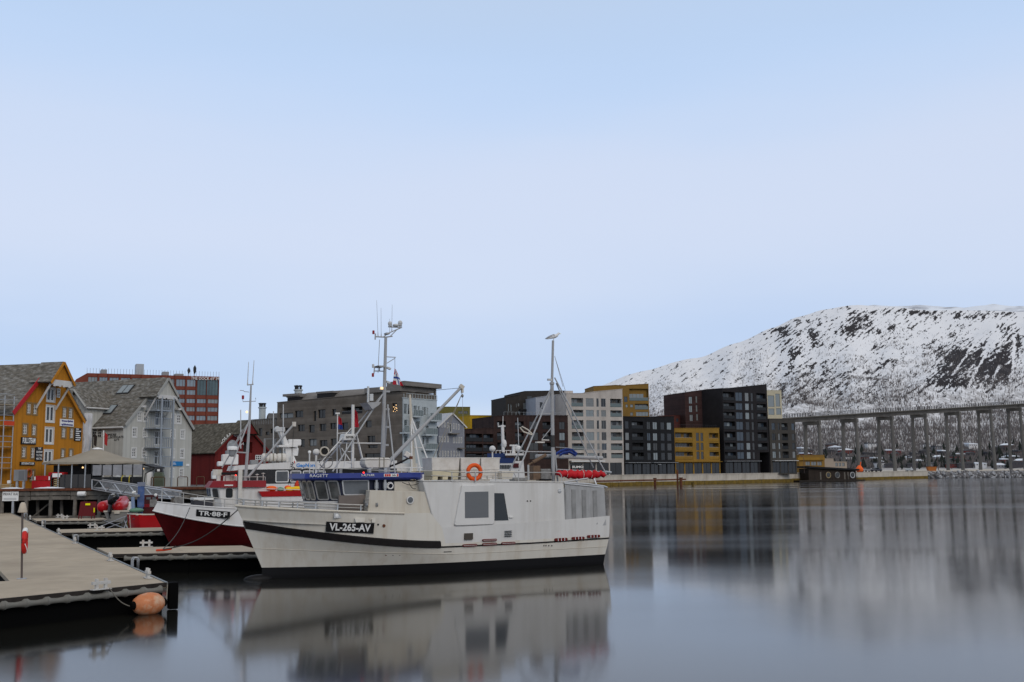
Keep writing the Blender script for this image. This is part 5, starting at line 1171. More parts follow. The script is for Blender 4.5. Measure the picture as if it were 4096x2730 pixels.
# cleats and loops
def cleat_proto():
    t=thing('cleat','white steel mooring cleat','cleat',group='white mooring cleats')
    m=MB(); m.box(-.29,.29,-.1,.1,0,.02); m.build('base_plate','cleat_white',t)
    for x in (-.14,.14): m=MB(); m.box(x-.04,x+.04,-.04,.04,.02,.31); m.build('post','cleat_white',t)
    m=MB(); m.box(-.28,.28,-.048,.048,.15,.23); m.build('crossbar','cleat_white',t); return t
cl=cleat_proto(); first=True
CL=[(c5(1005,645),nd,'white cleat on the near edge, with rope to the orange buoy'),(c5(1510,528),wd,'white cleat on the walkway edge nearest the black corner post'),(c5(1130,355),wd,'white cleat where the nearest finger leaves the walkway'),(c5(770,185),wd,'white cleat between the nearest and the middle finger pontoon'),(c4(795,900),wd,'white cleat where the middle finger leaves the walkway'),(c4(580,800),wd,'white cleat between the middle and the farthest finger pontoon'),(c4(415,712),wd,'white cleat where the farthest finger leaves the walkway'),(c4(320,660),wd,'white cleat on the walkway behind the beige hood pole'),(c4(1910,1072),FING[0][2],'white cleat on the far side of the nearest finger pontoon'),(c4(1208,828),FING[1][2],'white cleat at the back of the middle finger pontoon'),(c4(1300,862),FING[1][2],'white cleat at the front of the middle finger pontoon'),(c4(780,692),FING[2][2],'white cleat at the back of the farthest finger pontoon'),(c4(852,712),FING[2][2],'white cleat at the front of the farthest finger pontoon')]
for p,d,l in CL:
    P_=atz(p,DZ+.012)
    if d is wd: P_=P_+wn_*.12
    o=cl if first else dup(cl); first=False; o.location=P_; o.rotation_euler=(0,0,math.atan2(d.y,d.x)); o['label']=l
lp0=None
for i,(p,l) in enumerate(((c5(1345,410),'pair of grey ladder loops nearest the black corner post'),(c5(755,160),'pair of grey ladder loops beside the second walkway cleat'),(c4(570,782),'pair of grey ladder loops between the two far fingers'),(c4(335,680),'pair of grey ladder loops behind the beige hood pole'))):
    if lp0 is None:
        lp0=thing('ladder_loops',l,'ladder handle',group='ladder loops'); 
        for s_ in (-.16,.16): m=MB(); m.tube([(s_,-.1,-.3),(s_,-.1,.22),(s_,-.06,.30),(s_,.05,.30),(s_,.1,.22),(s_,.1,0)],.028,6); m.build('loop','galv',lp0)
        o=lp0
    else: o=dup(lp0); o['label']=l
    o.location=atz(p,DZ)-wn_*.0; o.rotation_euler=(0,0,math.atan2(wd.y,wd.x))
# orange buoy and its ropes
M('buoy_orange',(.52,.19,.08),.5,var=.12,vscale=5,stain=(.56,.44,.31),stain_scale=2.0,stain_amt=1.,stretch=(1,1,1)); M('rope',(.24,.22,.18),.9); M('rope_dark',(.06,.06,.055),.9)
bc=atz(c5(1475,868),0.06); bc.z=.29
bu=thing('mooring_buoy','large stained orange and white buoy floating at the near dock corner','buoy',bc,math.atan2(nd.y,nd.x)+math.pi)
m=MB(); m.lathe([(.02,-.56),(.12,-.54),(.24,-.46),(.34,-.28),(.38,-.05),(.38,.12),(.33,.32),(.22,.48),(.1,.54),(.02,.55)],(0,0,0),22,'x'); m.build('body','buoy_orange',bu,smooth=True); bu.scale=(.9,.88,.88)
for a,b in ((-.66,-.5),(.5,.64)): m=MB(); m.lathe([(.10,a),(.14,a+.02),(.14,b-.02),(.11,b)],(0,0,0),12,'x'); m.build('eye','pontoon_black',bu)
def ropeobj(pts,r,label,mat='rope',sag=.15,n=10,name='rope'):
    P,Q=Vector(pts[0]),Vector(pts[-1]); m=MB(); m.tube([P.lerp(Q,i/n)-Vector((0,0,sag*math.sin(math.pi*i/n))) for i in range(n+1)],r,5); return tag(m.build(name,mat),label,'rope')
ropeobj([atz(c5(1090,630),DZ+.1),bc-nd*-.62],.014,'thin rope from the near cleat to the orange buoy',sag=.1)
ropeobj([bc+nd*-.6,RC+Vector((.05,-.1,-.05))],.014,'thin rope from the orange buoy up to the corner',sag=.06)
# pole with hood and life ring
pb=atz(c4(283,1492),DZ); pl=thing('ring_pole','thin brown pole with beige hood on the walkway','pole',pb)
tp_=atY(c4(294,560),pb.y); m=MB(); m.tube([(0,0,0),(tp_.x-pb.x,0,tp_.z-pb.z)],.035,8); m.build('pole',M('pole_brown',(.09,.07,.06),.5,metal=.3),pl)
h0=atY(c4(294,625),pb.y); h1=atY(c4(294,490),pb.y); m=MB(); x_=h0.x-pb.x; m.lathe([(.14,h0.z-pb.z),(.145,h0.z-pb.z+.03),(.11,(h0.z*.45+h1.z*.55)-pb.z),(.085,h1.z-pb.z-.05),(.04,h1.z-pb.z)],(x_,0,0),10); m.build('hood',M('hood',(.50,.43,.34),.8,var=.1,vscale=6),pl,smooth=True)
m=MB(); m.lathe([(.16,0),(.16,.02),(.05,.03)],(0,0,0),10); m.build('foot_plate','galv',pl)
lr0=atY(c4(336,820),pb.y); lr1=atY(c4(336,1165),pb.y); cz_=(lr0.z+lr1.z)/2; Rr=(lr0.z-lr1.z)/2-.075
lr=thing('life_ring','red and white life ring hanging edge-on on the brown pole','life ring',(lr0.x,pb.y-.02,cz_),R(110))
M('ring_red',(.55,.025,.02),.5); 
def arc(R_,a0,a1,n): return [(R_*math.cos(a0+(a1-a0)*i/n),0,R_*math.sin(a0+(a1-a0)*i/n)) for i in range(n+1)]
m=MB(); m.tube(arc(Rr,R(128),R(412),22),.075,10); m.build('ring','ring_red',lr,smooth=True); m=MB(); m.tube(arc(Rr,R(52),R(128),9),.079,10); m.build('white_band','sign_white',lr,smooth=True)
m=MB(); m.tube([(Rr*1.25*math.cos(R(a)),-.1*math.sin(R(a*2)),Rr*1.2*math.sin(R(a))) for a in range(-170,0,12)],.012,5); m.build('grab_line','sign_white',lr)
# private quay sign
sb_=atz(c4(165,636),DZ); sg=thing('sign','white private quay sign on a grey post at the far end of the walkway','sign',sb_); k=sb_.y/F
m=MB(); m.box(-.10,.10,-.06,.06,0,(636-440)*.30607*k); m.build('post','galv',sg)
r=[atY(c4(x,y),sb_.y-.1) for x,y in ((35,352),(240,472))]; m=MB(); m.box(r[0].x-sb_.x,r[1].x-sb_.x,-.12,-.08,r[1].z-DZ,r[0].z-DZ); bd=m.build('board','sign_white',sg)
xm=(r[0].x+r[1].x)/2-sb_.x; hh=r[0].z-r[1].z; wd_=r[1].x-r[0].x
o=text('PRIVAT KAI',hh*.42,M('sign_ink',(.03,.03,.035),.6),bd,(xm,-.125,r[0].z-DZ-hh*.28)); w_=max(v.co.x for v in o.data.vertices)*2; o.scale=(wd_*.9/w_,1,1)
for i in range(2):
    m=MB(); z=r[1].z-DZ+hh*(.28-.14*i); m.box(xm-wd_*.42,xm+wd_*.38,-.125,-.121,z-hh*.025,z+hh*.025); m.build('small_print','frame_grey',bd)
# red a-frame barrier on the far finger
rb=atz(c4(1150,703),DZ); q=thing('a_frame_sign','dark red folding sign with yellow stripe on the farthest finger pontoon','sign',rb)
m=MB(); m.hexa([(-.65,-.3,.2),(.65,-.3,.2),(.65,-.26,.2),(-.65,-.26,.2)],[(-.6,-.02,1.3),(.6,-.02,1.3),(.6,.02,1.3),(-.6,.02,1.3)]); m.build('panel',M('red_dark',(.10,.008,.009),.6),q)
for x in (-.6,-.4,.4,.6): m=MB(); m.tube([(x,-.32,0),(x,0,1.25)],.04,5); m.build('leg','red_dark',q)
m=MB(); m.cbox((.0,-.13,1.1),.36,.06,.15); m.build('label_plate',M('hi_vis',(.75,.72,.0),.6),q); m=MB(); m.cbox((.55,-.24,.65),.07,.06,.35); m.build('reflector','hi_vis',q)
# ------------------------------------------------------------------ boats: helpers
random.seed(77)
M('hull_white',(.63,.60,.53),.35,var=.05,vscale=.6,stain=(.42,.33,.22),stain_scale=1.0,stain_amt=.38,stainstretch=(2.2,2.2,.22),bump=.03,bscale=2,coat=.2)
M('house_white',(.62,.61,.585),.4,var=.05,vscale=.8,stain=(.40,.37,.32),stain_scale=1.5,stain_amt=.35,stainstretch=(2,2,.15),bump=.03,bscale=3)
M('cream',(.56,.52,.44),.45,var=.06,vscale=.8,stain=(.38,.28,.17),stain_scale=1.6,stain_amt=.35,stainstretch=(2,2,.2))
M('boot_black',(.008,.008,.009),.5); M('rubber',(.012,.010,.010),.55,var=.3,vscale=4)
M('navy',(.02,.024,.045),.4); M('roof_blue',(.016,.03,.19),.35,coat=.3,var=.1,vscale=2); M('stainless',(.45,.44,.42),.35,metal=.7,var=.12,vscale=5); M('mast_grey',(.36,.365,.37),.5,var=.12,vscale=2,stain=(.2,.17,.14),stain_scale=2,stain_amt=.4)
M('alu_panel',(.36,.36,.355),.5,metal=.2,var=.12,vscale=1.2,stain=(.22,.21,.2),stain_scale=2,stain_amt=.5,stainstretch=(3,3,.3)); M('soot',(.02,.02,.02),.8)
M('boat_glass',(.022,.026,.030),.04); M('wheel_glass',(.085,.088,.085),.06,var=.5,vscale=2.2); M('boat_glass_grey',(.10,.11,.12),.08,var=.25,vscale=1.2); M('ring_orange',(.72,.10,.015),.5,var=.08); M('slot_red',(.12,.014,.012),.6); M('plate_black',(.012,.012,.013),.4)  # wheel_glass, boat_glass_grey: reflected light put into the grey base colour
M('tub_white',(.60,.57,.52),.55,var=.08,vscale=2,stain=(.35,.29,.22),stain_scale=2.5,stain_amt=.4); M('tub_yellow',(.52,.47,.33),.6,var=.1); M('red_cover',(.46,.012,.018),.55,var=.25,vscale=4,bump=.5,bscale=9); M('blue_line',(.03,.06,.25),.7)
def hull_loft(par,levels,nst,name_mats,keel=True):
    """levels: list of (ustem,ustern,b,p,full, zfun(t)); builds port+starboard strips between consecutive levels"""
    def pt(l,t,s):
        us,ue,b,p,full,zf=l; u=us+(ue-us)*t
        f=1-(1-min(t/full,1))**p; f*=1-.06*max(0,(t-.8)/.2)**2
        return (u,s*b*f,zf(t))
    ts=[(i/nst)**1.35 for i in range(nst+1)]
    for (i0,i1,name,mat) in name_mats:
        m=MB()
        for s in (-1,1):
            rows=[]
            for k in range(i0,i1):
                A,B_=levels[k],levels[k+1]; sub=3
                for q in range(sub+(1 if k==i1-1 else 0)):
                    w=q/sub; rows.append([tuple(Vector(pt(A,t,s)).lerp(Vector(pt(B_,t,s)),w)) for t in ts])
            n=len(m.f); m.grid(rows)
            if s>0: m.f[n:]=[f[::-1] for f in m.f[n:]]
        # transom
        a=[pt(levels[k],1,-1) for k in range(i0,i1+1)]; b=[pt(levels[k],1,1) for k in range(i0,i1+1)]
        k0=len(m.v); m.v+=a+b[::-1]; m.f.append(tuple(range(k0,k0+len(a)+len(b)))[::-1])
        o=m.build(name,mat,par,smooth='auto')
    return pt
def quadwin(par,b0,b1,t0,t1,s0,s1,h0,h1,fm,gm,fw=.05,pr=.025,name='window'):
    """window on a sloping panel b0-b1 (bottom) t0-t1 (top), in panel fractions"""
    b0,b1,t0,t1=map(Vector,(b0,b1,t0,t1)); P=lambda s,h:b0.lerp(b1,s).lerp(t0.lerp(t1,s),h)
    ou=(P(1,.5)-P(0,.5)).normalized(); up=(P(.5,1)-P(.5,0)).normalized(); n=ou.cross(up).normalized()
    W_=(P(1,.5)-P(0,.5)).length; H_=(P(.5,1)-P(.5,0)).length
    def ring(ins,off,k=5,r=.10):
        out=[]; a0,a1,c0,c1=s0+ins/W_,s1-ins/W_,h0+ins/H_,h1-ins/H_; rs,rh=max(r-ins,.02)/W_,max(r-ins,.02)/H_
        for (cx,cy,st) in ((a1-rs,c1-rh,0),(a0+rs,c1-rh,90),(a0+rs,c0+rh,180),(a1-rs,c0+rh,270)):
            for i in range(k):
                a=R(st+90*i/(k-1)); out.append(P(cx+rs*math.cos(a),cy+rh*math.sin(a))+n*off)
        return out
    o1,o2,i2,i1=ring(0,.0),ring(0,pr),ring(fw,pr),ring(fw,.004); N=len(o1)
    m=MB(); m.v=[tuple(v) for v in o1+o2+i2+i1]
    for q in range(3): m.f+=[(q*N+i,q*N+(i+1)%N,(q+1)*N+(i+1)%N,(q+1)*N+i) for i in range(N)]
    w=m.build(name,fm,par)
    m=MB(); m.v=[tuple(v) for v in ring(fw*.9,.008)]; m.f=[tuple(range(N))]; m.build('pane',gm,w); return w
def rail(par,pts,posts,r=.025,name='rail',mat='stainless',extra=()):
    m=MB(); m.tube(pts,r,6)
    for e in extra: m.tube(e,r*.7,5)
    for a,b in posts: m.tube([a,b],r,6)
    return m.build(name,mat,par)
def wire(par,a,b,r=.012,mat='rope_dark',sag=0,name='wire'):
    a,b=Vector(a),Vector(b); m=MB(); n=6 if sag else 1; m.tube([a.lerp(b,i/n)-Vector((0,0,sag*math.sin(math.pi*i/n))) for i in range(n+1)],r,4); return m.build(name,mat,par)
# ------------------------------------------------------------------ the white fishing boat
BF_=Fr((-9.95,43.05),R(28)); B=BF_
bt=thing('fishing_boat','large white fishing boat with blue wheelhouse roof and black rubbing strake, in front','fishing boat',(B.o[0],B.o[1],0),B.th)
def L(p,y): u,z=B.lz(p,y); return Vector((u,y,z))
def st_top(t): return st_bot(t)+.26
def st_bot(t): u=-.7+15.6*t; return 1.04+.93*max(0,1-(u+.7)/7.6)**1.5+.06*max(0,(u-11)/4)
rails=lambda t:(lambda u: 2.86-.40*min(1,max(0,(u+1.06)/6.2))**.8 if u<6.25 else 1.84+.26*max(0,(u-6.25)/8.65)**1.4)(-1.06+15.98*t)
LV=[(.7,14.2,1.75,1.6,.62,lambda t:-.6),(.05,14.7,2.06,1.7,.58,lambda t:0.),(.02,14.76,2.12,1.8,.56,lambda t:.42),(-.32,14.82,2.2,2.0,.50,lambda t:1.18-.42*min(1,t/.5)),(-.68,14.88,2.26,2.2,.46,st_bot),(-.75,14.9,2.28,2.25,.46,st_top),(-1.06,14.92,2.32,2.4,.42,rails)]
pt=hull_loft(bt,LV,34,[(0,2,'antifouling','boot_black'),(2,6,'hull','hull_white')])
ho=[o for o in bt.children if o.name.startswith('hull')][0]; ho.data.materials.append(MATS['house_white'])
for p in ho.data.polygons:
    if p.center.x>6.7 and p.center.z>1.2: p.material_index=1
# bulbous forefoot
m=MB(); m.ball((-.05,0,-.02),.45,10,6,(1.5,.5,.42)); m.build('bulb','boot_black',bt,smooth=True)
for s in (-1,1):
    m=MB(); rows=[]
    for i in range(60):
        t=(i/59)*.5; u=pt(LV[5],t,s); l=pt(LV[4],t,s); o=.07*s
        if u[0]>6.72: break
        rows.append([(l[0],l[1],l[2]-.02),(l[0],l[1]+o,l[2]),(u[0],u[1]+o,u[2]-.02),(u[0],u[1],u[2]+.02)])
    m.grid(rows); m.build('rubbing_strake','rubber',bt)
    m=MB(); m.tube([tuple(Vector(pt(LV[4],t/40,s))+Vector((0,.015*s,.03))) for t in range(19,41)],.032,6); m.build('strake_aft','rubber',bt)
    m=MB(); m.tube([pt(LV[6],t/40*.385,s) for t in range(41)],.05,6); m.build('cap_rail','cream',bt)
    m=MB(); m.tube([tuple(Vector(pt(LV[3],t/40,s))+Vector((0,.004*s,0))) for t in range(41)],.012,4); m.build('knuckle_line','cream',bt)
# decks
dk=MB(); rows=[]
for i in range(31):
    t=i/30*.46; a=pt(LV[6],t,-1); rows.append([(a[0]+.08,a[1]*.96,a[2]-.55),(a[0]+.08,-a[1]*.96,a[2]-.55)])
dk.grid(rows); dk.build('foredeck','alu_panel',bt)
m=MB(); m.box(6.6,14.7,-2.1,2.1,1.55,1.62); m.build('main_deck','alu_panel',bt)
# registration plate, on the flare
p0,p1=L(d1(1092,935),-1.99),L(d1(1612,965),-2.12)
def hull_y(u,z):   # near-side breadth of the hull at u,z (search)
    best=None
    for k in range(2,6):
        for w in (0,.25,.5,.75):
            A,B_=LV[k],LV[k+1]
            lo,hi=0.,1.
            for _ in range(18):
                t=(lo+hi)/2; q=Vector(pt(A,t,-1)).lerp(Vector(pt(B_,t,-1)),w)
                if q.x<u: lo=t
                else: hi=t
            if best is None or abs(q.z-z)<best[0]: best=(abs(q.z-z),q.y)
    return best[1]
def onhull(p,off=.0):
    y=-2.
    for _ in range(6):
        u,z=B.lz(p,y); y=hull_y(u,z)-off
    return Vector((u,y,z))
def hull_patch(q,cf,name,mat,nx=8,nz=3,off=.03,par=None):
    x0,y0,x1,y1=q; rows=[]
    for j in range(nz+1):
        rows.append([onhull(cf(x0+(x1-x0)*i/nx,(y1+(y0-y1)*j/nz)+(22*i/nx if q[2]-q[0]>300 else 0)),off) for i in range(nx+1)])
    m=MB(); m.grid(rows); o=m.build(name,mat,par or bt); sm=o.modifiers.new('s','SOLIDIFY'); sm.thickness=.02; sm.offset=0; return o
a,b=onhull(d1(1090,930),.03),onhull(d1(1612,955),.03); c_=onhull(d1(1350,945),.03); hh=.5
za,zb=onhull(d1(1092,885),.03),onhull(d1(1092,990),.03); zc,zd=onhull(d1(1610,902),.03),onhull(d1(1610,1012),.03)
ux=((zd-zb)+(zc-za)).normalized(); upv=((za-zb)+(zc-zd)).normalized(); nrm_=ux.cross(upv).normalized(); upv=nrm_.cross(ux)
pw_=((zd-zb).length+(zc-za).length)/4; phh=((za-zb).length+(zc-zd).length)/4; ctr=(za+zb+zc+zd)/4
ctr=ctr+nrm_*(max((v-ctr).dot(nrm_) for v in (za,zb,zc,zd,c_))+.02)
mat_=Matrix.Translation(ctr)@Matrix((ux,upv,nrm_)).transposed().to_4x4()
m=MB(); m.box(-pw_,pw_,-phh,phh,-.05,.0); pl_=m.build('registration_plate','plate_black',bt); pl_.matrix_local=mat_
o=text('VL-265-AV',.44,'sign_white',pl_,(0,0,0),bold=.012); w_=max(v.co.x for v in o.data.vertices)*2; hgt=max(v.co.y for v in o.data.vertices)-min(v.co.y for v in o.data.vertices)
o.matrix_local=Matrix.Translation((0,0,.012))@Matrix.Diagonal((2*pw_*.86/w_,2*phh*.74/hgt,1,1))
# hawse, small fittings on the hull
h=onhull(d1(1215,820),.03); m=MB(); m.box(h.x-.15,h.x+.15,h.y-.02,h.y+.05,h.z-.1,h.z+.1); q=m.build('hawse_frame','stainless',bt); m=MB(); m.ball((h.x-.02,h.y-.02,h.z),.07,10,6,(1,.3,1)); m.build('lamp_glass','sign_white',q)
for x0,y0,x1,y1 in ((1400,850,1520,890),(1583,855,1628,893)):
    c=onhull(d1((x0+x1)/2,(y0+y1)/2),.02); w=(x1-x0)*.37/100/2; m=MB(); m.prism([(c.x-w,c.z+.07),(c.x+w,c.z+.07),(c.x+w*.8,c.z-.08),(c.x-w*.8,c.z-.08)],c.y-.03,c.y+.05); m.build('freeing_port','hull_white',bt)
for x,y,r in ((1655,917,.03),(1718,930,.05),(1740,1243,.035),(1815,1248,.02),(1890,1247,.02),(1647,1082,.035)):
    c=onhull(d1(x,y),.0); m=MB(); m.lathe([(r*1.3,-.02),(r*1.3,.0),(r,.012)],(c.x,c.y-.0,c.z),10,'y'); m.build('outlet','rust' if r>.03 else 'boot_black',bt)
# bow rail
for s in (-1,1):
    P=[]; 
    for i in range(25):
        t=i/24*.275; q=Vector(pt(LV[6],t,s)); P.append(q+Vector((.12,-.08*s,.26)))
    rail(bt,P,[(Vector(pt(LV[6],t,s))+Vector((.1,-.06*s,0)),Vector(pt(LV[6],t,s))+Vector((.12,-.08*s,.26))) for t in (.012,.05,.085,.125,.165,.215,.27)],.03,'bow_rail',extra=[[p-Vector((0,0,.12)) for p in P]])
# wheelhouse
zb_,zt_=2.35,3.86
bot=[(5.7,-1.5),(2.95,-1.5),(2.1,-.92),(1.95,0),(2.1,.92),(2.95,1.5),(5.7,1.5)]; top_=[(5.7,-1.52),(2.62,-1.52),(1.72,-.95),(1.55,0),(1.72,.95),(2.62,1.52),(5.7,1.52)]
m=MB(); n=len(bot); m.v=[(x,y,zb_) for x,y in bot]+[(x,y,zt_) for x,y in top_]; m.f=[(i,(i+1)%n,(i+1)%n+n,i+n)[::-1] for i in range(n)]+[tuple(range(n,2*n))[::-1]]
wh=m.build('wheelhouse','navy',bt)
z1=2.98; f_=(z1-zb_)/(zt_-zb_); mid=[(b_[0]+(t_[0]-b_[0])*f_,(b_[1]+(t_[1]-b_[1])*f_)) for b_,t_ in zip(bot,top_)]
m=MB(); m.v=[(x-.015 if x<5 else x,y*1.012,zb_) for x,y in bot]+[(x-.015 if x<5 else x,y*1.012,z1) for x,y in mid]; m.f=[(i,(i+1)%n,(i+1)%n+n,i+n)[::-1] for i in range(n-1)]; ap_=m.build('wheelhouse_apron','house_white',bt)
V3=lambda l,i,z:(l[i][0],l[i][1],z)
for (i,j) in ((3,2),(2,1)):
    quadwin(wh,V3(mid,i,z1),V3(mid,j,z1),V3(top_,i,zt_),V3(top_,j,zt_),.06 if i==3 else .04,.48 if i==3 else .5,.05,.93,'stainless','wheel_glass',.05)
    quadwin(wh,V3(mid,i,z1),V3(mid,j,z1),V3(top_,i,zt_),V3(top_,j,zt_),.52 if i==3 else .54,.95 if i==3 else .97,.05,.93,'stainless','wheel_glass',.05)
w0=L(d1(1262,590),-1.53); w1=L(d1(1525,590),-1.53); w2=L(d1(1262,452),-1.53)
quadwin(wh,(2.72,-1.525,z1+.2),(4.0,-1.525,z1+.2),(2.62,-1.53,zt_-.02),(4.0,-1.53,zt_-.02),.08,.92,.02,.97,'stainless','boat_glass_grey',.055)
q=B.lz(d1(1380,680),-1.7); m=MB(); m.box(L(d1(1232,680),-1.7).x,L(d1(1545,680),-1.7).x,-1.72,-1.56,2.3,L(d1(1400,600),-1.7).z); m.build('side_screen',M('screen_brown',(.16,.135,.12),.6,var=.1),bt)
# far-side windows
quadwin(wh,(4.0,1.525,z1+.2),(2.72,1.525,z1+.2),(4.0,1.53,zt_-.02),(2.62,1.53,zt_-.02),.08,.92,.02,.97,'stainless','boat_glass_grey',.055)
for (i,j) in ((5,4),(4,3)): quadwin(wh,V3(mid,i,z1),V3(mid,j,z1),V3(top_,i,zt_),V3(top_,j,zt_),.06,.94,.05,.93,'stainless','wheel_glass',.05)
# blue roof
rf=[(6.0,-1.85),(2.55,-1.85),(1.35,-1.1),(1.15,0),(1.35,1.1),(2.55,1.85),(6.0,1.85),(6.35,1.4),(6.35,-1.4)]
m=MB(); n=len(rf); lo=[(x+(.12 if x<2 else 0),y*.95,3.80) for x,y in rf]; md=[(x,y,3.88) for x,y in rf]; hi=[(x+(.05 if x<2 else 0),y*.98,4.08) for x,y in rf]
m.v=lo+md+hi; m.f=[tuple(range(n))]+[tuple(range(2*n,3*n))[::-1]]+[(i+k*n,i+(k+1)*n,(i+1)%n+(k+1)*n,(i+1)%n+k*n) for i in range(n) for k in (0,1)]
ro=m.build('wheelhouse_roof','roof_blue',bt)
a=Vector((1.35,-1.1,3.98)); b=Vector((2.55,-1.85,3.98)); th2=math.atan2(b.y-a.y,b.x-a.x)
text('RAGETT',.16,'sign_white',ro,tuple(a.lerp(b,.42)+Vector((-.02,-.035,-.0))),rot=(R(86),0,th2),sx=1.25)
text('S ALTV\u00c6R',.12,'sign_white',ro,(3.72,-1.86,3.985),rot=(R(86),0,0))
m=MB(); m.box(4.4,5.03,-1.875,-1.84,3.92,4.04); lg=m.build('maker_plate','sign_white',ro)
for k in range(3): m=MB(); m.box(4.43+k*.09,4.50+k*.09,-1.885,-1.874,3.935,4.025); m.build('badge','ring_red',lg)
m=MB(); m.box(4.95,5.01,-1.885,-1.874,3.935,4.025); m.build('badge','ring_red',lg)
text('Selfa',.09,'sign_ink',lg,(4.82,-1.877,3.98))
# casing with porthole
c0,c1x=L(d1(1550,545),-2.15),L(d1(2125,565),-2.15)
m=MB(); m.prism([(c0.x+.02,2.25),(6.4,1.3),(6.4,c1x.z),(c0.x+.06,c0.z),(c0.x-.02,2.6)],-2.16,-1.7); m.build('casing','cream',bt,bevel=.03)
m=MB(); m.prism([(c0.x+.02,2.25),(6.4,1.3),(6.4,c1x.z),(c0.x+.06,c0.z)],1.7,2.16); m.build('casing','cream',bt,bevel=.03)
m=MB(); m.box(4.95,6.5,-1.62,1.62,2.2,L(d1(2000,450),-1.62).z); m.build('engine_casing','cream',bt)
ph=L(d1(2000,652),-2.17); m=MB(); m.lathe([(.16,-2.19),(.16,-2.22),(.12,-2.225),(.11,-2.18)],(ph.x,0,ph.z),20,'y'); po=m.build('porthole','house_white',bt); m=MB(); m.lathe([(.01,-2.205),(.115,-2.2),(.115,-2.18)],(ph.x,0,ph.z),18,'y'); m.build('pane','boat_glass_grey',po)
for x in (1630,1722):
    q=L(d1(x,500),-1.62); m=MB(); m.tube([(q.x,-1.7,2.6),(q.x,-1.7,3.82)],.055,8); m.tube([(q.x,-1.7,3.45),(q.x,-1.7,3.7)],.085,8); m.build('exhaust_pipe','galv',bt)
q=L(d1(1785,495),-1.66); m=MB(); m.torus((q.x,-1.66,q.z),.13,.02,16,5,'y'); m.torus((q.x+.02,-1.68,q.z-.02),.11,.02,16,5,'y'); m.build('hose_coil','sign_white',bt)
# line hauler at the rail
q=L(d1(1575,690),-2.1); hl=MB(); hl.tube([(q.x,-2.05,2.3),(q.x,-2.05,q.z+.08)],.09,8); hl.box(q.x-.25,q.x+.25,-2.15,-1.95,q.z+.02,q.z+.16); hb=hl.build('hauler_frame',M('hauler_grey',(.2,.195,.185),.5,metal=.4,var=.3,vscale=6),bt)
for dx in (-.2,.22): m=MB(); m.lathe([(.02,-.04),(.09,-.03),(.05,0),(.09,.03),(.02,.04)],(q.x+dx,-2.18,q.z-.05),12,'x'); m.build('sheave','galv',hb); 
# main house
zl,zr=L(d2(235,445),-2.22).z,L(d2(1740,460),-2.22).z
hp=[(6.72,1.12),(12.62,1.2),(12.56,zr),(5.92,zl)]
m=MB(); m.prism(hp,-2.24,2.24); hs=m.build('deckhouse','house_white',bt,bevel=.04)
m=MB(); m.prism([(5.90,zl+.012),(12.6,zr+.012),(12.6,zr+.05),(5.90,zl+.05)],-2.27,2.27); m.build('roof_edge','house_white',bt)
YS=-2.245
def qs(x,y): return L(d2(x,y),YS)
a,b=qs(575,920),qs(1005,480); m=MB(); m.prism([(a.x,a.z+.05),(a.x+.08,a.z),(b.x-.12,a.z),(b.x-.02,a.z+.06),(b.x-.02,b.z),(a.x+.35,b.z)],-2.33,-2.2); bx_=m.build('window_box','house_white',bt,bevel=.03)
a,b=qs(685,838),qs(935,553); m=MB(); m.box(a.x,b.x,-2.34,-2.325,a.z,b.z); m.build('pane',M('film_glass',(.12,.125,.13),.03),bx_)
P4=[qs(1007,865),qs(1160,862),qs(1113,572),qs(1007,570)]; m=MB(); m.prism([(p.x,p.z) for p in P4],-2.252,-2.2); m.build('dark_window','boat_glass',bt)
a,b=qs(680,1068),qs(768,997); m=MB(); m.box(a.x,b.x,-2.365,-2.2,a.z,b.z); m.build('hatch_opening',M('hatch_dark',(.07,.06,.05),.7),bt)
for k in range(4): a,b=qs(1110,980+k*18),qs(1185,974+k*18); m=MB(); m.box(a.x,b.x,-2.36,-2.2,a.z,b.z+.012); m.build('louvre','boot_black',bt)
for (x0,y0,x1,y1) in ((667,1112,822,1145),(878,1057,1032,1088),(878,1100,1033,1132),(1083,1090,1230,1122),(1650,1048,1788,1085),(1835,1035,1968,1068),(2000,1015,2130,1050)):
    a,b=onhull(d2(x0,y1),.02),onhull(d2(x1,y0),.02); yy=min(a.y,b.y)-.035; r=max(.03,(b.z-a.z)/2); m=MB(); zc=(a.z+b.z)/2
    m.prism([(a.x+r+r*math.cos(t),zc+r*math.sin(t)) for t in [R(90+k*30) for k in range(7)]]+[(b.x-r+r*math.cos(t),zc+r*math.sin(t)) for t in [R(-90+k*30) for k in range(7)]],yy-.015,yy+.05); sc_=m.build('scupper','slot_red',bt)
    m=MB()
    if x0>1600:
        for k in range(1,4): xx=a.x+(b.x-a.x)*k/4; m.box(xx-.012,xx+.012,yy-.03,yy-.01,zc-r,zc+r)
    else: m.box(a.x+.03,b.x-.03,yy-.03,yy-.01,zc-.005,zc+.005)
    m.build('scupper_bar','sign_white',sc_)
c=qs(1707,547); m=MB(); m.lathe([(.02,-2.27),(.09,-2.265),(.09,-2.23)],(c.x,0,c.z),16,'y'); rv=m.build('round_vent','stainless',bt); m=MB(); m.box(c.x-.08,c.x+.08,-2.285,-2.27,c.z-.012,c.z+.012); m.build('vent_bar','sign_white',rv)
for x in (1362,1395): c=qs(x,655); m=MB(); m.lathe([(.03,-2.26),(.03,-2.23)],(c.x,0,c.z),8,'y'); m.build('bolt','boot_black',bt)
for x in (1538,1560,1590,1622): c=onhull(d2(x,1133),.0); m=MB(); m.lathe([(.028,-.02),(.028,.03)],(c.x,c.y,c.z),8,'y'); m.build('outlet','boot_black',bt)
c=onhull(d2(510,1198),.01); m=MB(); m.box(c.x-.17,c.x+.17,c.y-.015,c.y+.05,c.z-.012,c.z+.012); m.build('outlet','boot_black',bt)
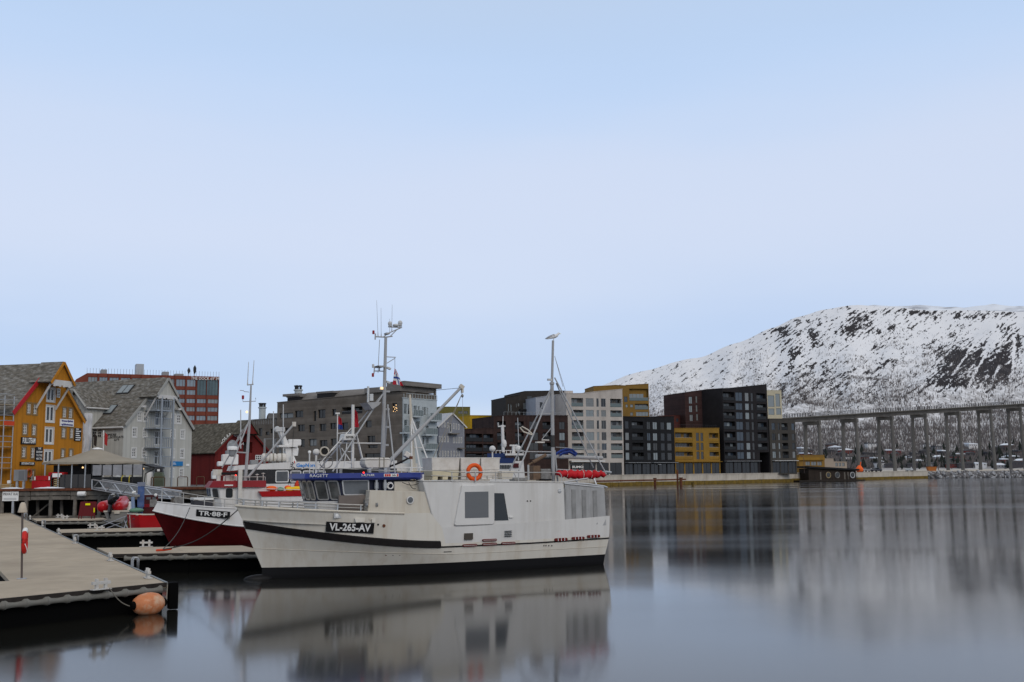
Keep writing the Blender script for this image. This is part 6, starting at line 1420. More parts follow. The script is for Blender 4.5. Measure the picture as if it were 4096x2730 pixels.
c=qs(1185,830); m=MB(); m.box(c.x-.08,c.x+.08,-2.3,-2.24,c.z-.02,c.z+.02); m.build('door_handle','house_white',bt)
# aft shelter in ribbed aluminium
tl,tr=L(d2(1745,475),-2.2),L(d2(2208,517),-2.2); bl=L(d2(1765,860),-2.2)
for s in (-1,1):
    m=MB(); m.prism([(12.63,1.55),(14.72,1.7),(14.66,tr.z),(12.63,tl.z)],2.17*s-.02,2.17*s+.02); sp_=m.build('shelter_side','alu_panel',bt)
    for k,x in enumerate((1752,1858,1968,2085)):
        u=L(d2(x,650),-2.2).x; m=MB(); m.box(u-.1,u+.1,2.17*s-.05,2.17*s+.05,1.75,3.3-.1*k/3+.02); m.build('rib',M('rib_dark',(.24,.24,.235),.6,var=.2,vscale=2),sp_)
    m=MB(); m.tube([(12.6,2.17*s,tl.z+.02),(14.0,2.17*s,(tl.z*.3+tr.z*.7)+.02),(14.66,2.12*s,tr.z+.02)],.045,6); m.build('shelter_rail','alu',sp_)
m=MB(); m.box(14.62,14.70,-2.1,2.1,1.7,tr.z); m.build('shelter_end','alu_panel',bt)
# roof rail of the deckhouse
zt0=zl+.03
def rp(x,y,yy=-2.12): return L(d2(x,y),yy)
topr=[rp(175,335),rp(330,330),rp(430,328),rp(560,345),rp(800,350),rp(1280,350),rp(1670,350),rp(1712,358),rp(1728,385),rp(1730,452)]
midr=[rp(330,380),rp(560,392),rp(1268,405)]
rail(bt,topr,[(rp(x,452),rp(x,348)) for x in (555,1022,1268)],.022,'roof_rail','stainless',extra=[midr])
rail(bt,[p+Vector((0,4.24,0)) for p in topr],[(rp(x,452)+Vector((0,4.24,0)),rp(x,348)+Vector((0,4.24,0))) for x in (555,1022,1268)],.022,'roof_rail','stainless',extra=[[p+Vector((0,4.24,0)) for p in midr]])
# life ring in its bracket
c=rp(795,347,-2.22); lrn=thing('life_ring','bright orange life ring on the roof rail of the white boat','life ring',B.world(c.x,-2.22,c.z),B.th)
m=MB(); m.torus((0,0,0),.295,.088,28,10,'y'); m.build('ring','ring_orange',lrn,smooth=True)
for a in (0,180): m=MB(); m.box(.19 if a==0 else -.40,.40 if a==0 else -.19,-.1,.1,-.028,.028); m.build('reflective_band','sign_white',lrn)
m=MB(); m.tube([(-.38,-.1,0),(.38,-.1,0)],.02,5); m.tube([(0,-.1,0),(0,-.1,-.4)],.035,6); m.build('bracket','stainless',lrn)
# fish tubs on the roof
tb=None
for i,(x0,x1,l) in enumerate(((335,640,'big white fish tub on yellow pallet foot, nearest the blue roof'),(645,858,'white fish tub behind the orange life ring'),(862,1070,'white fish tub nearest the aft mast'))):
    a,b=L(d2(x0,437),-1.3),L(d2(x1,190),-1.3); zb0=zl+.05
    t=thing('fish_tub',l,'fish tub',B.world((a.x+b.x)/2,-.8,zb0),B.th,group='fish tubs on the deckhouse roof'); w=(b.x-a.x)/2-.01; h=b.z-zb0
    m=MB(); m.hexa([(-w+.03,-.5,h*.42),(w-.03,-.5,h*.42),(w-.03,.5,h*.42),(-w+.03,.5,h*.42)],[(-w,-.53,h),(w,-.53,h),(w,.53,h),(-w,.53,h)]); m.build('upper_tub','tub_white',t,bevel=.03)
    m=MB(); m.hexa([(-w+.05,-.48,.13),(w-.05,-.48,.13),(w-.05,.48,.13),(-w+.05,.48,.13)],[(-w+.02,-.51,h*.41),(w-.02,-.51,h*.41),(w-.02,.51,h*.41),(-w+.02,.51,h*.41)]); m.build('lower_tub','tub_yellow' if i==0 else 'tub_white',t,bevel=.03)
    for x in (-w+.18,w-.18,0): m=MB(); m.box(x-.12,x+.12,-.46,.46,0,.13); m.build('foot','tub_yellow' if i==0 else 'tub_white',t)
    m=MB(); m.box(-w-.01,w+.01,-.54,.54,h-.05,h); m.build('rim','tub_white',t,bevel=.015)
a,b=L(d2(1072,450),-1.5),L(d2(1200,362),-1.5); t=thing('fish_tray','low cream tray beside the fish tubs on the deckhouse roof','tray',B.world((a.x+b.x)/2,-1.3,zl+.04),B.th); w=(b.x-a.x)/2
m=MB(); m.hexa([(-w*.85,-.3,0),(w*.85,-.3,0),(w*.85,.3,0),(-w*.85,.3,0)],[(-w,-.35,.3),(w,-.35,.3),(w,.35,.3),(-w,.35,.3)]); m.build('body','cream',t,bevel=.02); m=MB(); m.box(-w-.02,w+.02,-.37,.37,.3,.34); m.build('rim','cream',t)
# ---- fore mast with its aerials
def T(cf,x,y,yy=0.): return L(cf(x,y),yy)
b0=T(d3,1410,1060); t0=T(d4,590,705)
m=MB(); m.tube([(b0.x,0,4.0),(t0.x,0,t0.z)],[.10,.062],10); fm_=m.build('foremast','mast_grey',bt)
for k in range(5): p=Vector((b0.x,0,4.0)).lerp(Vector((t0.x,0,t0.z)),.08+.13*k); m=MB(); m.box(p.x+.06,p.x+.24,-.04,.04,p.z-.02,p.z+.06); m.build('mast_step','mast_grey',fm_)
for yy,(xb,yb) in ((-1.3,(785,1215)),(1.2,(745,960))):
    a=T(d3,1415,245); b=T(d3,xb,yb,yy) if yy<0 else Vector((2.6,1.3,4.1)); m=MB(); m.tube([a,b],.032,6); m.build('mast_strut','mast_grey',fm_)
m=MB(); m.tube([T(d3,1475,375),T(d3,1570,1240,-1.4)],.032,6); m.build('mast_strut','mast_grey',fm_)
m=MB(); m.tube([T(d3,1480,375),Vector((T(d3,1570,1240).x,1.4,4.1))],.032,6); m.build('mast_strut','mast_grey',fm_)
ya=T(d4,430,692); yb=T(d4,700,685); m=MB(); m.tube([ya,T(d4,590,700),yb],.03,6); m.tube([T(d4,560,690),T(d4,620,640),T(d4,840,545)],.026,6); m.tube([T(d4,660,690),T(d4,780,570)],.02,6); m.box(T(d4,585,0).x,T(d4,640,0).x,-.15,.15,T(d4,600,655).z,T(d4,600,630).z); ar=m.build('yard','mast_grey',fm_)
for (x,y0,x2,y1) in ((463,690,440,88),(515,690,512,220),(690,600,696,165),(655,640,655,395)):
    m=MB(); m.tube([T(d4,x,y0),T(d4,x+(x2-x)*.15,y0+(y1-y0)*.15),T(d4,x2,y1)],[.022,.009,.006],5); m.build('whip_aerial','mast_grey',ar)
M('dome_grey',(.52,.53,.53),.4)
for (x,y,r) in ((660,475,.09),(828,465,.10)): c=T(d4,x,y); m=MB(); m.ball((c.x,0,c.z),r,14,9,(1,1,1.1)); m.tube([(c.x,0,c.z-r-.05),(c.x,0,c.z)],r*.8,10); m.build('satellite_dome','dome_grey',ar,smooth=True)
c=T(d4,755,505); m=MB(); m.ball((c.x,0,c.z),.14,14,8,(1,1,.5)); m.build('gps_dome','dome_grey',ar,smooth=True); a=T(d4,635,525); b=T(d4,855,520); m=MB(); m.box(a.x,b.x,-.04,.04,a.z-.03,a.z+.01); m.build('dome_bracket','mast_grey',ar)
for (x,y,mt) in ((387,620,'lamp_red_lens'),(378,1325,'lamp_red_lens'),(382,1175,'dome_grey')):
    M('lamp_red_lens',(.28,.02,.025),.3); c=T(d4,x,y); m=MB(); m.lathe([(.045,-.075),(.05,-.065),(.05,.065),(.035,.08)],(c.x,0,c.z),12); m.build('navigation_lantern',mt,fm_)
m=MB(); m.tube([T(d4,420,640),T(d4,415,740)],.03,6); m.tube([T(d4,420,690),T(d4,460,692)],.02,5); m.build('lantern_bracket','mast_grey',fm_); m=MB(); m.tube([T(d4,405,1190),T(d4,395,1300)],.025,6); m.tube([T(d4,405,1258),T(d4,570,1262)],.025,6); m.build('lantern_bracket','mast_grey',fm_)
a,b=T(d4,420,1180),T(d4,560,1180); m=MB(); m.prism([(a.x,a.z+.01),(b.x,a.z+.015),(b.x-.05,a.z-.04),(a.x+.1,a.z-.045)],-.3,.3); m.tube([T(d4,485,1190),T(d4,485,1260)],.025,6); m.build('radar_scanner','mast_grey',fm_)
m=MB(); m.tube([T(d4,488,740),T(d4,462,1290)],.012,4); m.build('halyard','rope',fm_)
for (x,y,w,h) in ((640,1215,60,40),(630,1445,60,40)): c=T(d4,x,y); m=MB(); m.cbox((c.x,0,c.z),.17,.12,.08,ry=R(20)); m.build('deck_floodlight','dome_grey',fm_)
m=MB(); m.tube([T(d4,610,1025),T(d4,755,1032)],.02,6); m.tube([T(d4,610,1130),T(d4,745,1045)],.018,6); fb=m.build('flag_bracket','mast_grey',fm_)
# limp ensign
fl=MB(); rows=[]
for j in range(9):
    v=j/8; z=T(d4,740,1210).z*(1-v)+T(d4,740,1480).z*v; rows.append([])
    for i in range(9):
        w=i/8; u=T(d4,735,1300).x-.04*v+ (w)*(.06+.42*v); rows[-1].append((u,.12*math.sin(w*7+v*2)*v,z-.05*w))
M('ensign_red',(.44,.025,.04),.8,var=.15,vscale=6)
fl.grid(rows); fo=fl.build('ensign','ensign_red',fb); fo.data.materials.append(MATS['sign_white']); fo.data.materials.append(MATS['blue_line'])
for p in fo.data.polygons:
    i=p.index%8; j=p.index//8
    if i in (2,4) or j in (3,5): p.material_index=1
    if i==3 or j==4: p.material_index=2
m=MB(); m.tube([T(d4,740,1045),T(d4,742,1210)],.01,4); m.build('halyard','rope',fb)
c=T(d3,1385,172); m=MB(); m.cbox((c.x,-.1,c.z),.14,.12,.12); wl_=m.build('work_light','dome_grey',fm_); m=MB(); m.box(c.x-.055,c.x+.055,-.18,-.165,c.z-.045,c.z+.045); m.build('lamp_face','lamp_warm',wl_)
a,b=T(d3,1195,350,-.3),T(d3,1375,345,-.3); m=MB(); m.prism([(a.x,a.z),(b.x,a.z+.03),(b.x-.1,a.z-.1),(a.x+.25,a.z-.28),(a.x+.12,a.z-.12)],-.5,.4); m.build('crow_platform','mast_grey',fm_)
a=T(d3,1213,150); b=T(d3,1213,345); m=MB(); m.box(a.x-.035,a.x+.035,-.22,-.14,b.z,a.z); m.build('radar_post','dome_grey',fm_); a,b=T(d3,1225,330),T(d3,1265,245); m=MB(); m.box(a.x,b.x,-.3,-.1,a.z,b.z); m.build('junction_box','dome_grey',fm_)
# lattice gantry on the wheelhouse roof
ga=T(d3,1045,375,-.3); gb=T(d3,1035,1120,-.3); m=MB(); m.box(gb.x-.05,gb.x+.05,-.35,-.25,4.05,ga.z); gt=m.build('gantry_column','house_white',bt)
g2=T(d3,848,480,.4); m=MB(); m.tube([(g2.x,.4,4.05),(g2.x,.4,g2.z)],.025,6); m.box(g2.x-.09,g2.x+.09,.37,.43,g2.z-.05,g2.z+.02); m.build('gantry_post','house_white',gt)
m=MB(); m.tube([T(d3,860,855,-.4),T(d3,1390,860,-.1)],.028,6); m.tube([T(d3,850,735,.4),T(d3,1040,720,.3)],.022,6)
for (x0,y0,x1,y1,ya_,yb_) in ((965,860,930,1160,-.9,-.9),(1085,730,1165,1060,-.3,-1.0),(1075,740,1150,1060,-.3,.6),(760,955,1085,600,-.8,-.1),(850,880,780,950,.4,-.7),(870,880,905,1070,.4,.4),(900,920,1005,1075,-.2,-.6),(975,965,1040,965,-.6,-.3),(955,1100,1030,1110,-.8,-.3),(610,1130,790,930,-1.,-.8)):
    m.tube([T(d3,x0,y0,ya_),T(d3,x1,y1,yb_)],.02,5)
m.build('gantry_bracing','house_white',gt)
a,b=T(d3,893,825,-.35),T(d3,1050,748,-.35); m=MB(); m.prism([(a.x,a.z),(b.x,a.z+.02),(b.x-.02,b.z),(a.x+.06,b.z+.02)],-.65,-.05); rd=m.build('radar_box','house_white',gt,bevel=.03); text('SIMRAD',.13,'frame_dark',rd,((a.x+b.x)/2+.1,-.665,(a.z+b.z)/2),sx=1.2)
c=T(d3,685,960,-.9); m=MB(); n_=Vector((-.5,-1,0)).normalized()
def disc(m,c,n,r,dep,seg=20,rim=.05):
    n=n.normalized(); a_=n.cross(Vector((0,0,1))).normalized(); b_=a_.cross(n)
    pr=[(r*.55,-dep),(r*.95,-dep*.25),(r,0),(r,.04),(r-rim,.04),(r-rim-.01,-.02)]
    k=len(m.v)
    for rr,h in pr:
        for j in range(seg): t=2*math.pi*j/seg; m.v.append(tuple(c+n*h+(a_*math.cos(t)+b_*math.sin(t))*rr))
    for i in range(len(pr)-1):
        for j in range(seg): m.f.append((k+i*seg+j,k+i*seg+(j+1)%seg,k+(i+1)*seg+(j+1)%seg,k+(i+1)*seg+j))
    return [tuple(c+n*-.015+(a_*math.cos(2*math.pi*j/seg)+b_*math.sin(2*math.pi*j/seg))*(r-rim)) for j in range(seg)]
fc=disc(m,c,n_,.195,.26); so2=m.build('searchlight','cream',gt,smooth='auto'); m=MB(); m.v=fc; m.f=[tuple(range(len(fc)))]; m.build('lens','soot',so2)  # plain matte dark face for the searchlight lens
m=MB(); m.tube([(c.x,-.9,4.05),(c.x,-.85,c.z-.2)],.03,5); m.tube([(c.x-.3,-.9,c.z-.35),(c.x+.35,-.8,c.z-.25)],.03,5); m.torus((c.x+.1,-.8,c.z-.4),.28,.02,16,4,'y'); m.build('searchlight_mount','hauler_grey',gt)
c=T(d3,580,970,-.8); m=MB(); m.ball((c.x,-.8,c.z),.13,12,7,(1.1,1,1)); m.tube([(c.x,-.8,4.1),(c.x,-.8,c.z-.1)],.045,6); m.build('horn_lamp','house_white',gt)
# liferaft canister, round tub, name board
a,b=T(d3,1155,1165,-.9),T(d3,1482,1042,-.9); lf=thing('liferaft','white liferaft canister strapped on the wheelhouse roof','liferaft',B.world((a.x+b.x)/2,-.9,4.09),B.th); w=(b.x-a.x)/2; h=b.z-4.09
m=MB(); m.prism([(-w*.86,.2),(w*.86,.2),(w,.36),(w,.5),(-w,.5),(-w,.36)],-.33,.33); m.build('lower_shell','tub_white',lf,bevel=.05); m=MB(); m.prism([(-w,.505),(w,.505),(w*.95,h-.06),(w*.88,h),(-w*.88,h),(-w*.95,h-.06)],-.33,.33); m.build('upper_shell','tub_white',lf,bevel=.05)
for x in (.1,.45): m=MB(); m.box(x*w-.02,x*w+.02,-.345,.345,.18,h+.015); m.build('strap','rope',lf)
for x in (-.6,.6): m=MB(); m.box(x*w-.06,x*w+.06,-.3,.3,0,.2); m.build('cradle','galv',lf)
c=T(d3,1095,1150,-1.2); m=MB(); m.lathe([(.28,4.085),(.33,4.1),(.34,4.26),(.31,4.29)],(c.x,-1.1,0),18); m.build('round_hatch','hauler_grey',bt)
a,b=T(d3,905,1245,-1.75),T(d3,1215,1185,-1.75); m=MB(); m.box(a.x,b.x,-1.78,-1.70,4.085,b.z); nb=m.build('lantern_board','boot_black',bt); c=T(d3,1170,1230,-1.75); m=MB(); m.ball((c.x,-1.79,c.z),.04,8,6); m.build('port_light','lamp_red',nb)
P=[T(d3,x,y,-1.75) for x,y in ((545,1185),(900,1175),(1210,1195),(1600,1205))]; rail(bt,P,[(p,Vector((p.x,p.y,4.07))) for p in P[:2]+[T(d3,880,1180,-1.75),T(d3,670,1180,-1.75)]],.02,'roof_handrail')
for (x,y,h_) in ((500,985,1080),(1065,1060,1120)): c=T(d3,x,y,-.9); m=MB(); m.tube([(c.x,-.9,4.08),(c.x,-.9,c.z)],.018,5); m.ball((c.x,-.9,c.z),.035,8,5); m.build('aerial_mushroom','house_white',bt)
c=T(d3,1880,1290,-1.5); m=MB(); m.cbox((c.x,-1.5,c.z),.28,.2,.26); m.build('deck_lamp','house_white',bt)
for (x0,y0,x1,y1,sg) in ((1720,1215,1890,1350,.1),(1660,1350,1900,1345,.12),(1740,1350,1830,1430,.1)): wire(bt,T(d3,x0,y0,-1.8),T(d3,x1,y1,-1.8),.014,'rope_dark',sg,'cable')
# ---- crane boom
a,b=T(d3,1490,1095,-.4),T(d5,195,165,-.4); m=MB(); m.tube([a,a.lerp(b,.45),a.lerp(b,.46),b],[.085,.085,.07,.062],9); cr=m.build('crane_boom','mast_grey',bt)
m=MB(); m.tube([Vector((a.x-.1,-.4,4.0)),a],.12,9); m.build('crane_pedestal','mast_grey',cr)
c=b; m=MB(); m.cbox((c.x+.05,-.4,c.z+.05),.2,.14,.16,ry=R(35)); m.cbox((c.x+.08,-.4,c.z-.12),.09,.1,.18); m.build('boom_head','cream',cr)
c=T(d5,218,265,-.4); m=MB(); m.ball((c.x,-.4,c.z),.06,8,6,(1,1,1.3)); m.build('hook_block','hauler_grey',cr)
wire(cr,b,c,.015); wire(cr,c,Vector((c.x+.05,-.4,5.6)),.008,'mast_grey')
for xx,yy in ((20,640),(0,590)): wire(cr,T(d5,205,255,-.4),T(d3,2010,1120,-.6)+Vector((.0 if xx else .2,0,0)),.014,'rope')
c=T(d3,1712,1005,-.4); m=MB(); m.cbox((c.x,-.45,c.z),.26,.24,.24,ry=R(30)); m.build('crane_winch','tub_white',cr,bevel=.04); m=MB(); m.cbox((c.x+.12,-.5,c.z-.12),.12,.3,.12); m.build('winch_motor','rust',cr)
wire(cr,T(d3,1480,250),b,.01,'rope_dark',.0)
wire(cr,T(d3,1740,1045,-.5),T(d3,1500,1150,-.5),.04,'rubber',.03,'hose')
# ---- aft mast
b1=T(d2,1640,455); t1=T(d8,357,117); M('sooty',(.05,.05,.05),.8)
m=MB(); kz=T(d8,355,580).z; m.tube([(b1.x,0,3.5),(b1.x,0,kz)],.082,10); am=m.build('aft_mast','mast_grey',bt); m=MB(); m.tube([(b1.x,0,kz),(t1.x,0,t1.z)],[.062,.055],9); m.build('topmast','mast_grey',am)
m=MB(); z0_=T(d8,350,1270).z; z1_=T(d8,350,1140).z; m.tube([(b1.x,0,z0_),(b1.x,0,z1_)],.085,10); m.build('soot_stain','sooty',am)
m=MB(); m.lathe([(.09,kz-.06),(.11,kz-.04),(.11,kz+.04),(.08,kz+.06)],(b1.x,0,0),12); m.build('mast_collar','mast_grey',am)
for s,(xa,ya_),(xb,yb_) in ((-1.6,(1325,215),(925,1200)),(1.5,(1335,165),(790,1245))):
    a=T(d5,xa,ya_,-.1*s); b=T(d5,xb,yb_,s); b=Vector((b.x,b.y,max(b.z,3.7))); m=MB(); m.tube([a,b],.035,7); m.build('mast_leg','mast_grey',am)
for (xa,ya_,xb,yb_,s) in ((1375,35,2025,1250,-1.),(1395,105,1860,1165,.8)):
    m=MB(); m.tube([T(d5,xa,ya_,-.05),T(d5,xb,yb_,s)],.032,7); m.build('derrick_stay','mast_grey',am)
for (xa,ya_,xb,yb_,r) in ((1170,488,1340,490,.03),(935,962,1335,968,.03),(1215,810,1330,670,.018),(1375,945,1415,1350,.04),(1390,908,1965,945,.015)): m=MB(); m.tube([T(d5,xa,ya_),T(d5,xb,yb_)],r,6); m.build('cross_bar','mast_grey',am)
a,b=T(d5,1145,855,-.3),T(d5,1330,820,-.3); m=MB(); m.box(a.x,a.x+.38,-.4,-.2,a.z,a.z+.06); m.tube([(a.x+.3,-.3,b.z),(b.x,-.1,b.z)],.03,5); m.build('flood_lamp','tub_white',am)
c=T(d8,320,540,-.2); m=MB(); m.cbox((c.x,-.2,c.z),.2,.12,.09); m.build('flood_lamp','dome_grey',am)
m=MB(); m.tube([T(d5,1095,745,-.9),T(d5,1040,690,-.9),T(d5,970,652,-.9),T(d5,940,660,-.9),T(d5,985,715,-.9),T(d5,1090,752,-.9)],.03,6); m.build('boom_loop','cream',am)
for (x0,y0,x1,y1) in ((1385,0,1510,200),(1400,0,1480,150)): wire(am,T(d8,375,285),T(d5,x1+.0,y1+0),.012,'mast_grey')
a,b=T(d5,1045,1130,-.6),T(d5,1265,1005,-.6); m=MB(); m.tube([a,a.lerp(b,.25)],.04,7); m.tube([a.lerp(b,.25),b],.075,9); m.build('exhaust_stack',M('exhaust_brown',(.13,.085,.055),.7,var=.3,vscale=5),am); m=MB(); m.tube([a,Vector((a.x,a.y,3.7))],.05,6); m.build('exhaust_elbow','mast_grey',am)
for (x0,y0,x1,y1,mt,yy) in ((1110,1140,1200,1320,'exhaust_brown',-.4),(1205,1180,1330,1340,'hauler_grey',-.2),(1250,1305,1340,1345,'boot_black',-.9),(870,1290,1040,1345,'hauler_grey',-.6)):
    a,b=T(d5,x0,y1,yy),T(d5,x1,y0,yy); m=MB(); m.box(a.x,b.x,yy,yy+.5,max(a.z,3.66),b.z); m.build('winch_housing',mt,bt,bevel=.03)
a,b=T(d5,1385,1025,.3),T(d5,1975,1045,.3); m=MB(); m.tube([a,b],.085,8); m.build('gaff_boom','mast_grey',am); a,b=T(d5,1140,1020,.3),T(d5,1335,1015,.3); m=MB(); m.tube([a,b],.08,8); m.build('gaff_boom','mast_grey',am)
# blue rope bundle
m=MB(); pts_=[T(d5,x,y,.1) for x,y in ((1395,985),(1450,950),(1530,925),(1600,940),(1655,985),(1640,1000),(1560,960),(1480,975),(1440,1000))]; m.tube(pts_,.035,7); m.tube([p+Vector((.05,.1,-.06)) for p in pts_],.03,6); m.build('blue_rope','blue_line',am)
# red-covered boom
a,b=T(d5,1410,1235,-.5),T(d5,2010,1245,-.5); m=MB(); n=22; P=[]; rr=[]
for i in range(n+1):
    t=i/n; P.append(a.lerp(b,t)+Vector((0,.05*math.sin(i*1.7),.05*math.sin(i*2.3)-.05*math.sin(math.pi*t)))); rr.append(.02+.19*math.sin(math.pi*min(1,max(0,.06+t*.90)))**.45*(.93+.07*math.sin(i*1.3+math.sin(i*2.9))))
m.tube(P,rr,12); sc=m.build('sail_cover','red_cover',bt,smooth=True)
m=MB(); m.tube([a+Vector((0,0,.17)),b+Vector((.3,0,.08))],.03,6); m.build('cover_spar','mast_grey',sc); m=MB(); m.tube([b+Vector((.0,0,.1)),b+Vector((.32,0,.06))],.06,8); m.build('spar_end','galv',sc)
for t in (.22,.5,.72): p=P[int(t*n)]; m=MB(); m.torus((0,0,0),rr[int(t*n)]+.01,.014,16,4,'x'); o=m.build('lashing','tub_white',sc); o.location=p
m=MB(); m.tube([T(d5,1490,1345,-2.1),T(d5,1790,1300,-2.1)],.035,6); m.tube([T(d5,1640,1320,-2.1),T(d5,1680,1385,-2.1)],.04,6); m.tube([T(d5,1870,1300,-2.),T(d5,1905,1400,-2.1)],.04,6); m.tube([T(d5,1480,1352,-2.1),T(d5,1800,1370,-2.1),T(d5,1990,1400,-2.1),T(d5,2030,1415,-2.)],.05,6); m.build('stern_gantry','alu',bt)
# gull on the mast head
M('gull_grey',(.30,.31,.33),.7); M('gull_white',(.68,.68,.67),.7)
gu=thing('gull','grey and white gull perched on the aft mast head','gull',B.world(t1.x,0,t1.z),B.th)
m=MB(); m.tube([(-.34,0,.05),(-.2,0,.11),(-.05,0,.17),(.1,0,.21),(.2,0,.25),(.26,0,.31),(.31,0,.35),(.36,0,.345)],[.015,.05,.085,.095,.075,.05,.05,.02],10); m.build('body','gull_white',gu,smooth=True)
m=MB(); m.tube([(-.42,0,.06),(-.2,0,.15),(.05,0,.22),(.16,0,.22)],[.012,.06,.09,.04],8); m.build('wings','gull_grey',gu,smooth=True)
for y in (-.03,.03): m=MB(); m.tube([(.02,y,.0),(.04,y,.12)],.009,5); m.build('leg','cream',gu)
m=MB(); m.tube([(.36,0,.345),(.43,0,.33)],[.016,.004],5); m.build('bill','hi_vis',gu)
# mooring line from the bow
ropeobj([B.world(-1.0,-.15,2.7),atz(c6(330,1490),DZ+.25)],.022,'dark mooring line from the white bow down to the nearest finger','rope_dark',sag=.35)
mf=thing('line_float','orange-red tube on the mooring line at the nearest finger cleat','float',atz(c6(235,1525),DZ+.02)); p1_=atz(c6(445,1515),DZ+.06)-atz(c6(235,1525),DZ+.02)
m=MB(); m.tube([(0,0,.06),tuple(p1_*.5+Vector((0,0,.06))),tuple(p1_+Vector((0,0,.1)))],.05,8); m.build('tube','orange_red',mf); m=MB(); m.tube([tuple(p1_*.98+Vector((0,0,.1))),tuple(p1_*1.3+Vector((0,0,.2)))],.02,6); m.build('line','rope_dark',mf)
# ------------------------------------------------------------------ red and white fishing boat behind
random.seed(9)
M('hull_red',(.062,.004,.005),.4,var=.2,vscale=1.5,coat=.2); M('roof_red',(.20,.008,.014),.4,var=.1); M('bright_red',(.42,.010,.014),.35,coat=.3,var=.08); M('boat_white',(.66,.65,.63),.4,var=.05,stain=(.42,.38,.32),stain_scale=2,stain_amt=.3,stainstretch=(2,2,.2)); M('float_orange',(.85,.13,.02),.5); M('float_yellow',(.78,.50,.01),.5); M('float_green',(.12,.25,.17),.6); M('dark_deck',(.06,.06,.07),.7); M('black_gloss',(.01,.01,.011),.25)
o_=atz((681,2181),0); TF=Fr((o_.x,o_.y),R(24))
tr=thing('fishing_boat','dark red and white fishing boat moored behind the white bow','fishing boat',(TF.o[0],TF.o[1],0),TF.th)
def LT(p,y): u,z=TF.lz(p,y); return Vector((u,y,z))
s1,s2=LT(c6(182,940),0),LT(c6(250,815),0); e1_=LT(c6(1505,1145),-1.65); e2_=LT(c6(1380,908),-1.65)
zb1=lambda t:e1_.z-.15+(s1.z-e1_.z+.15)*max(0,1-t/.55)**1.6
zb2=lambda t:e2_.z-.05+(s2.z-e2_.z+.05)*max(0,1-t/.5)**1.5
TL=[(.7,9.6,1.2,1.6,.6,lambda t:-.5),(.0,10.2,1.55,1.7,.56,lambda t:0.),(s1.x*.55,10.3,1.72,1.9,.5,lambda t:zb1(t)*.55),(s1.x,10.4,1.85,2.2,.45,zb1),(s2.x,10.4,1.85,2.3,.42,zb2)]
pt2=hull_loft(tr,TL,26,[(0,3,'hull','hull_red'),(3,4,'bulwark','boat_white')])
for s in (-1,1): m=MB(); m.tube([pt2(TL[4],i/30,s) for i in range(31)],.045,6); m.build('cap_rail','boat_white',tr); m=MB(); m.tube([pt2(TL[3],i/30,s) for i in range(31)],.04,5); m.build('rubbing_strake','boat_white',tr)
m=MB(); rows=[]
for i in range(25): a=pt2(TL[4],i/24,-1); rows.append([(a[0]+.05,a[1]*.96,a[2]-.35),(a[0]+.05,-a[1]*.96,a[2]-.35)])
m.grid(rows); m.build('deck','dark_deck',tr)
# plate
c=[LT(c6(x,y),-1.55) for x,y in ((812,960),(1290,990))]; 
def pl(u,z,y0=-1.3):
    return u
za,zb,zc=LT(c6(820,910),-1.2),LT(c6(808,1008),-1.12),LT(c6(1288,1042),-1.78); ux=(zc-zb).normalized(); upv=(za-zb).normalized(); nn=ux.cross(upv).normalized(); upv=nn.cross(ux)
pw=(zc-zb).length/2; ph_=(za-zb).length/2; ctr=(za+zc)/2+nn*.24; mm=Matrix.Translation(ctr)@Matrix((ux,upv,nn)).transposed().to_4x4()
m=MB(); m.box(-pw,pw,-ph_,ph_,-.03,0); pb_=m.build('registration_plate','plate_black',tr); pb_.matrix_local=mm
o=text('TR\u00b788\u00b7F',.4,'sign_white',pb_,(0,0,0),bold=.01); w_=max(v.co.x for v in o.data.vertices)*2; hg=max(v.co.y for v in o.data.vertices)-min(v.co.y for v in o.data.vertices); o.matrix_local=Matrix.Translation((0,0,.012))@Matrix.Diagonal((2*pw*.84/w_,2*ph_*.66/hg,1,1))
# bow rails
for s in (-1,1):
    P=[Vector(pt2(TL[4],.012+i/20*.5,s))+Vector((.1,-.06*s,.75-.25*min(1,i/12))) for i in range(21)]
    rail(tr,P,[(P[i],Vector(pt2(TL[4],.012+i/20*.5,s))+Vector((.1,-.05*s,0))) for i in (0,4,8,12,16,20)],.025,'bow_rail',extra=[[p-Vector((0,0,.28)) for p in P]])
m=MB(); P=[Vector(pt2(TL[4],.02,s))+Vector((.1,0,.72)) for s in (-1,1)]; m.tube(P,.025,5); m.build('pulpit','stainless',tr)
wn=LT(c6(400,740),0); m=MB(); m.lathe([(.25,-.4),(.25,-.35),(.12,-.34),(.12,.34),(.25,.35),(.25,.4)],(wn.x+.6,0,wn.z-.25),12,'y'); m.box(wn.x+.3,wn.x+.9,-.5,.5,wn.z-.75,wn.z-.5); m.build('anchor_winch','hauler_grey',tr)
hx=LT(c6(770,760),-.6); hx2=LT(c6(1030,855),-.6); m=MB(); m.box(hx.x,hx2.x,-.8,.8,hx2.z-.2,hx.z-.12); hh_=m.build('hatch','dark_deck',tr); m=MB(); m.box(hx.x-.04,hx2.x+.04,-.84,.84,hx.z-.12,hx.z); m.build('hatch_lid','sign_white',hh_)
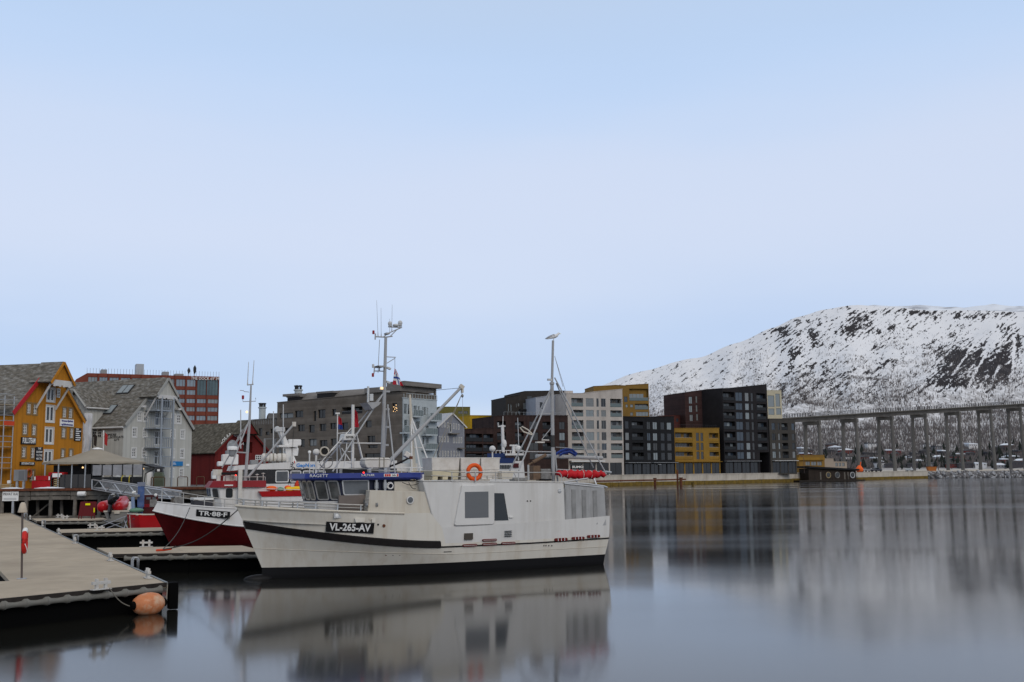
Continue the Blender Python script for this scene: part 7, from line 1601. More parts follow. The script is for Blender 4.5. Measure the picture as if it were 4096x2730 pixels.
# wheelhouse
wl0,wl1=LT(c6(1050,850),-1.1),LT(c6(1015,600),-1.1); wr=LT(c6(1700,850),-1.1); zf0=zb2(.4)-.4; zt=LT(c6(1300,600),-1.1).z; xr=wr.x+.6
bo=[(xr,-1.15),(wl0.x+.55,-1.15),(wl0.x+.12,-.65),(wl0.x+.05,.65),(wl0.x+.55,1.15),(xr,1.15)]; to=[(xr,-1.15),(wl1.x+.45,-1.15),(wl1.x+.02,-.65),(wl1.x-.05,.65),(wl1.x+.45,1.15),(xr,1.15)]; n=6
m=MB(); m.v=[(x,y,zf0) for x,y in bo]+[(x,y,zt) for x,y in to]; m.f=[(i,(i+1)%n,(i+1)%n+n,i+n)[::-1] for i in range(n)]+[tuple(range(n,2*n))[::-1]]; wh2=m.build('wheelhouse','boat_white',tr)
F3=lambda l,i,z:(l[i][0],l[i][1],z); zm=LT(c6(1270,770),-1.1).z; fm2=(zm-zf0)/(zt-zf0); md2=[tuple(a+(b-a)*fm2 for a,b in zip(p,q)) for p,q in zip(bo,to)]
quadwin(wh2,F3(md2,3,zm),F3(md2,2,zm),F3(to,3,zt),F3(to,2,zt),.08,.48,.0,.88,'frame_grey','boat_glass',.03); quadwin(wh2,F3(md2,3,zm),F3(md2,2,zm),F3(to,3,zt),F3(to,2,zt),.54,.94,.0,.88,'frame_grey','boat_glass',.03)
quadwin(wh2,F3(md2,2,zm),F3(md2,1,zm),F3(to,2,zt),F3(to,1,zt),.15,.85,.0,.88,'frame_grey','boat_glass',.03)
a,b=LT(c6(1222,755),-1.16),LT(c6(1322,622),-1.16); quadwin(wh2,(a.x,-1.155,a.z),(b.x,-1.155,a.z),(a.x,-1.155,b.z),(b.x,-1.155,b.z),0,1,0,1,'frame_dark','boat_glass',.025)
a,b=LT(c6(1470,830),-1.16),LT(c6(1580,620),-1.16); quadwin(wh2,(a.x,-1.155,a.z),(b.x,-1.155,a.z),(a.x,-1.155,b.z),(b.x,-1.155,b.z),0,1,0,1,'boat_white','boat_white',.04,name='door')
rt0,rt1=LT(c6(1015,545),-1.3),LT(c6(1800,560),-1.3); ztop=LT(c6(1300,515),-1.3).z
rr_=[(rt1.x,-1.35),(rt0.x+.5,-1.35),(rt0.x-.05,-.7),(rt0.x-.12,.7),(rt0.x+.5,1.35),(rt1.x,1.35)]; m=MB(); m.v=[(x,y,zt-.03) for x,y in rr_]+[(x+(.25 if x<rt0.x+1 else 0),y*.86,ztop) for x,y in rr_]; m.f=[tuple(range(n))]+[tuple(range(n,2*n))[::-1]]+[(i,i+n,(i+1)%n+n,(i+1)%n) for i in range(n)]; m.f=[f for f in m.f]; rf2=m.build('wheelhouse_roof','roof_red',tr)
a=LT(c6(1265,578),-1.36); m=MB(); m.cbox((a.x,-1.34,a.z),.5,.03,.07); m.build('name_strip','sign_white',rf2)
# aft deckhouse part with the float tray
a0,a1=LT(c3(800,1480),-1.45),LT(c3(1335,1400),-1.45); m=MB(); m.box(a0.x,min(a1.x,10.1),-1.45,1.45,zf0,a0.z+.02); m.build('shelter','boat_white',tr)
tz0,tz1=LT(c3(1000,1482),-1.55).z,LT(c3(1000,1425),-1.55).z; tx0,tx1=LT(c3(775,1440),-1.55).x,min(LT(c3(1335,1440),-1.55).x,10.3)
m=MB(); m.hexa([(tx0+.2,-1.5,tz0),(tx1,-1.5,tz0),(tx1,1.5,tz0),(tx0+.2,1.5,tz0)],[(tx0,-1.58,tz1),(tx1,-1.58,tz1),(tx1,1.58,tz1),(tx0,1.58,tz1)]); m.build('float_tray','bright_red',tr)
m=MB(); m.tube([LT(c3(800,1400),-1.55),LT(c3(1330,1415),-1.55)],.025,6); m.build('tray_rail','tub_white',tr)
fl=[(850,1395,955,'float_orange'),(960,1415,1035,'float_green'),(1040,1388,1110,'float_orange'),(1050,1412,1130,'float_yellow'),(1115,1400,1240,'float_yellow'),(1080,1435,1235,'float_yellow'),(1215,1412,1310,'float_yellow'),(860,1428,950,'float_orange')]
for i,(x0,yy,x1,mt) in enumerate(fl):
    a=LT(c3(x0,yy),-1.2+.15*(i%3)); b=LT(c3(x1,yy),-1.2+.15*(i%3)); zc=max(a.z,tz1+.1); t=thing('net_float','%s in the red tray of the red and white boat'%['orange net float leftmost','dull green net float','orange net float in the middle','short yellow net float','long upper yellow net float','long lower yellow net float','rightmost yellow net float','lowest orange net float'][i],'float',TF.world((a.x+b.x)/2,a.y,zc),TF.th,'net floats'); w=abs(b.x-a.x)/2
    m=MB(); m.lathe([(.03,-w),(.10,-w+.05),(.14,-w+.2),(.14,w-.2),(.10,w-.05),(.03,w)],(0,0,0),10,'x'); m.build('body',mt,t,smooth=True); m=MB(); m.tube([(w-.02,0,0),(w+.08,0,0)],.03,6); m.build('eye',mt,t)
# mast, struts, boom, radar
mt0,mt1=LT(e6(905,1280),0),LT(c3(682,320),0); m=MB(); m.tube([(mt0.x,0,ztop-.1),(mt1.x,0,LT(e6(985,20),0).z),(mt1.x+.05,0,mt1.z)],[.10,.08,.05],9); ms=m.build('mast','mast_grey',tr)
for (p,q,y,r) in ((e6(985,30),e6(540,1150),-.7,.045),(e6(940,110),e6(380,1080),.6,.035),(e6(840,220),e6(640,600),.3,.03)): m=MB(); m.tube([LT(p,0),LT(q,y)],r,6); m.build('mast_strut','mast_grey',ms)
m=MB(); b0_=LT(c3(655,1285),-.2); b1_=LT(c3(1140,725),-.2); m.tube([b0_,b1_],[.075,.06],8); bm=m.build('cargo_boom','mast_grey',tr); m=MB(); m.cbox(b1_,.22,.16,.28); m.build('boom_head','tub_white',bm); wire(bm,b1_,LT(c3(1130,880),-.2),.012); 
for x in (1080,1105): wire(bm,b1_,LT(c3(x,1380),-.6),.010,'rope_dark')
m=MB(); m.tube([LT(c3(648,315),0),LT(c3(715,310),0)],.04,6); m.build('yard','mast_grey',ms); m=MB(); m.tube([LT(c3(605,460),0),LT(c3(605,490),0),LT(c3(740,485),0),LT(c3(738,450),0)],.025,6); m.build('lantern_yard','mast_grey',ms); m=MB(); m.tube([LT(c3(575,372),0),LT(c3(610,375),0),LT(c3(620,385),0),LT(c3(670,390),0)],.02,5); m.build('wind_vane','mast_grey',ms)
for (x,y0,x2,y1) in ((655,315,665,75),(708,310,722,58)): m=MB(); m.tube([LT(c3(x,y0),0),LT(c3(x,y0-35),0),LT(c3(x2,y1),0)],[.05,.03,.018],5); m.build('whip_aerial','dome_grey',ms)
c=LT(c3(606,445),0); m=MB(); m.lathe([(.07,-.11),(.075,.1),(.05,.12)],(c.x,0,c.z),10); m.build('navigation_lantern','lamp_red_lens',ms); c=LT(c3(647,598),-.1); m=MB(); m.ball((c.x,-.1,c.z),.07,8,6); m.build('masthead_light','lamp_warm',ms)
c=LT(e6(615,640),-.3); m=MB(); m.lathe([(.25,-.12),(.3,-.1),(.31,.02),(.26,.11),(.1,.13)],(c.x,-.3,c.z),18); m.build('radar_dome','sign_white',ms,smooth='auto'); m=MB(); m.lathe([(.1,-.5),(.2,-.45),(.22,-.12)],(c.x,-.3,c.z),12); m.build('radar_pedestal','cab_grey',ms); m=MB(); m.tube([LT(e6(640,720),-.3),LT(e6(960,745),0)],.05,6); m.build('radar_bracket','mast_grey',ms)
a,b=LT(e6(365,1235),-.9),LT(e6(745,1175),-.9); m=MB(); m.box(a.x,b.x,-.95,-.88,a.z,b.z); lb_=m.build('lantern_board','boot_black',tr); c=LT(e6(688,1243),-.97); m=MB(); m.ball((c.x,-.97,c.z),.045,8,6); m.build('port_light','lamp_red',lb_)
for x in (420,705): m=MB(); m.tube([LT(e6(x,1430),-1.),LT(e6(x+10,1260),-1.)],.04,5); m.build('board_stay','tub_white',lb_)
a=LT(c6(1420,830),-1.5); b=LT(c6(1440,350),-1.5); m=MB(); m.box(a.x-.11,a.x+.11,-1.6,-1.4,a.z-.5,b.z); m.build('davit_post','tub_white',tr)
P=[LT(e6(x,1280),-.9) for x in (810,1000,1180,1350)]; rail(tr,P,[(p,Vector((p.x,p.y,ztop-.05))) for p in P],.02,'roof_rail')
for (x,y) in ((1168,1240),(1305,1215)): c=LT(e6(x,y),-.6); m=MB(); m.tube([(c.x,-.6,ztop),(c.x,-.6,c.z)],.025,5); m.lathe([(.05,0),(.13,.03),(.02,.07)],(c.x,-.6,c.z),10); m.build('gps_aerial','tub_white',tr)
for k,(x,y,w) in enumerate(((330,1180,60),(230,1180,70),(650,1290,70),(520,1310,80),(590,1310,60),(300,1300,50))): c=LT(e6(x,y),-.4); m=MB(); m.cbox((c.x,-.4,max(c.z,ztop+.15)),w*.004,.3,.35); m.build('deck_box','tub_white' if k%2 else 'cream',tr)
ropeobj([TF.world(.9,-1.2,zb2(.1)-.2),atz(c6(330,1485),DZ+.25)],.02,'thin mooring line from the red and white boat to the finger','rope_dark',sag=.3)
# ------------------------------------------------------------------ white survey vessel with black window band
GF2=Fr((atY((900,1890),74).x,74.),R(20)); gn=thing('survey_vessel','white survey vessel with black window band and blue lettering behind the fishing boats','vessel',(GF2.o[0],74.,0),GF2.th)
def LG(p,y=-2.2): u,z=GF2.lz(p,y); return Vector((u,y,z))
x0,x1=LG(c3(640,1270)).x,LG(c3(1620,1270)).x
GL=[(x0-2.2,x1+6,1.8,1.6,.5,lambda t:-.5),(x0-3.0,x1+6,2.3,1.8,.45,lambda t:0.),(x0-4.,x1+6,2.45,2.2,.35,lambda t:2.2-.5*min(1,t*2))]
hull_loft(gn,GL,16,[(0,1,'antifouling','boot_black'),(1,2,'hull','boat_white')])
zz=[LG(c3(1000,y)).z for y in (1500,1348,1198,1118)]
m=MB(); m.prism([(x0-.2,1.5),(x1+4,1.5),(x1+4,zz[1]),(x0,zz[1])],-2.25,2.25); m.build('deckhouse','boat_white',gn)
m=MB(); m.prism([(x0,zz[1]+.005),(x1+4,zz[1]+.005),(x1+4,zz[2]),(x0+.25,zz[2])],-2.2,2.2); bb=m.build('window_band','black_gloss',gn)
for (a_,b_) in ((945,1085),(1100,1215),(1230,1345),(1360,1470)):
    a,b=LG(c3(a_,1335)),LG(c3(b_,1210)); quadwin(bb,(a.x,-2.205,a.z),(b.x,-2.205,a.z),(a.x,-2.205,b.z),(b.x,-2.205,b.z),0,1,0,1,'sign_white','boat_glass_grey',.06)
l0=LG(c3(500,1215)).x; m=MB(); m.prism([(x0-.3,zz[2]+.005),(x1+4,zz[2]+.005),(x1+4,LG(c3(1440,1110)).z),(LG(c3(1150,1118)).x,LG(c3(1150,1118)).z),(LG(c3(520,1165)).x,LG(c3(520,1160)).z),(l0,LG(c3(480,1212)).z)],-2.3,2.3); tw_=m.build('roof_fascia','boat_white',gn)
M('geo_blue',(.02,.22,.62),.5); q=(LG(c3(1165,1182),-2.31),LG(c3(1372,1132),-2.31)); o=text('GeoNord',.8,'geo_blue',tw_,((q[0].x+q[1].x)/2,-2.315,(q[0].z+q[1].z)/2),bold=.02); w_=max(v.co.x for v in o.data.vertices)*2; o.scale=((q[1].x-q[0].x)/w_,(q[1].z-q[0].z)/.75,1)
o=text('Survey Team',.2,'frame_dark',tw_,(q[1].x-1.0,-2.315,LG(c3(1300,1188),-2.31).z))
for k in range(6): a=R(100+k*32); m=MB(); cc=LG(c3(1150,1155),-2.31); m.cbox((cc.x+.22*math.cos(a),-2.312,cc.z+.22*math.sin(a)),.16,.02,.05,ry=-a); m.build('sun_ray','sign_black' if k else 'ring_red',tw_)
P=[LG(c3(x,y),-.5) for x,y in ((1060,1120),(1165,1120),(1085,940),(1025,800),(985,800),(1045,960))]; m=MB(); m.prism([(p.x,p.z) for p in P],-.6,.4); fn=m.build('mast_fin','boat_white',gn)
a,b=LG(c3(975,965),-.5),LG(c3(1170,945),-.5); m=MB(); m.box(a.x,b.x,-.9,.7,a.z,b.z); m.build('fin_platform','boat_white',fn); c=LG(c3(1145,918),-.4); m=MB(); m.box(c.x-.45,c.x+.45,-.6,.0,c.z-.22,c.z+.22); m.build('radar_box','boat_white',fn,bevel=.08); c=LG(c3(1143,1010),-.4); m=MB(); m.lathe([(.25,-.3),(.3,.2),(.2,.3)],(c.x,-.4,c.z),12); m.build('satellite_dome','boat_white',fn); c=LG(c3(995,780),-.5); m=MB(); m.cbox((c.x,-.5,c.z),.6,.4,.3); m.ball((c.x-.2,-.5,c.z),.22,8,6); m.build('camera_head','dome_grey',fn)
for i,(x0_,x1_) in enumerate(((800,885),(880,960),(955,1062))):
    a,b=LG(c3(x0_,1115),-1.2),LG(c3(x1_,1030),-1.2); t=thing('liferaft',['left','middle','right'][i]+'most'*(i!=1)+' white liferaft canister on the survey vessel roof','liferaft',GF2.world((a.x+b.x)/2,-1.2,a.z),GF2.th,'liferafts on the survey vessel'); w=(b.x-a.x)/2; h=b.z-a.z
    m=MB(); m.lathe([(h*.2,-w),(h*.42,-w*.9),(h*.5,-w*.6),(h*.5,w*.6),(h*.42,w*.9),(h*.2,w)],(0,0,h*.5),14,'x'); m.build('shell','tub_white',t,smooth=True); m=MB(); m.lathe([(h*.52,-.04),(h*.52,.04)],(0,0,h*.5),14,'x'); m.build('strap','rope',t)
for (x0_,x1_) in ((832,925),(940,1000)):
    a,b=LG(c3(x0_,1035),.5),LG(c3(x1_,880),.5); m=MB(); m.tube([(a.x,.5,a.z-1),(a.x,.5,b.z),(b.x,.5,b.z),(b.x,.5,a.z-1)],.09,6); m.build('roof_frame','cab_grey',gn)
for (x,y0,y1) in ((925,800,590),(1028,960,520),(583,730,575),(1300,1110,1015),(1100,1110,1060)): m=MB(); m.tube([LG(c3(x,y0+250),-.8),LG(c3(x,y1),-.8)],.035,5); m.build('aerial','dome_grey',gn)
c=LG(c3(1302,1020),-.8); m=MB(); m.lathe([(.06,-.08),(.11,0),(.11,.08),(.05,.12)],(c.x,-.8,c.z),10); m.build('aerial_dome','sign_white',gn)
c=LG(c3(1258,1395),-2.3); m=MB(); m.torus((c.x,-2.33,c.z),.62,.16,22,8,'y'); lr2=m.build('life_ring',M('ring_vest',(.62,.05,.02),.5),None,smooth=True); lr2.location=GF2.world(0,0,0); lr2.rotation_euler=(0,0,GF2.th); tag(lr2,'orange life ring on the side of the white survey vessel','life ring')
# left-hand bridge wing clutter of the survey vessel
for (x0_,y0_,x1_,y1_,mt,yy) in ((390,1040,560,1150,'boat_white',-1.),(430,1000,545,1085,'cab_grey',-.6),(345,1115,400,1165,'sign_white',-1.),(285,1215,360,1300,'sign_white',-1.),(690,1100,770,1150,'cab_grey',-1.)):
    a,b=LG(c3(x0_,y1_),yy),LG(c3(x1_,y0_),yy); m=MB(); m.box(a.x,b.x,yy,yy+1.,a.z,b.z); m.build('deck_unit',mt,gn,bevel=.06)
# ------------------------------------------------------------------ red workboat with blue crane, inflatable on its stern
wb_o=atz(e5(700,930),0); wb_o=Vector((atY(e5(700,930),75).x,75,0)); WF=Fr((wb_o.x,75.),R(18)); wb=thing('workboat','bright red workboat hull with blue deck crane left of the red and white boat','workboat',(WF.o[0],WF.o[1],0),WF.th)
def LW(p,y=0.): u,z=WF.lz(p,y); return Vector((u,y,z))
zt=LW(e5(900,690),-1.).z; xe=LW(e5(1300,800),-1.).x+4
WL_=[(.3,xe,1.2,1.8,.2,lambda t:-.5),(.0,xe,1.5,2.2,.16,lambda t:0.),(-.25,xe,1.7,2.6,.14,lambda t:zt)]
hull_loft(wb,WL_,14,[(0,2,'hull','bright_red')])
m=MB(); m.box(.2,xe,-1.4,1.4,zt-.3,zt-.22); m.build('deck','dark_deck',wb)
for s in (-1,1): m=MB(); m.tube([(-.2+i*(xe+.1)/10,s*1.7*(1-(1-min(1,i/10/.14))**2.6 if i else 0),zt) for i in range(11)],.05,5); m.build('gunwale','cream',wb)
M('crane_blue',(.055,.10,.24),.5,var=.25,vscale=3,stain=(.2,.2,.22),stain_scale=4,stain_amt=.4)
a,b=LW(e5(880,650),-.2),LW(e5(862,130),-.2); m=MB(); m.box(a.x-.16,a.x+.16,-.4,.0,zt-.2,zt+.9); m.box(a.x-.22,a.x+.22,-.45,.05,LW(e5(860,560),-.2).z,LW(e5(860,200),-.2).z); cr=m.build('crane_column','crane_blue',wb); m=MB(); m.box(a.x-.26,a.x+.26,-.5,.1,LW(e5(860,195),-.2).z,b.z); m.build('crane_head',M('crane_head',(.18,.20,.26),.5),cr)
a,b=LW(e5(755,600),-.6),LW(e5(745,385),-.6); m=MB(); m.tube([a,b],.12,8); m.build('hydraulic_ram',M('ram_blue',(.20,.27,.40),.4),cr); m=MB(); m.box(a.x-.15,a.x+.4,-.7,-.4,b.z,b.z+.15); m.build('ram_bracket','hauler_grey',cr)
m=MB(); m.tube([LW(e5(800,300),-.6),LW(e5(735,315),-.6)],.1,6); m.build('crane_light','sign_white',cr)
a,b=LW(e5(910,650),.2),LW(e5(1190,350),.2); m=MB(); m.box(a.x,b.x,.2,1.6,zt-.2,b.z); cbn=m.build('cabin','hull_red',wb)
for (x0_,y0_,x1_,y1_,mt) in ((980,390,1060,430,'boat_glass_grey'),(1085,390,1150,430,'boat_glass_grey'),(1040,430,1170,560,'hauler_grey'),(905,510,1040,570,'roof_red')): 
    a,b=LW(e5(x0_,y1_),.1),LW(e5(x1_,y0_),.1); m=MB(); m.box(a.x,b.x,.12,.19,a.z,b.z); m.build('window' if 'glass' in mt else 'deck_gear',mt,cbn)
c=LW(e5(1145,355),-.2); m=MB(); m.ball((c.x,0,c.z),.12,8,6); m.build('cabin_lamp','sign_white',cbn)
m=MB(); c=LW(e5(810,620),-.7); m.ball((c.x,-.7,c.z),.35,10,6,(1.4,1,.5)); m.build('net_pile','float_green',wb)
P=[LW(e5(x,y),-1.5) for x,y in ((690,700),(700,860),(705,925))]; m=MB(); m.tube(P,.02,5); m.tube([LW(e5(740,680),-1.5),LW(e5(1120,690),-1.5)],.02,5); m.build('grab_rope','cream',wb)
# inflatable
RFo=atY(e5(350,760),80); RF_=Fr((RFo.x,80.),R(8)); rib=thing('inflatable_boat','red inflatable boat seen from astern, black outboard on grey aluminium hull','inflatable boat',(RFo.x,80,0),RF_.th)
def LR(p,y=0.): u,z=RF_.lz(p,y); return Vector((u,y,z))
for (cx,cy,rx,ry) in ((215,560,115,95),(490,560,112,90)):
    c=LR(e5(cx,cy)); r=ry*.2295/F*80; m=MB(); m.tube([(c.x,-.25,c.z-.02),(c.x,-.15,c.z),(c.x,0,c.z),(c.x,1.5,c.z+.05),(c.x+(.2 if cx<300 else -.2),3.2,c.z+.25),((c.x+(.75 if cx<300 else -.75)),4.2,c.z+.45)],[r*.35,r*.8,r,r,r*.95,r*.7],14); o=m.build('tube','bright_red',rib,smooth=True); o.scale=(1,1,1)
    for k in range(3): m=MB(); a=R(40+k*50); m.tube([(c.x+r*1.02*math.cos(a),.2+i*.3,c.z+r*1.02*math.sin(a)-(.05 if i%2 else 0)) for i in range(6)],.015,4); m.build('grab_line','cream',rib)
zt_,zb_2=LR(e5(460,640),-.3).z,LR(e5(460,825),-.3).z; xl_,xr_=LR(e5(248,640),-.3).x,LR(e5(685,640),-.3).x
m=MB(); m.hexa([(xl_+.25,-.2,zb_2),(xr_-.45,-.2,zb_2),(xr_-.45,3.5,zb_2),(xl_+.25,3.5,zb_2)],[(xl_,-.35,zt_),(xr_,-.35,zt_),(xr_,3.6,zt_),(xl_,3.6,zt_)]); m.build('transom_hull',M('alu_dull',(.30,.29,.265),.55,metal=.2,var=.12),rib); m=MB(); m.box(xl_-.03,xr_+.03,-.4,-.33,zt_-.03,zt_+.08); m.build('transom_rim','cream',rib)
m=MB(); c=LR(e5(470,655),-.4); m.box(c.x-.2,c.x+.2,-.44,-.39,c.z-.1,c.z+.06); m.build('transom_plate','cream',rib)
c=LR(e5(400,430),-.6); m=MB(); m.tube([(c.x-.2,-.6,c.z-.35),(c.x-.1,-.6,c.z-.1),(c.x+.02,-.6,c.z+.14),(c.x+.2,-.6,c.z+.2),(c.x+.42,-.55,c.z+.1)],[.18,.32,.36,.3,.12],12); ob=m.build('outboard_cowl','black_gloss',rib,smooth=True); m=MB(); m.tube([(c.x-.15,-.6,c.z-.3),(c.x-.18,-.65,zt_),(c.x-.18,-.65,zt_-.5)],[.16,.14,.1],8); m.build('outboard_leg','black_gloss',ob); m=MB(); m.tube([(c.x-.18,-.77,c.z+.27),(c.x+.02,-.8,c.z+.38),(c.x+.24,-.77,c.z+.34)],.05,6); m.build('cowl_stripe','dome_grey',ob)
for (p,q) in ((e5(250,800),e5(590,930)),(e5(560,830),e5(290,935)),(e5(600,790),e5(650,925)),(e5(640,800),e5(600,925)),(e5(690,700),e5(150,915))):
    a,b=LR(p,-.2),atz(q,DZ); b=RF_.local(b); m=MB(); m.tube([a,b],.03,5); m.build('cradle_strut','galv',rib)
for (x0_,y0_,x1_,y1_) in ((520,455,600,560),(640,470,700,620)): a,b=LR(e5(x0_,y1_),2.5),LR(e5(x1_,y0_),2.5); m=MB(); m.box(a.x,b.x,2.5,3.1,a.z-.2,b.z); m.build('console','sign_white',rib,bevel=.05)
# ------------------------------------------------------------------ blue and white ship and a white-masted boat in the background
SF=Fr((atY((1960,1890),150).x,150.),R(0)); sh2=thing('ship','blue and white ship with tiered white bridge behind the fish tubs','ship',(SF.o[0],150,0),0)
def LS(p,y=0.): u,z=SF.lz(p,y); return Vector((u,y,z))
a,b=LS(d5(600,1300)),LS(d5(1000,1040)); m=MB(); m.prism([(LS(d5(560,1300)).x,2.),(LS(d5(1010,1300)).x,2.),(LS(d5(985,1110)).x,LS(d5(985,1080)).z),(LS(d5(560,1300)).x,LS(d5(985,1080)).z)],0,6); sb2=m.build('bridge_house','boat_white',sh2)
m=MB(); a,b=LS(d5(540,1110),-.1),LS(d5(868,1040),-.1); m.box(a.x,b.x,-.1,5,a.z,b.z); m.build('blue_band',M('ship_blue',(.02,.04,.13),.5),sh2)
for k in range(7): a,b=LS(d5(692+k*20,1178),-.15),LS(d5(706+k*20,1130),-.15); m=MB(); m.box(a.x,b.x,-.14,.0,a.z,b.z); m.build('window','boat_glass',sb2)
a,b=LS(d5(755,1012),-.6),LS(d5(988,985),-.6); m=MB(); m.box(a.x,b.x,-.6,5,a.z,b.z); m.build('bridge_wing','boat_white',sh2); a,b=LS(d5(530,1040),0),LS(d5(755,985),0); m=MB(); m.box(a.x,b.x,0,5,a.z,b.z); m.build('wheelhouse_top','ship_blue',sh2)
m=MB(); P=[(LS(d5(x,950)),LS(d5(x,990))) for x in (640,690,740,770,820,880,930,980)]; rail(sh2,[p[0] for p in P],P,.05,'bridge_rail','boat_white')
a,b=LS(d5(675,1040),1),LS(d5(745,965),1); m=MB(); m.prism([(a.x,a.z),(b.x,a.z),(b.x,b.z+.2),(a.x+.8,b.z+.2)],1,2); m.build('funnel','ship_blue',sh2)
m=MB(); m.tube([LS(d5(730,970)),LS(d5(720,630))],.22,6); ms2=m.build('mast','boat_white',sh2); m=MB(); m.tube([LS(d5(665,650)),LS(d5(758,645))],.1,5); m.tube([LS(d5(725,650)),LS(d5(728,520))],.05,5); m.tube([LS(d5(668,650)),LS(d5(666,600))],.05,5); m.build('yard','boat_white',ms2); c=LS(d5(742,865)); m=MB(); m.ball((c.x,0,c.z),.5,8,6,(.7,.7,1.2)); m.build('lantern','boat_white',ms2)
m=MB(); m.tube([LS(d5(860,985)),LS(d5(862,895))],.25,6); m.tube([LS(d5(810,888)),LS(d5(912,888))],.12,5); m.build('radar_mast','boat_white',sh2)
for x,y in ((595,930),(920,928)): c=LS(d5(x,y)); m=MB(); m.ball((c.x,0,c.z),.45,8,6); m.tube([(c.x,0,c.z-1.6),(c.x,0,c.z)],.12,5); m.build('satellite_dome','boat_white',sh2)
m=MB(); m.tube([LS(d5(925,900)),LS(d5(912,540))],.05,4); m.build('aerial','dome_grey',sh2)
a,b=LS(d5(855,1165),-.2),LS(d5(925,1110),-.2); m=MB(); m.box(a.x,b.x,-.2,-.02,a.z,b.z); m.build('red_panel','hull_red',sh2)
m=MB(); m.prism([(LS(d5(500,1300)).x,-.5),(LS(d5(1040,1300)).x,-.5),(LS(d5(1060,1300)).x,2.0),(LS(d5(480,1300)).x,2.0)],0,6); m.build('hull','ship_blue',sh2)
YF2=Fr((atY((1655,1890),95).x,95.),0); yb=thing('sailing_boat','white-masted boat moored behind the blue wheelhouse roof','boat',(YF2.o[0],95,0),0)
def LY(p,y=0.): u,z=YF2.lz(p,y); return Vector((u,y,z))
m=MB(); m.tube([LY(d3(1800,1235)),LY(d3(1755,250))],[.26,.1],8); mm_=m.build('mast','cream',yb)
for (x0_,y0_,x1_,y1_) in ((1770,530,1890,1210),(1775,530,2010,1150),(1775,540,1780,1230)): m=MB(); m.tube([LY(d3(x0_,y0_)),LY(d3(x1_,y1_),-1.)],.07,5); m.build('shroud','boat_white',mm_)
m=MB(); m.tube([LY(d3(1810,915)),LY(d3(1930,915))],.06,5); m.build('spreader','boat_white',mm_)
m=MB(); m.prism([(LY(d3(1100,1200)).x,0.),(LY(d3(1980,1200)).x,0.),(LY(d3(2010,1200)).x,2.3),(LY(d3(1050,1200)).x,2.3)],-2,2); m.build('hull','boat_white',yb); a,b=LY(d3(1480,1260),-1),LY(d3(2000,1165),-1); m=MB(); m.box(a.x,b.x,-1.2,1.5,2.3,(a.z+b.z)/2); m.build('cabin','crate_tan',yb)
P=[LY(d3(x,1165),-2) for x in (1560,1650,1760,1880,2000)]; rail(yb,P,[(p,Vector((p.x,p.y,2.2))) for p in P],.05,'rail','boat_white',extra=[[p-Vector((0,0,.5)) for p in P]])
m=MB(); m.prism([(LY(d3(1160,1180)).x,2.3),(LY(d3(1840,1180)).x,2.3),(LY(d3(1840,1180)).x,LY(d3(1840,1110)).z),(LY(d3(1200,1180)).x,LY(d3(1840,1110)).z)],.6,1.8); m.build('shelter','boat_white',yb)
# flags on poles behind the wheelhouse
def limp_flag(par,P0,w,h,mats):
    m=MB(); rows=[]
    for j in range(9):
        v=j/8; rows.append([(P0.x+(.05+w*(.35+.65*v))*i/6,P0.y+.05*math.sin(i*1.9+v*2),P0.z-h*v-.12*i/6*(1-v)) for i in range(7)])
    m.grid(rows); o=m.build('flag',mats[0],par); [o.data.materials.append(MATS[q]) for q in mats[1:]]
    for p in o.data.polygons:
        j=p.index//6
        if len(mats)>1 and j>=5: p.material_index=1
limp_flag(gt,T(d3,858,510,.4),.17,.58,['ensign_red','blue_line']); limp_flag(gt,T(d3,1058,430,-.3),.17,.75,['ensign_red'])
# ------------------------------------------------------------------ things on the right quay
random.seed(15)
M('lamp_post',(.10,.07,.06),.6,metal=.3); M('bench_conc',(.42,.40,.36),.8)
def qpt(px,back=6.):
    Y=(QA.y+(QB.y-QA.y)*((px-1820)/1280.)); return atY((px,1890),Y+back)
for i,(x,yt) in enumerate(((475,985),(930,960),(1385,955),(1790,950),(2230,945))):
    px=d6(x,0)[0]; p=qpt(px,5); t=thing('street_lamp',['street lamp before the charcoal block','street lamp before the ochre block','street lamp at the left foot of the tallest black block','street lamp beside the dark passage','street lamp before the yellow kiosk'][i],'street lamp',(p.x,p.y,QZ),0,'quay street lamps'); h=atY(d6(x,yt),p.y).z-QZ
    m=MB(); m.tube([(0,0,0),(0,0,h)],[.10,.07],6); m.build('post','lamp_post',t); m=MB(); m.tube([(0,0,h),(-.5,0,h+.25),(-.95,0,h+.45)],.07,5); m.box(-1.2,-.6,-.12,.12,h+.38,h+.50); m.build('lamp_head','lamp_post',t)
for i,(x0_,x1_) in enumerate(((590,650),(840,905),(1180,1245),(1310,1365))):
    p=qpt(d6((x0_+x1_)/2,0)[0],3.5); w=(x1_-x0_)*.34849/F*p.y/2; t=thing('bench',['pale concrete bench leftmost on the quay','pale concrete bench before the ochre block','pale concrete bench left of the tallest block','pale concrete bench at the foot of the tallest block'][i],'bench',(p.x,p.y,QZ),R(30),'concrete benches on the quay'); m=MB(); m.box(-w,w,-.4,.4,.35,.75); m.build('seat','bench_conc',t)
    for s in (-1,1): m=MB(); m.box(s*w*.7-.2,s*w*.7+.2,-.35,.35,0,.35); m.build('leg','bench_conc',t)
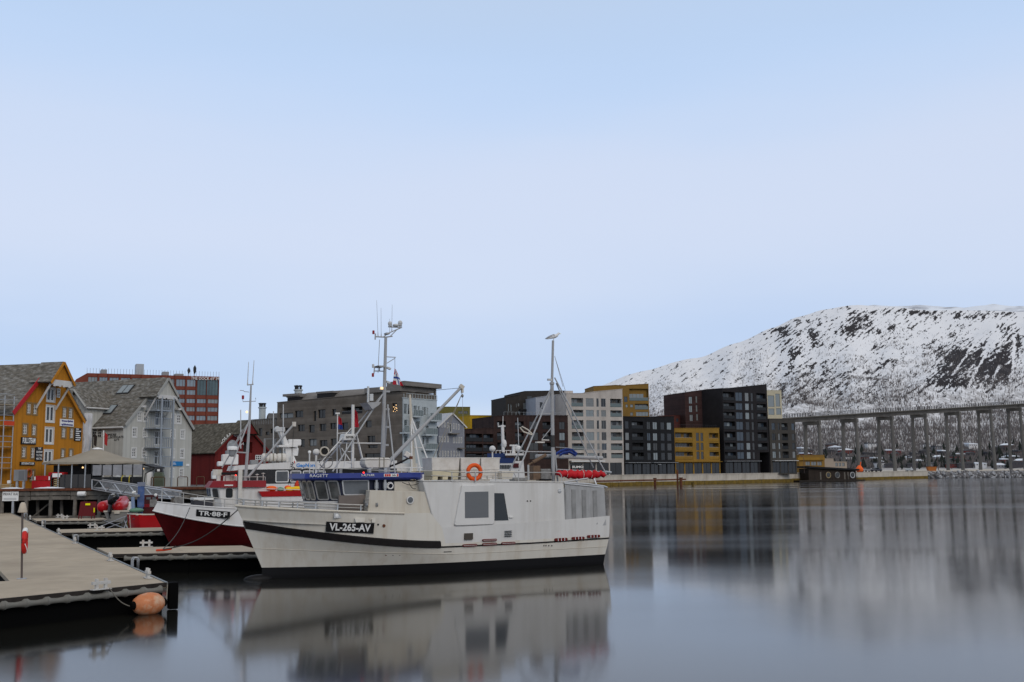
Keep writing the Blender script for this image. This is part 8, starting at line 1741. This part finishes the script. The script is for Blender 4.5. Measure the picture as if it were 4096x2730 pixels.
# fender beam on piles before the quay wall
fb=thing('fender_beam','rusty brown fender beam on piles before the quay wall','fender'); a=atY(d6(-60,1185),0.97*QA.y+.0); a=atz((2380,1950),0); b=atz(d6(860,1262),0)
for i in range(4): p,q=a.lerp(b,i/4),a.lerp(b,(i+1)/4); m=MB(); m.tube([(p.x,p.y-2,1.55),(q.x-.1,q.y-2,1.55)],.22,7); m.build('beam','rust',fb)
for x,tp2,r in ((190,2.1,.45),(505,2.1,.45),(762,4.3,.35),(800,2.2,.5),(932,.9,.4)):
    p=atz(d6(x,1270),0); m=MB(); m.tube([(p.x,p.y-2.4,-1),(p.x,p.y-2.4,tp2-.5),(p.x,p.y-2.4,tp2)],[r*.7,r*.8,r*1.25 if tp2<3 else r*.6],9); m.build('pile','rust' if x!=932 else 'quay_algae',fb)
# floating sauna with round windows
p0,p1=atz(d7(195,1432),0),atz(d7(655,1425),0); SFr=Fr((p0.x,p0.y-6),math.atan2(p1.y-p0.y,p1.x-p0.x)); fs_=thing('floating_sauna','dark floating sauna raft with round portholes moored at the quay','raft',(SFr.o[0],SFr.o[1],0),SFr.th)
def LF(p,y=0.): u,z=SFr.lz(p,y); return Vector((u,y,z))
a,b=LF(d7(175,1425)),LF(d7(665,1415)); m=MB(); m.box(a.x,b.x,-.5,6,.05,.45); m.build('raft_deck','wood_dark',fs_)
a,b=LF(d7(262,1415)),LF(d7(612,1330)); M('sauna_wall',(.03,.022,.017),.8,boards=('h',.4),boardcol=.8); m=MB(); m.prism([(a.x,.45),(b.x,.45),(b.x,LF(d7(612,1348)).z),(a.x,LF(d7(262,1335)).z)],.6,5.5); sw_=m.build('cabin','sauna_wall',fs_)
m=MB(); m.prism([(LF(d7(245,1320)).x,LF(d7(245,1330)).z),(LF(d7(625,1350)).x,LF(d7(625,1350)).z),(LF(d7(625,1338)).x,LF(d7(625,1338)).z),(LF(d7(245,1318)).x,LF(d7(245,1316)).z)],-.4,6); m.build('roof','boot_black',fs_)
for x,mt in ((398,'sign_white'),(465,'hauler_grey'),(578,'dome_grey')):
    c=LF(d7(x,1383),.6); m=MB(); m.torus((c.x,.55,c.z),.95,.14,20,6,'y'); pr=m.build('porthole','crate_tan' if x==398 else mt,sw_); m=MB(); m.lathe([(.02,.53),(.9,.55),(.9,.62)],(c.x,0,c.z),18,'y'); m.build('pane','glass_dim',pr)
for x in (340,520,545): c=LF(d7(x,1385),.6); m=MB(); m.box(c.x-.25,c.x+.25,.53,.62,.6,c.z+1.1); m.build('slat_panel','wood_grey',sw_)
for x in (262,300,430,545,612): c=LF(d7(x,1400),-.3); m=MB(); m.box(c.x-.06,c.x+.06,-.36,-.24,.45,1.6); m.build('rail_post','wood_dark',fs_)
# orange mooring marker, cars, people-high lamp, boulders
p=atY(d7(632,1345),QC.y+4); t=thing('marker_buoy','orange lattice marker standing at the end of the first quay','marker',(p.x,p.y,QZ))
m=MB(); m.lathe([(.9,0),(1.3,.5),(1.3,1.2),(.9,1.8),(.4,2.4)],(0,0,0),9); m.build('float','float_orange',t); m=MB(); m.tube([(.3,0,2.3),(.5,0,3.6)],.18,6); m.build('topmark','float_orange',t)
def car(px,yy,L_,col,label,rz=R(20)):
    p=atz((px,yy),QZ) if 0 else atY((px,yy),QC.y+9); t=thing('parked_car',label,'car',(p.x,p.y,QZ),rz,'cars parked by the bridge'); h=L_/4.5
    m=MB(); m.prism([(-2.2*h,.35),(2.2*h,.35),(2.25*h,.75*h+.1),(1.5*h,.92*h),(.9*h,1.0*h),(-1.9*h,1.0*h),(-2.25*h,.7*h)],-.9,.9); m.build('body',M('car_'+col[0],col[1],.3,coat=.5),t,bevel=.08)
    m=MB(); m.prism([(-1.6*h,1.005*h),(1.0*h,1.005*h),(.4*h,1.48*h),(-1.1*h,1.48*h)],-.8,.8); m.build('cabin','boat_glass',t,bevel=.06)
    for x in (-1.35*h,1.35*h):
        for y in (-.88,.88): m=MB(); m.lathe([(.1,-.1),(.32,-.1),(.32,.1),(.1,.1)],(x,y,.33),12,'y'); m.build('wheel','rubber',t)
    for y in (-.6,.6): m=MB(); m.box(2.2*h,2.28*h,y-.2,y+.2,.6,.75); m.build('headlight','sign_white',t)
car(d7(690,0)[0],1875,4.6,('grey',(.25,.26,.27)),'silver car parked behind the orange marker'); car(d7(755,0)[0],1875,4.6,('dark',(.05,.05,.06)),'dark car parked right of the silver one',R(35)); car(d7(1002,0)[0],1872,5.,('pale',(.40,.42,.43)),'pale van-like car standing alone near the quay end',R(60))
p=atY(d7(1222,1340),QD.y+10); t=thing('street_lamp','tall thin dark lamp mast beside the boulders','street lamp',(p.x,p.y,QZ)); h=atY(d7(1212,1185),p.y).z-QZ; m=MB(); m.tube([(0,0,0),(-.6,0,h)],[.18,.1],6); m.build('post','lamp_post',t); m=MB(); m.box(-.9,-.3,-.3,.3,h,h+.3); m.build('lamp_head','lamp_post',t)
p=atY(d7(1168,1335),QD.y+8); t=thing('skip','rusty orange box at the start of the boulders','container',(p.x,p.y,QZ)); m=MB(); m.prism([(-1.5,0),(1.5,0),(1.8,1.7),(-1.8,1.7)],-1,1); m.build('body',M('rust_orange',(.35,.12,.03),.8),t); m=MB(); m.box(-1.9,1.9,-1.1,1.1,1.7,1.85); m.build('rim','rust',t)
# boulders
rk=[]
for k in range(6):
    bm=bmesh.new(); bmesh.ops.create_icosphere(bm,subdivisions=1,radius=1)
    for v in bm.verts: v.co*=.75+.5*random.random()
    me=bpy.data.meshes.new('boulder'); bm.to_mesh(me); bm.free(); me.materials.append(MATS['rock']); rk.append(me)
bank=tag(MB().box(0,0,0,0,0,0).build('x',None),kind='structure'); bpy.data.objects.remove(bank)
E0=QD; E1=atz((4300,1909),0); g=MB(); dv=(E1-E0); nb_=Vector((-dv.y,dv.x,0)).normalized()
g.hexa([tuple(E0+Vector((0,0,-1))),tuple(E1+Vector((0,0,-1))),tuple(E1+nb_*60+Vector((0,0,-1))),tuple(E0+nb_*60+Vector((0,0,-1)))],[tuple(E0+nb_*3+Vector((0,0,QZ-.3))),tuple(E1+nb_*3+Vector((0,0,QZ-.5))),tuple(E1+nb_*60+Vector((0,0,QZ-.1))),tuple(E0+nb_*60+Vector((0,0,QZ-.1)))]); struct('shore_bank',g,'rock')
rp_=thing('rock_armour','bank of dark snow-dusted boulders under the bridge','rocks',E0,0)
for i in range(300):
    t=random.random(); r=random.uniform(.5,1.25); q=dv*t+nb_*(3.2*random.random()-.3); o=bpy.data.objects.new('boulder',random.choice(rk)); COL.objects.link(o); o.parent=rp_; hgt=max(0,(q.dot(nb_))/3.2)*2.6; o.location=(q.x,q.y,hgt*.95); o.scale=(r*1.2,r,r*.8); o.rotation_euler=(random.random()*6,random.random()*6,random.random()*6)
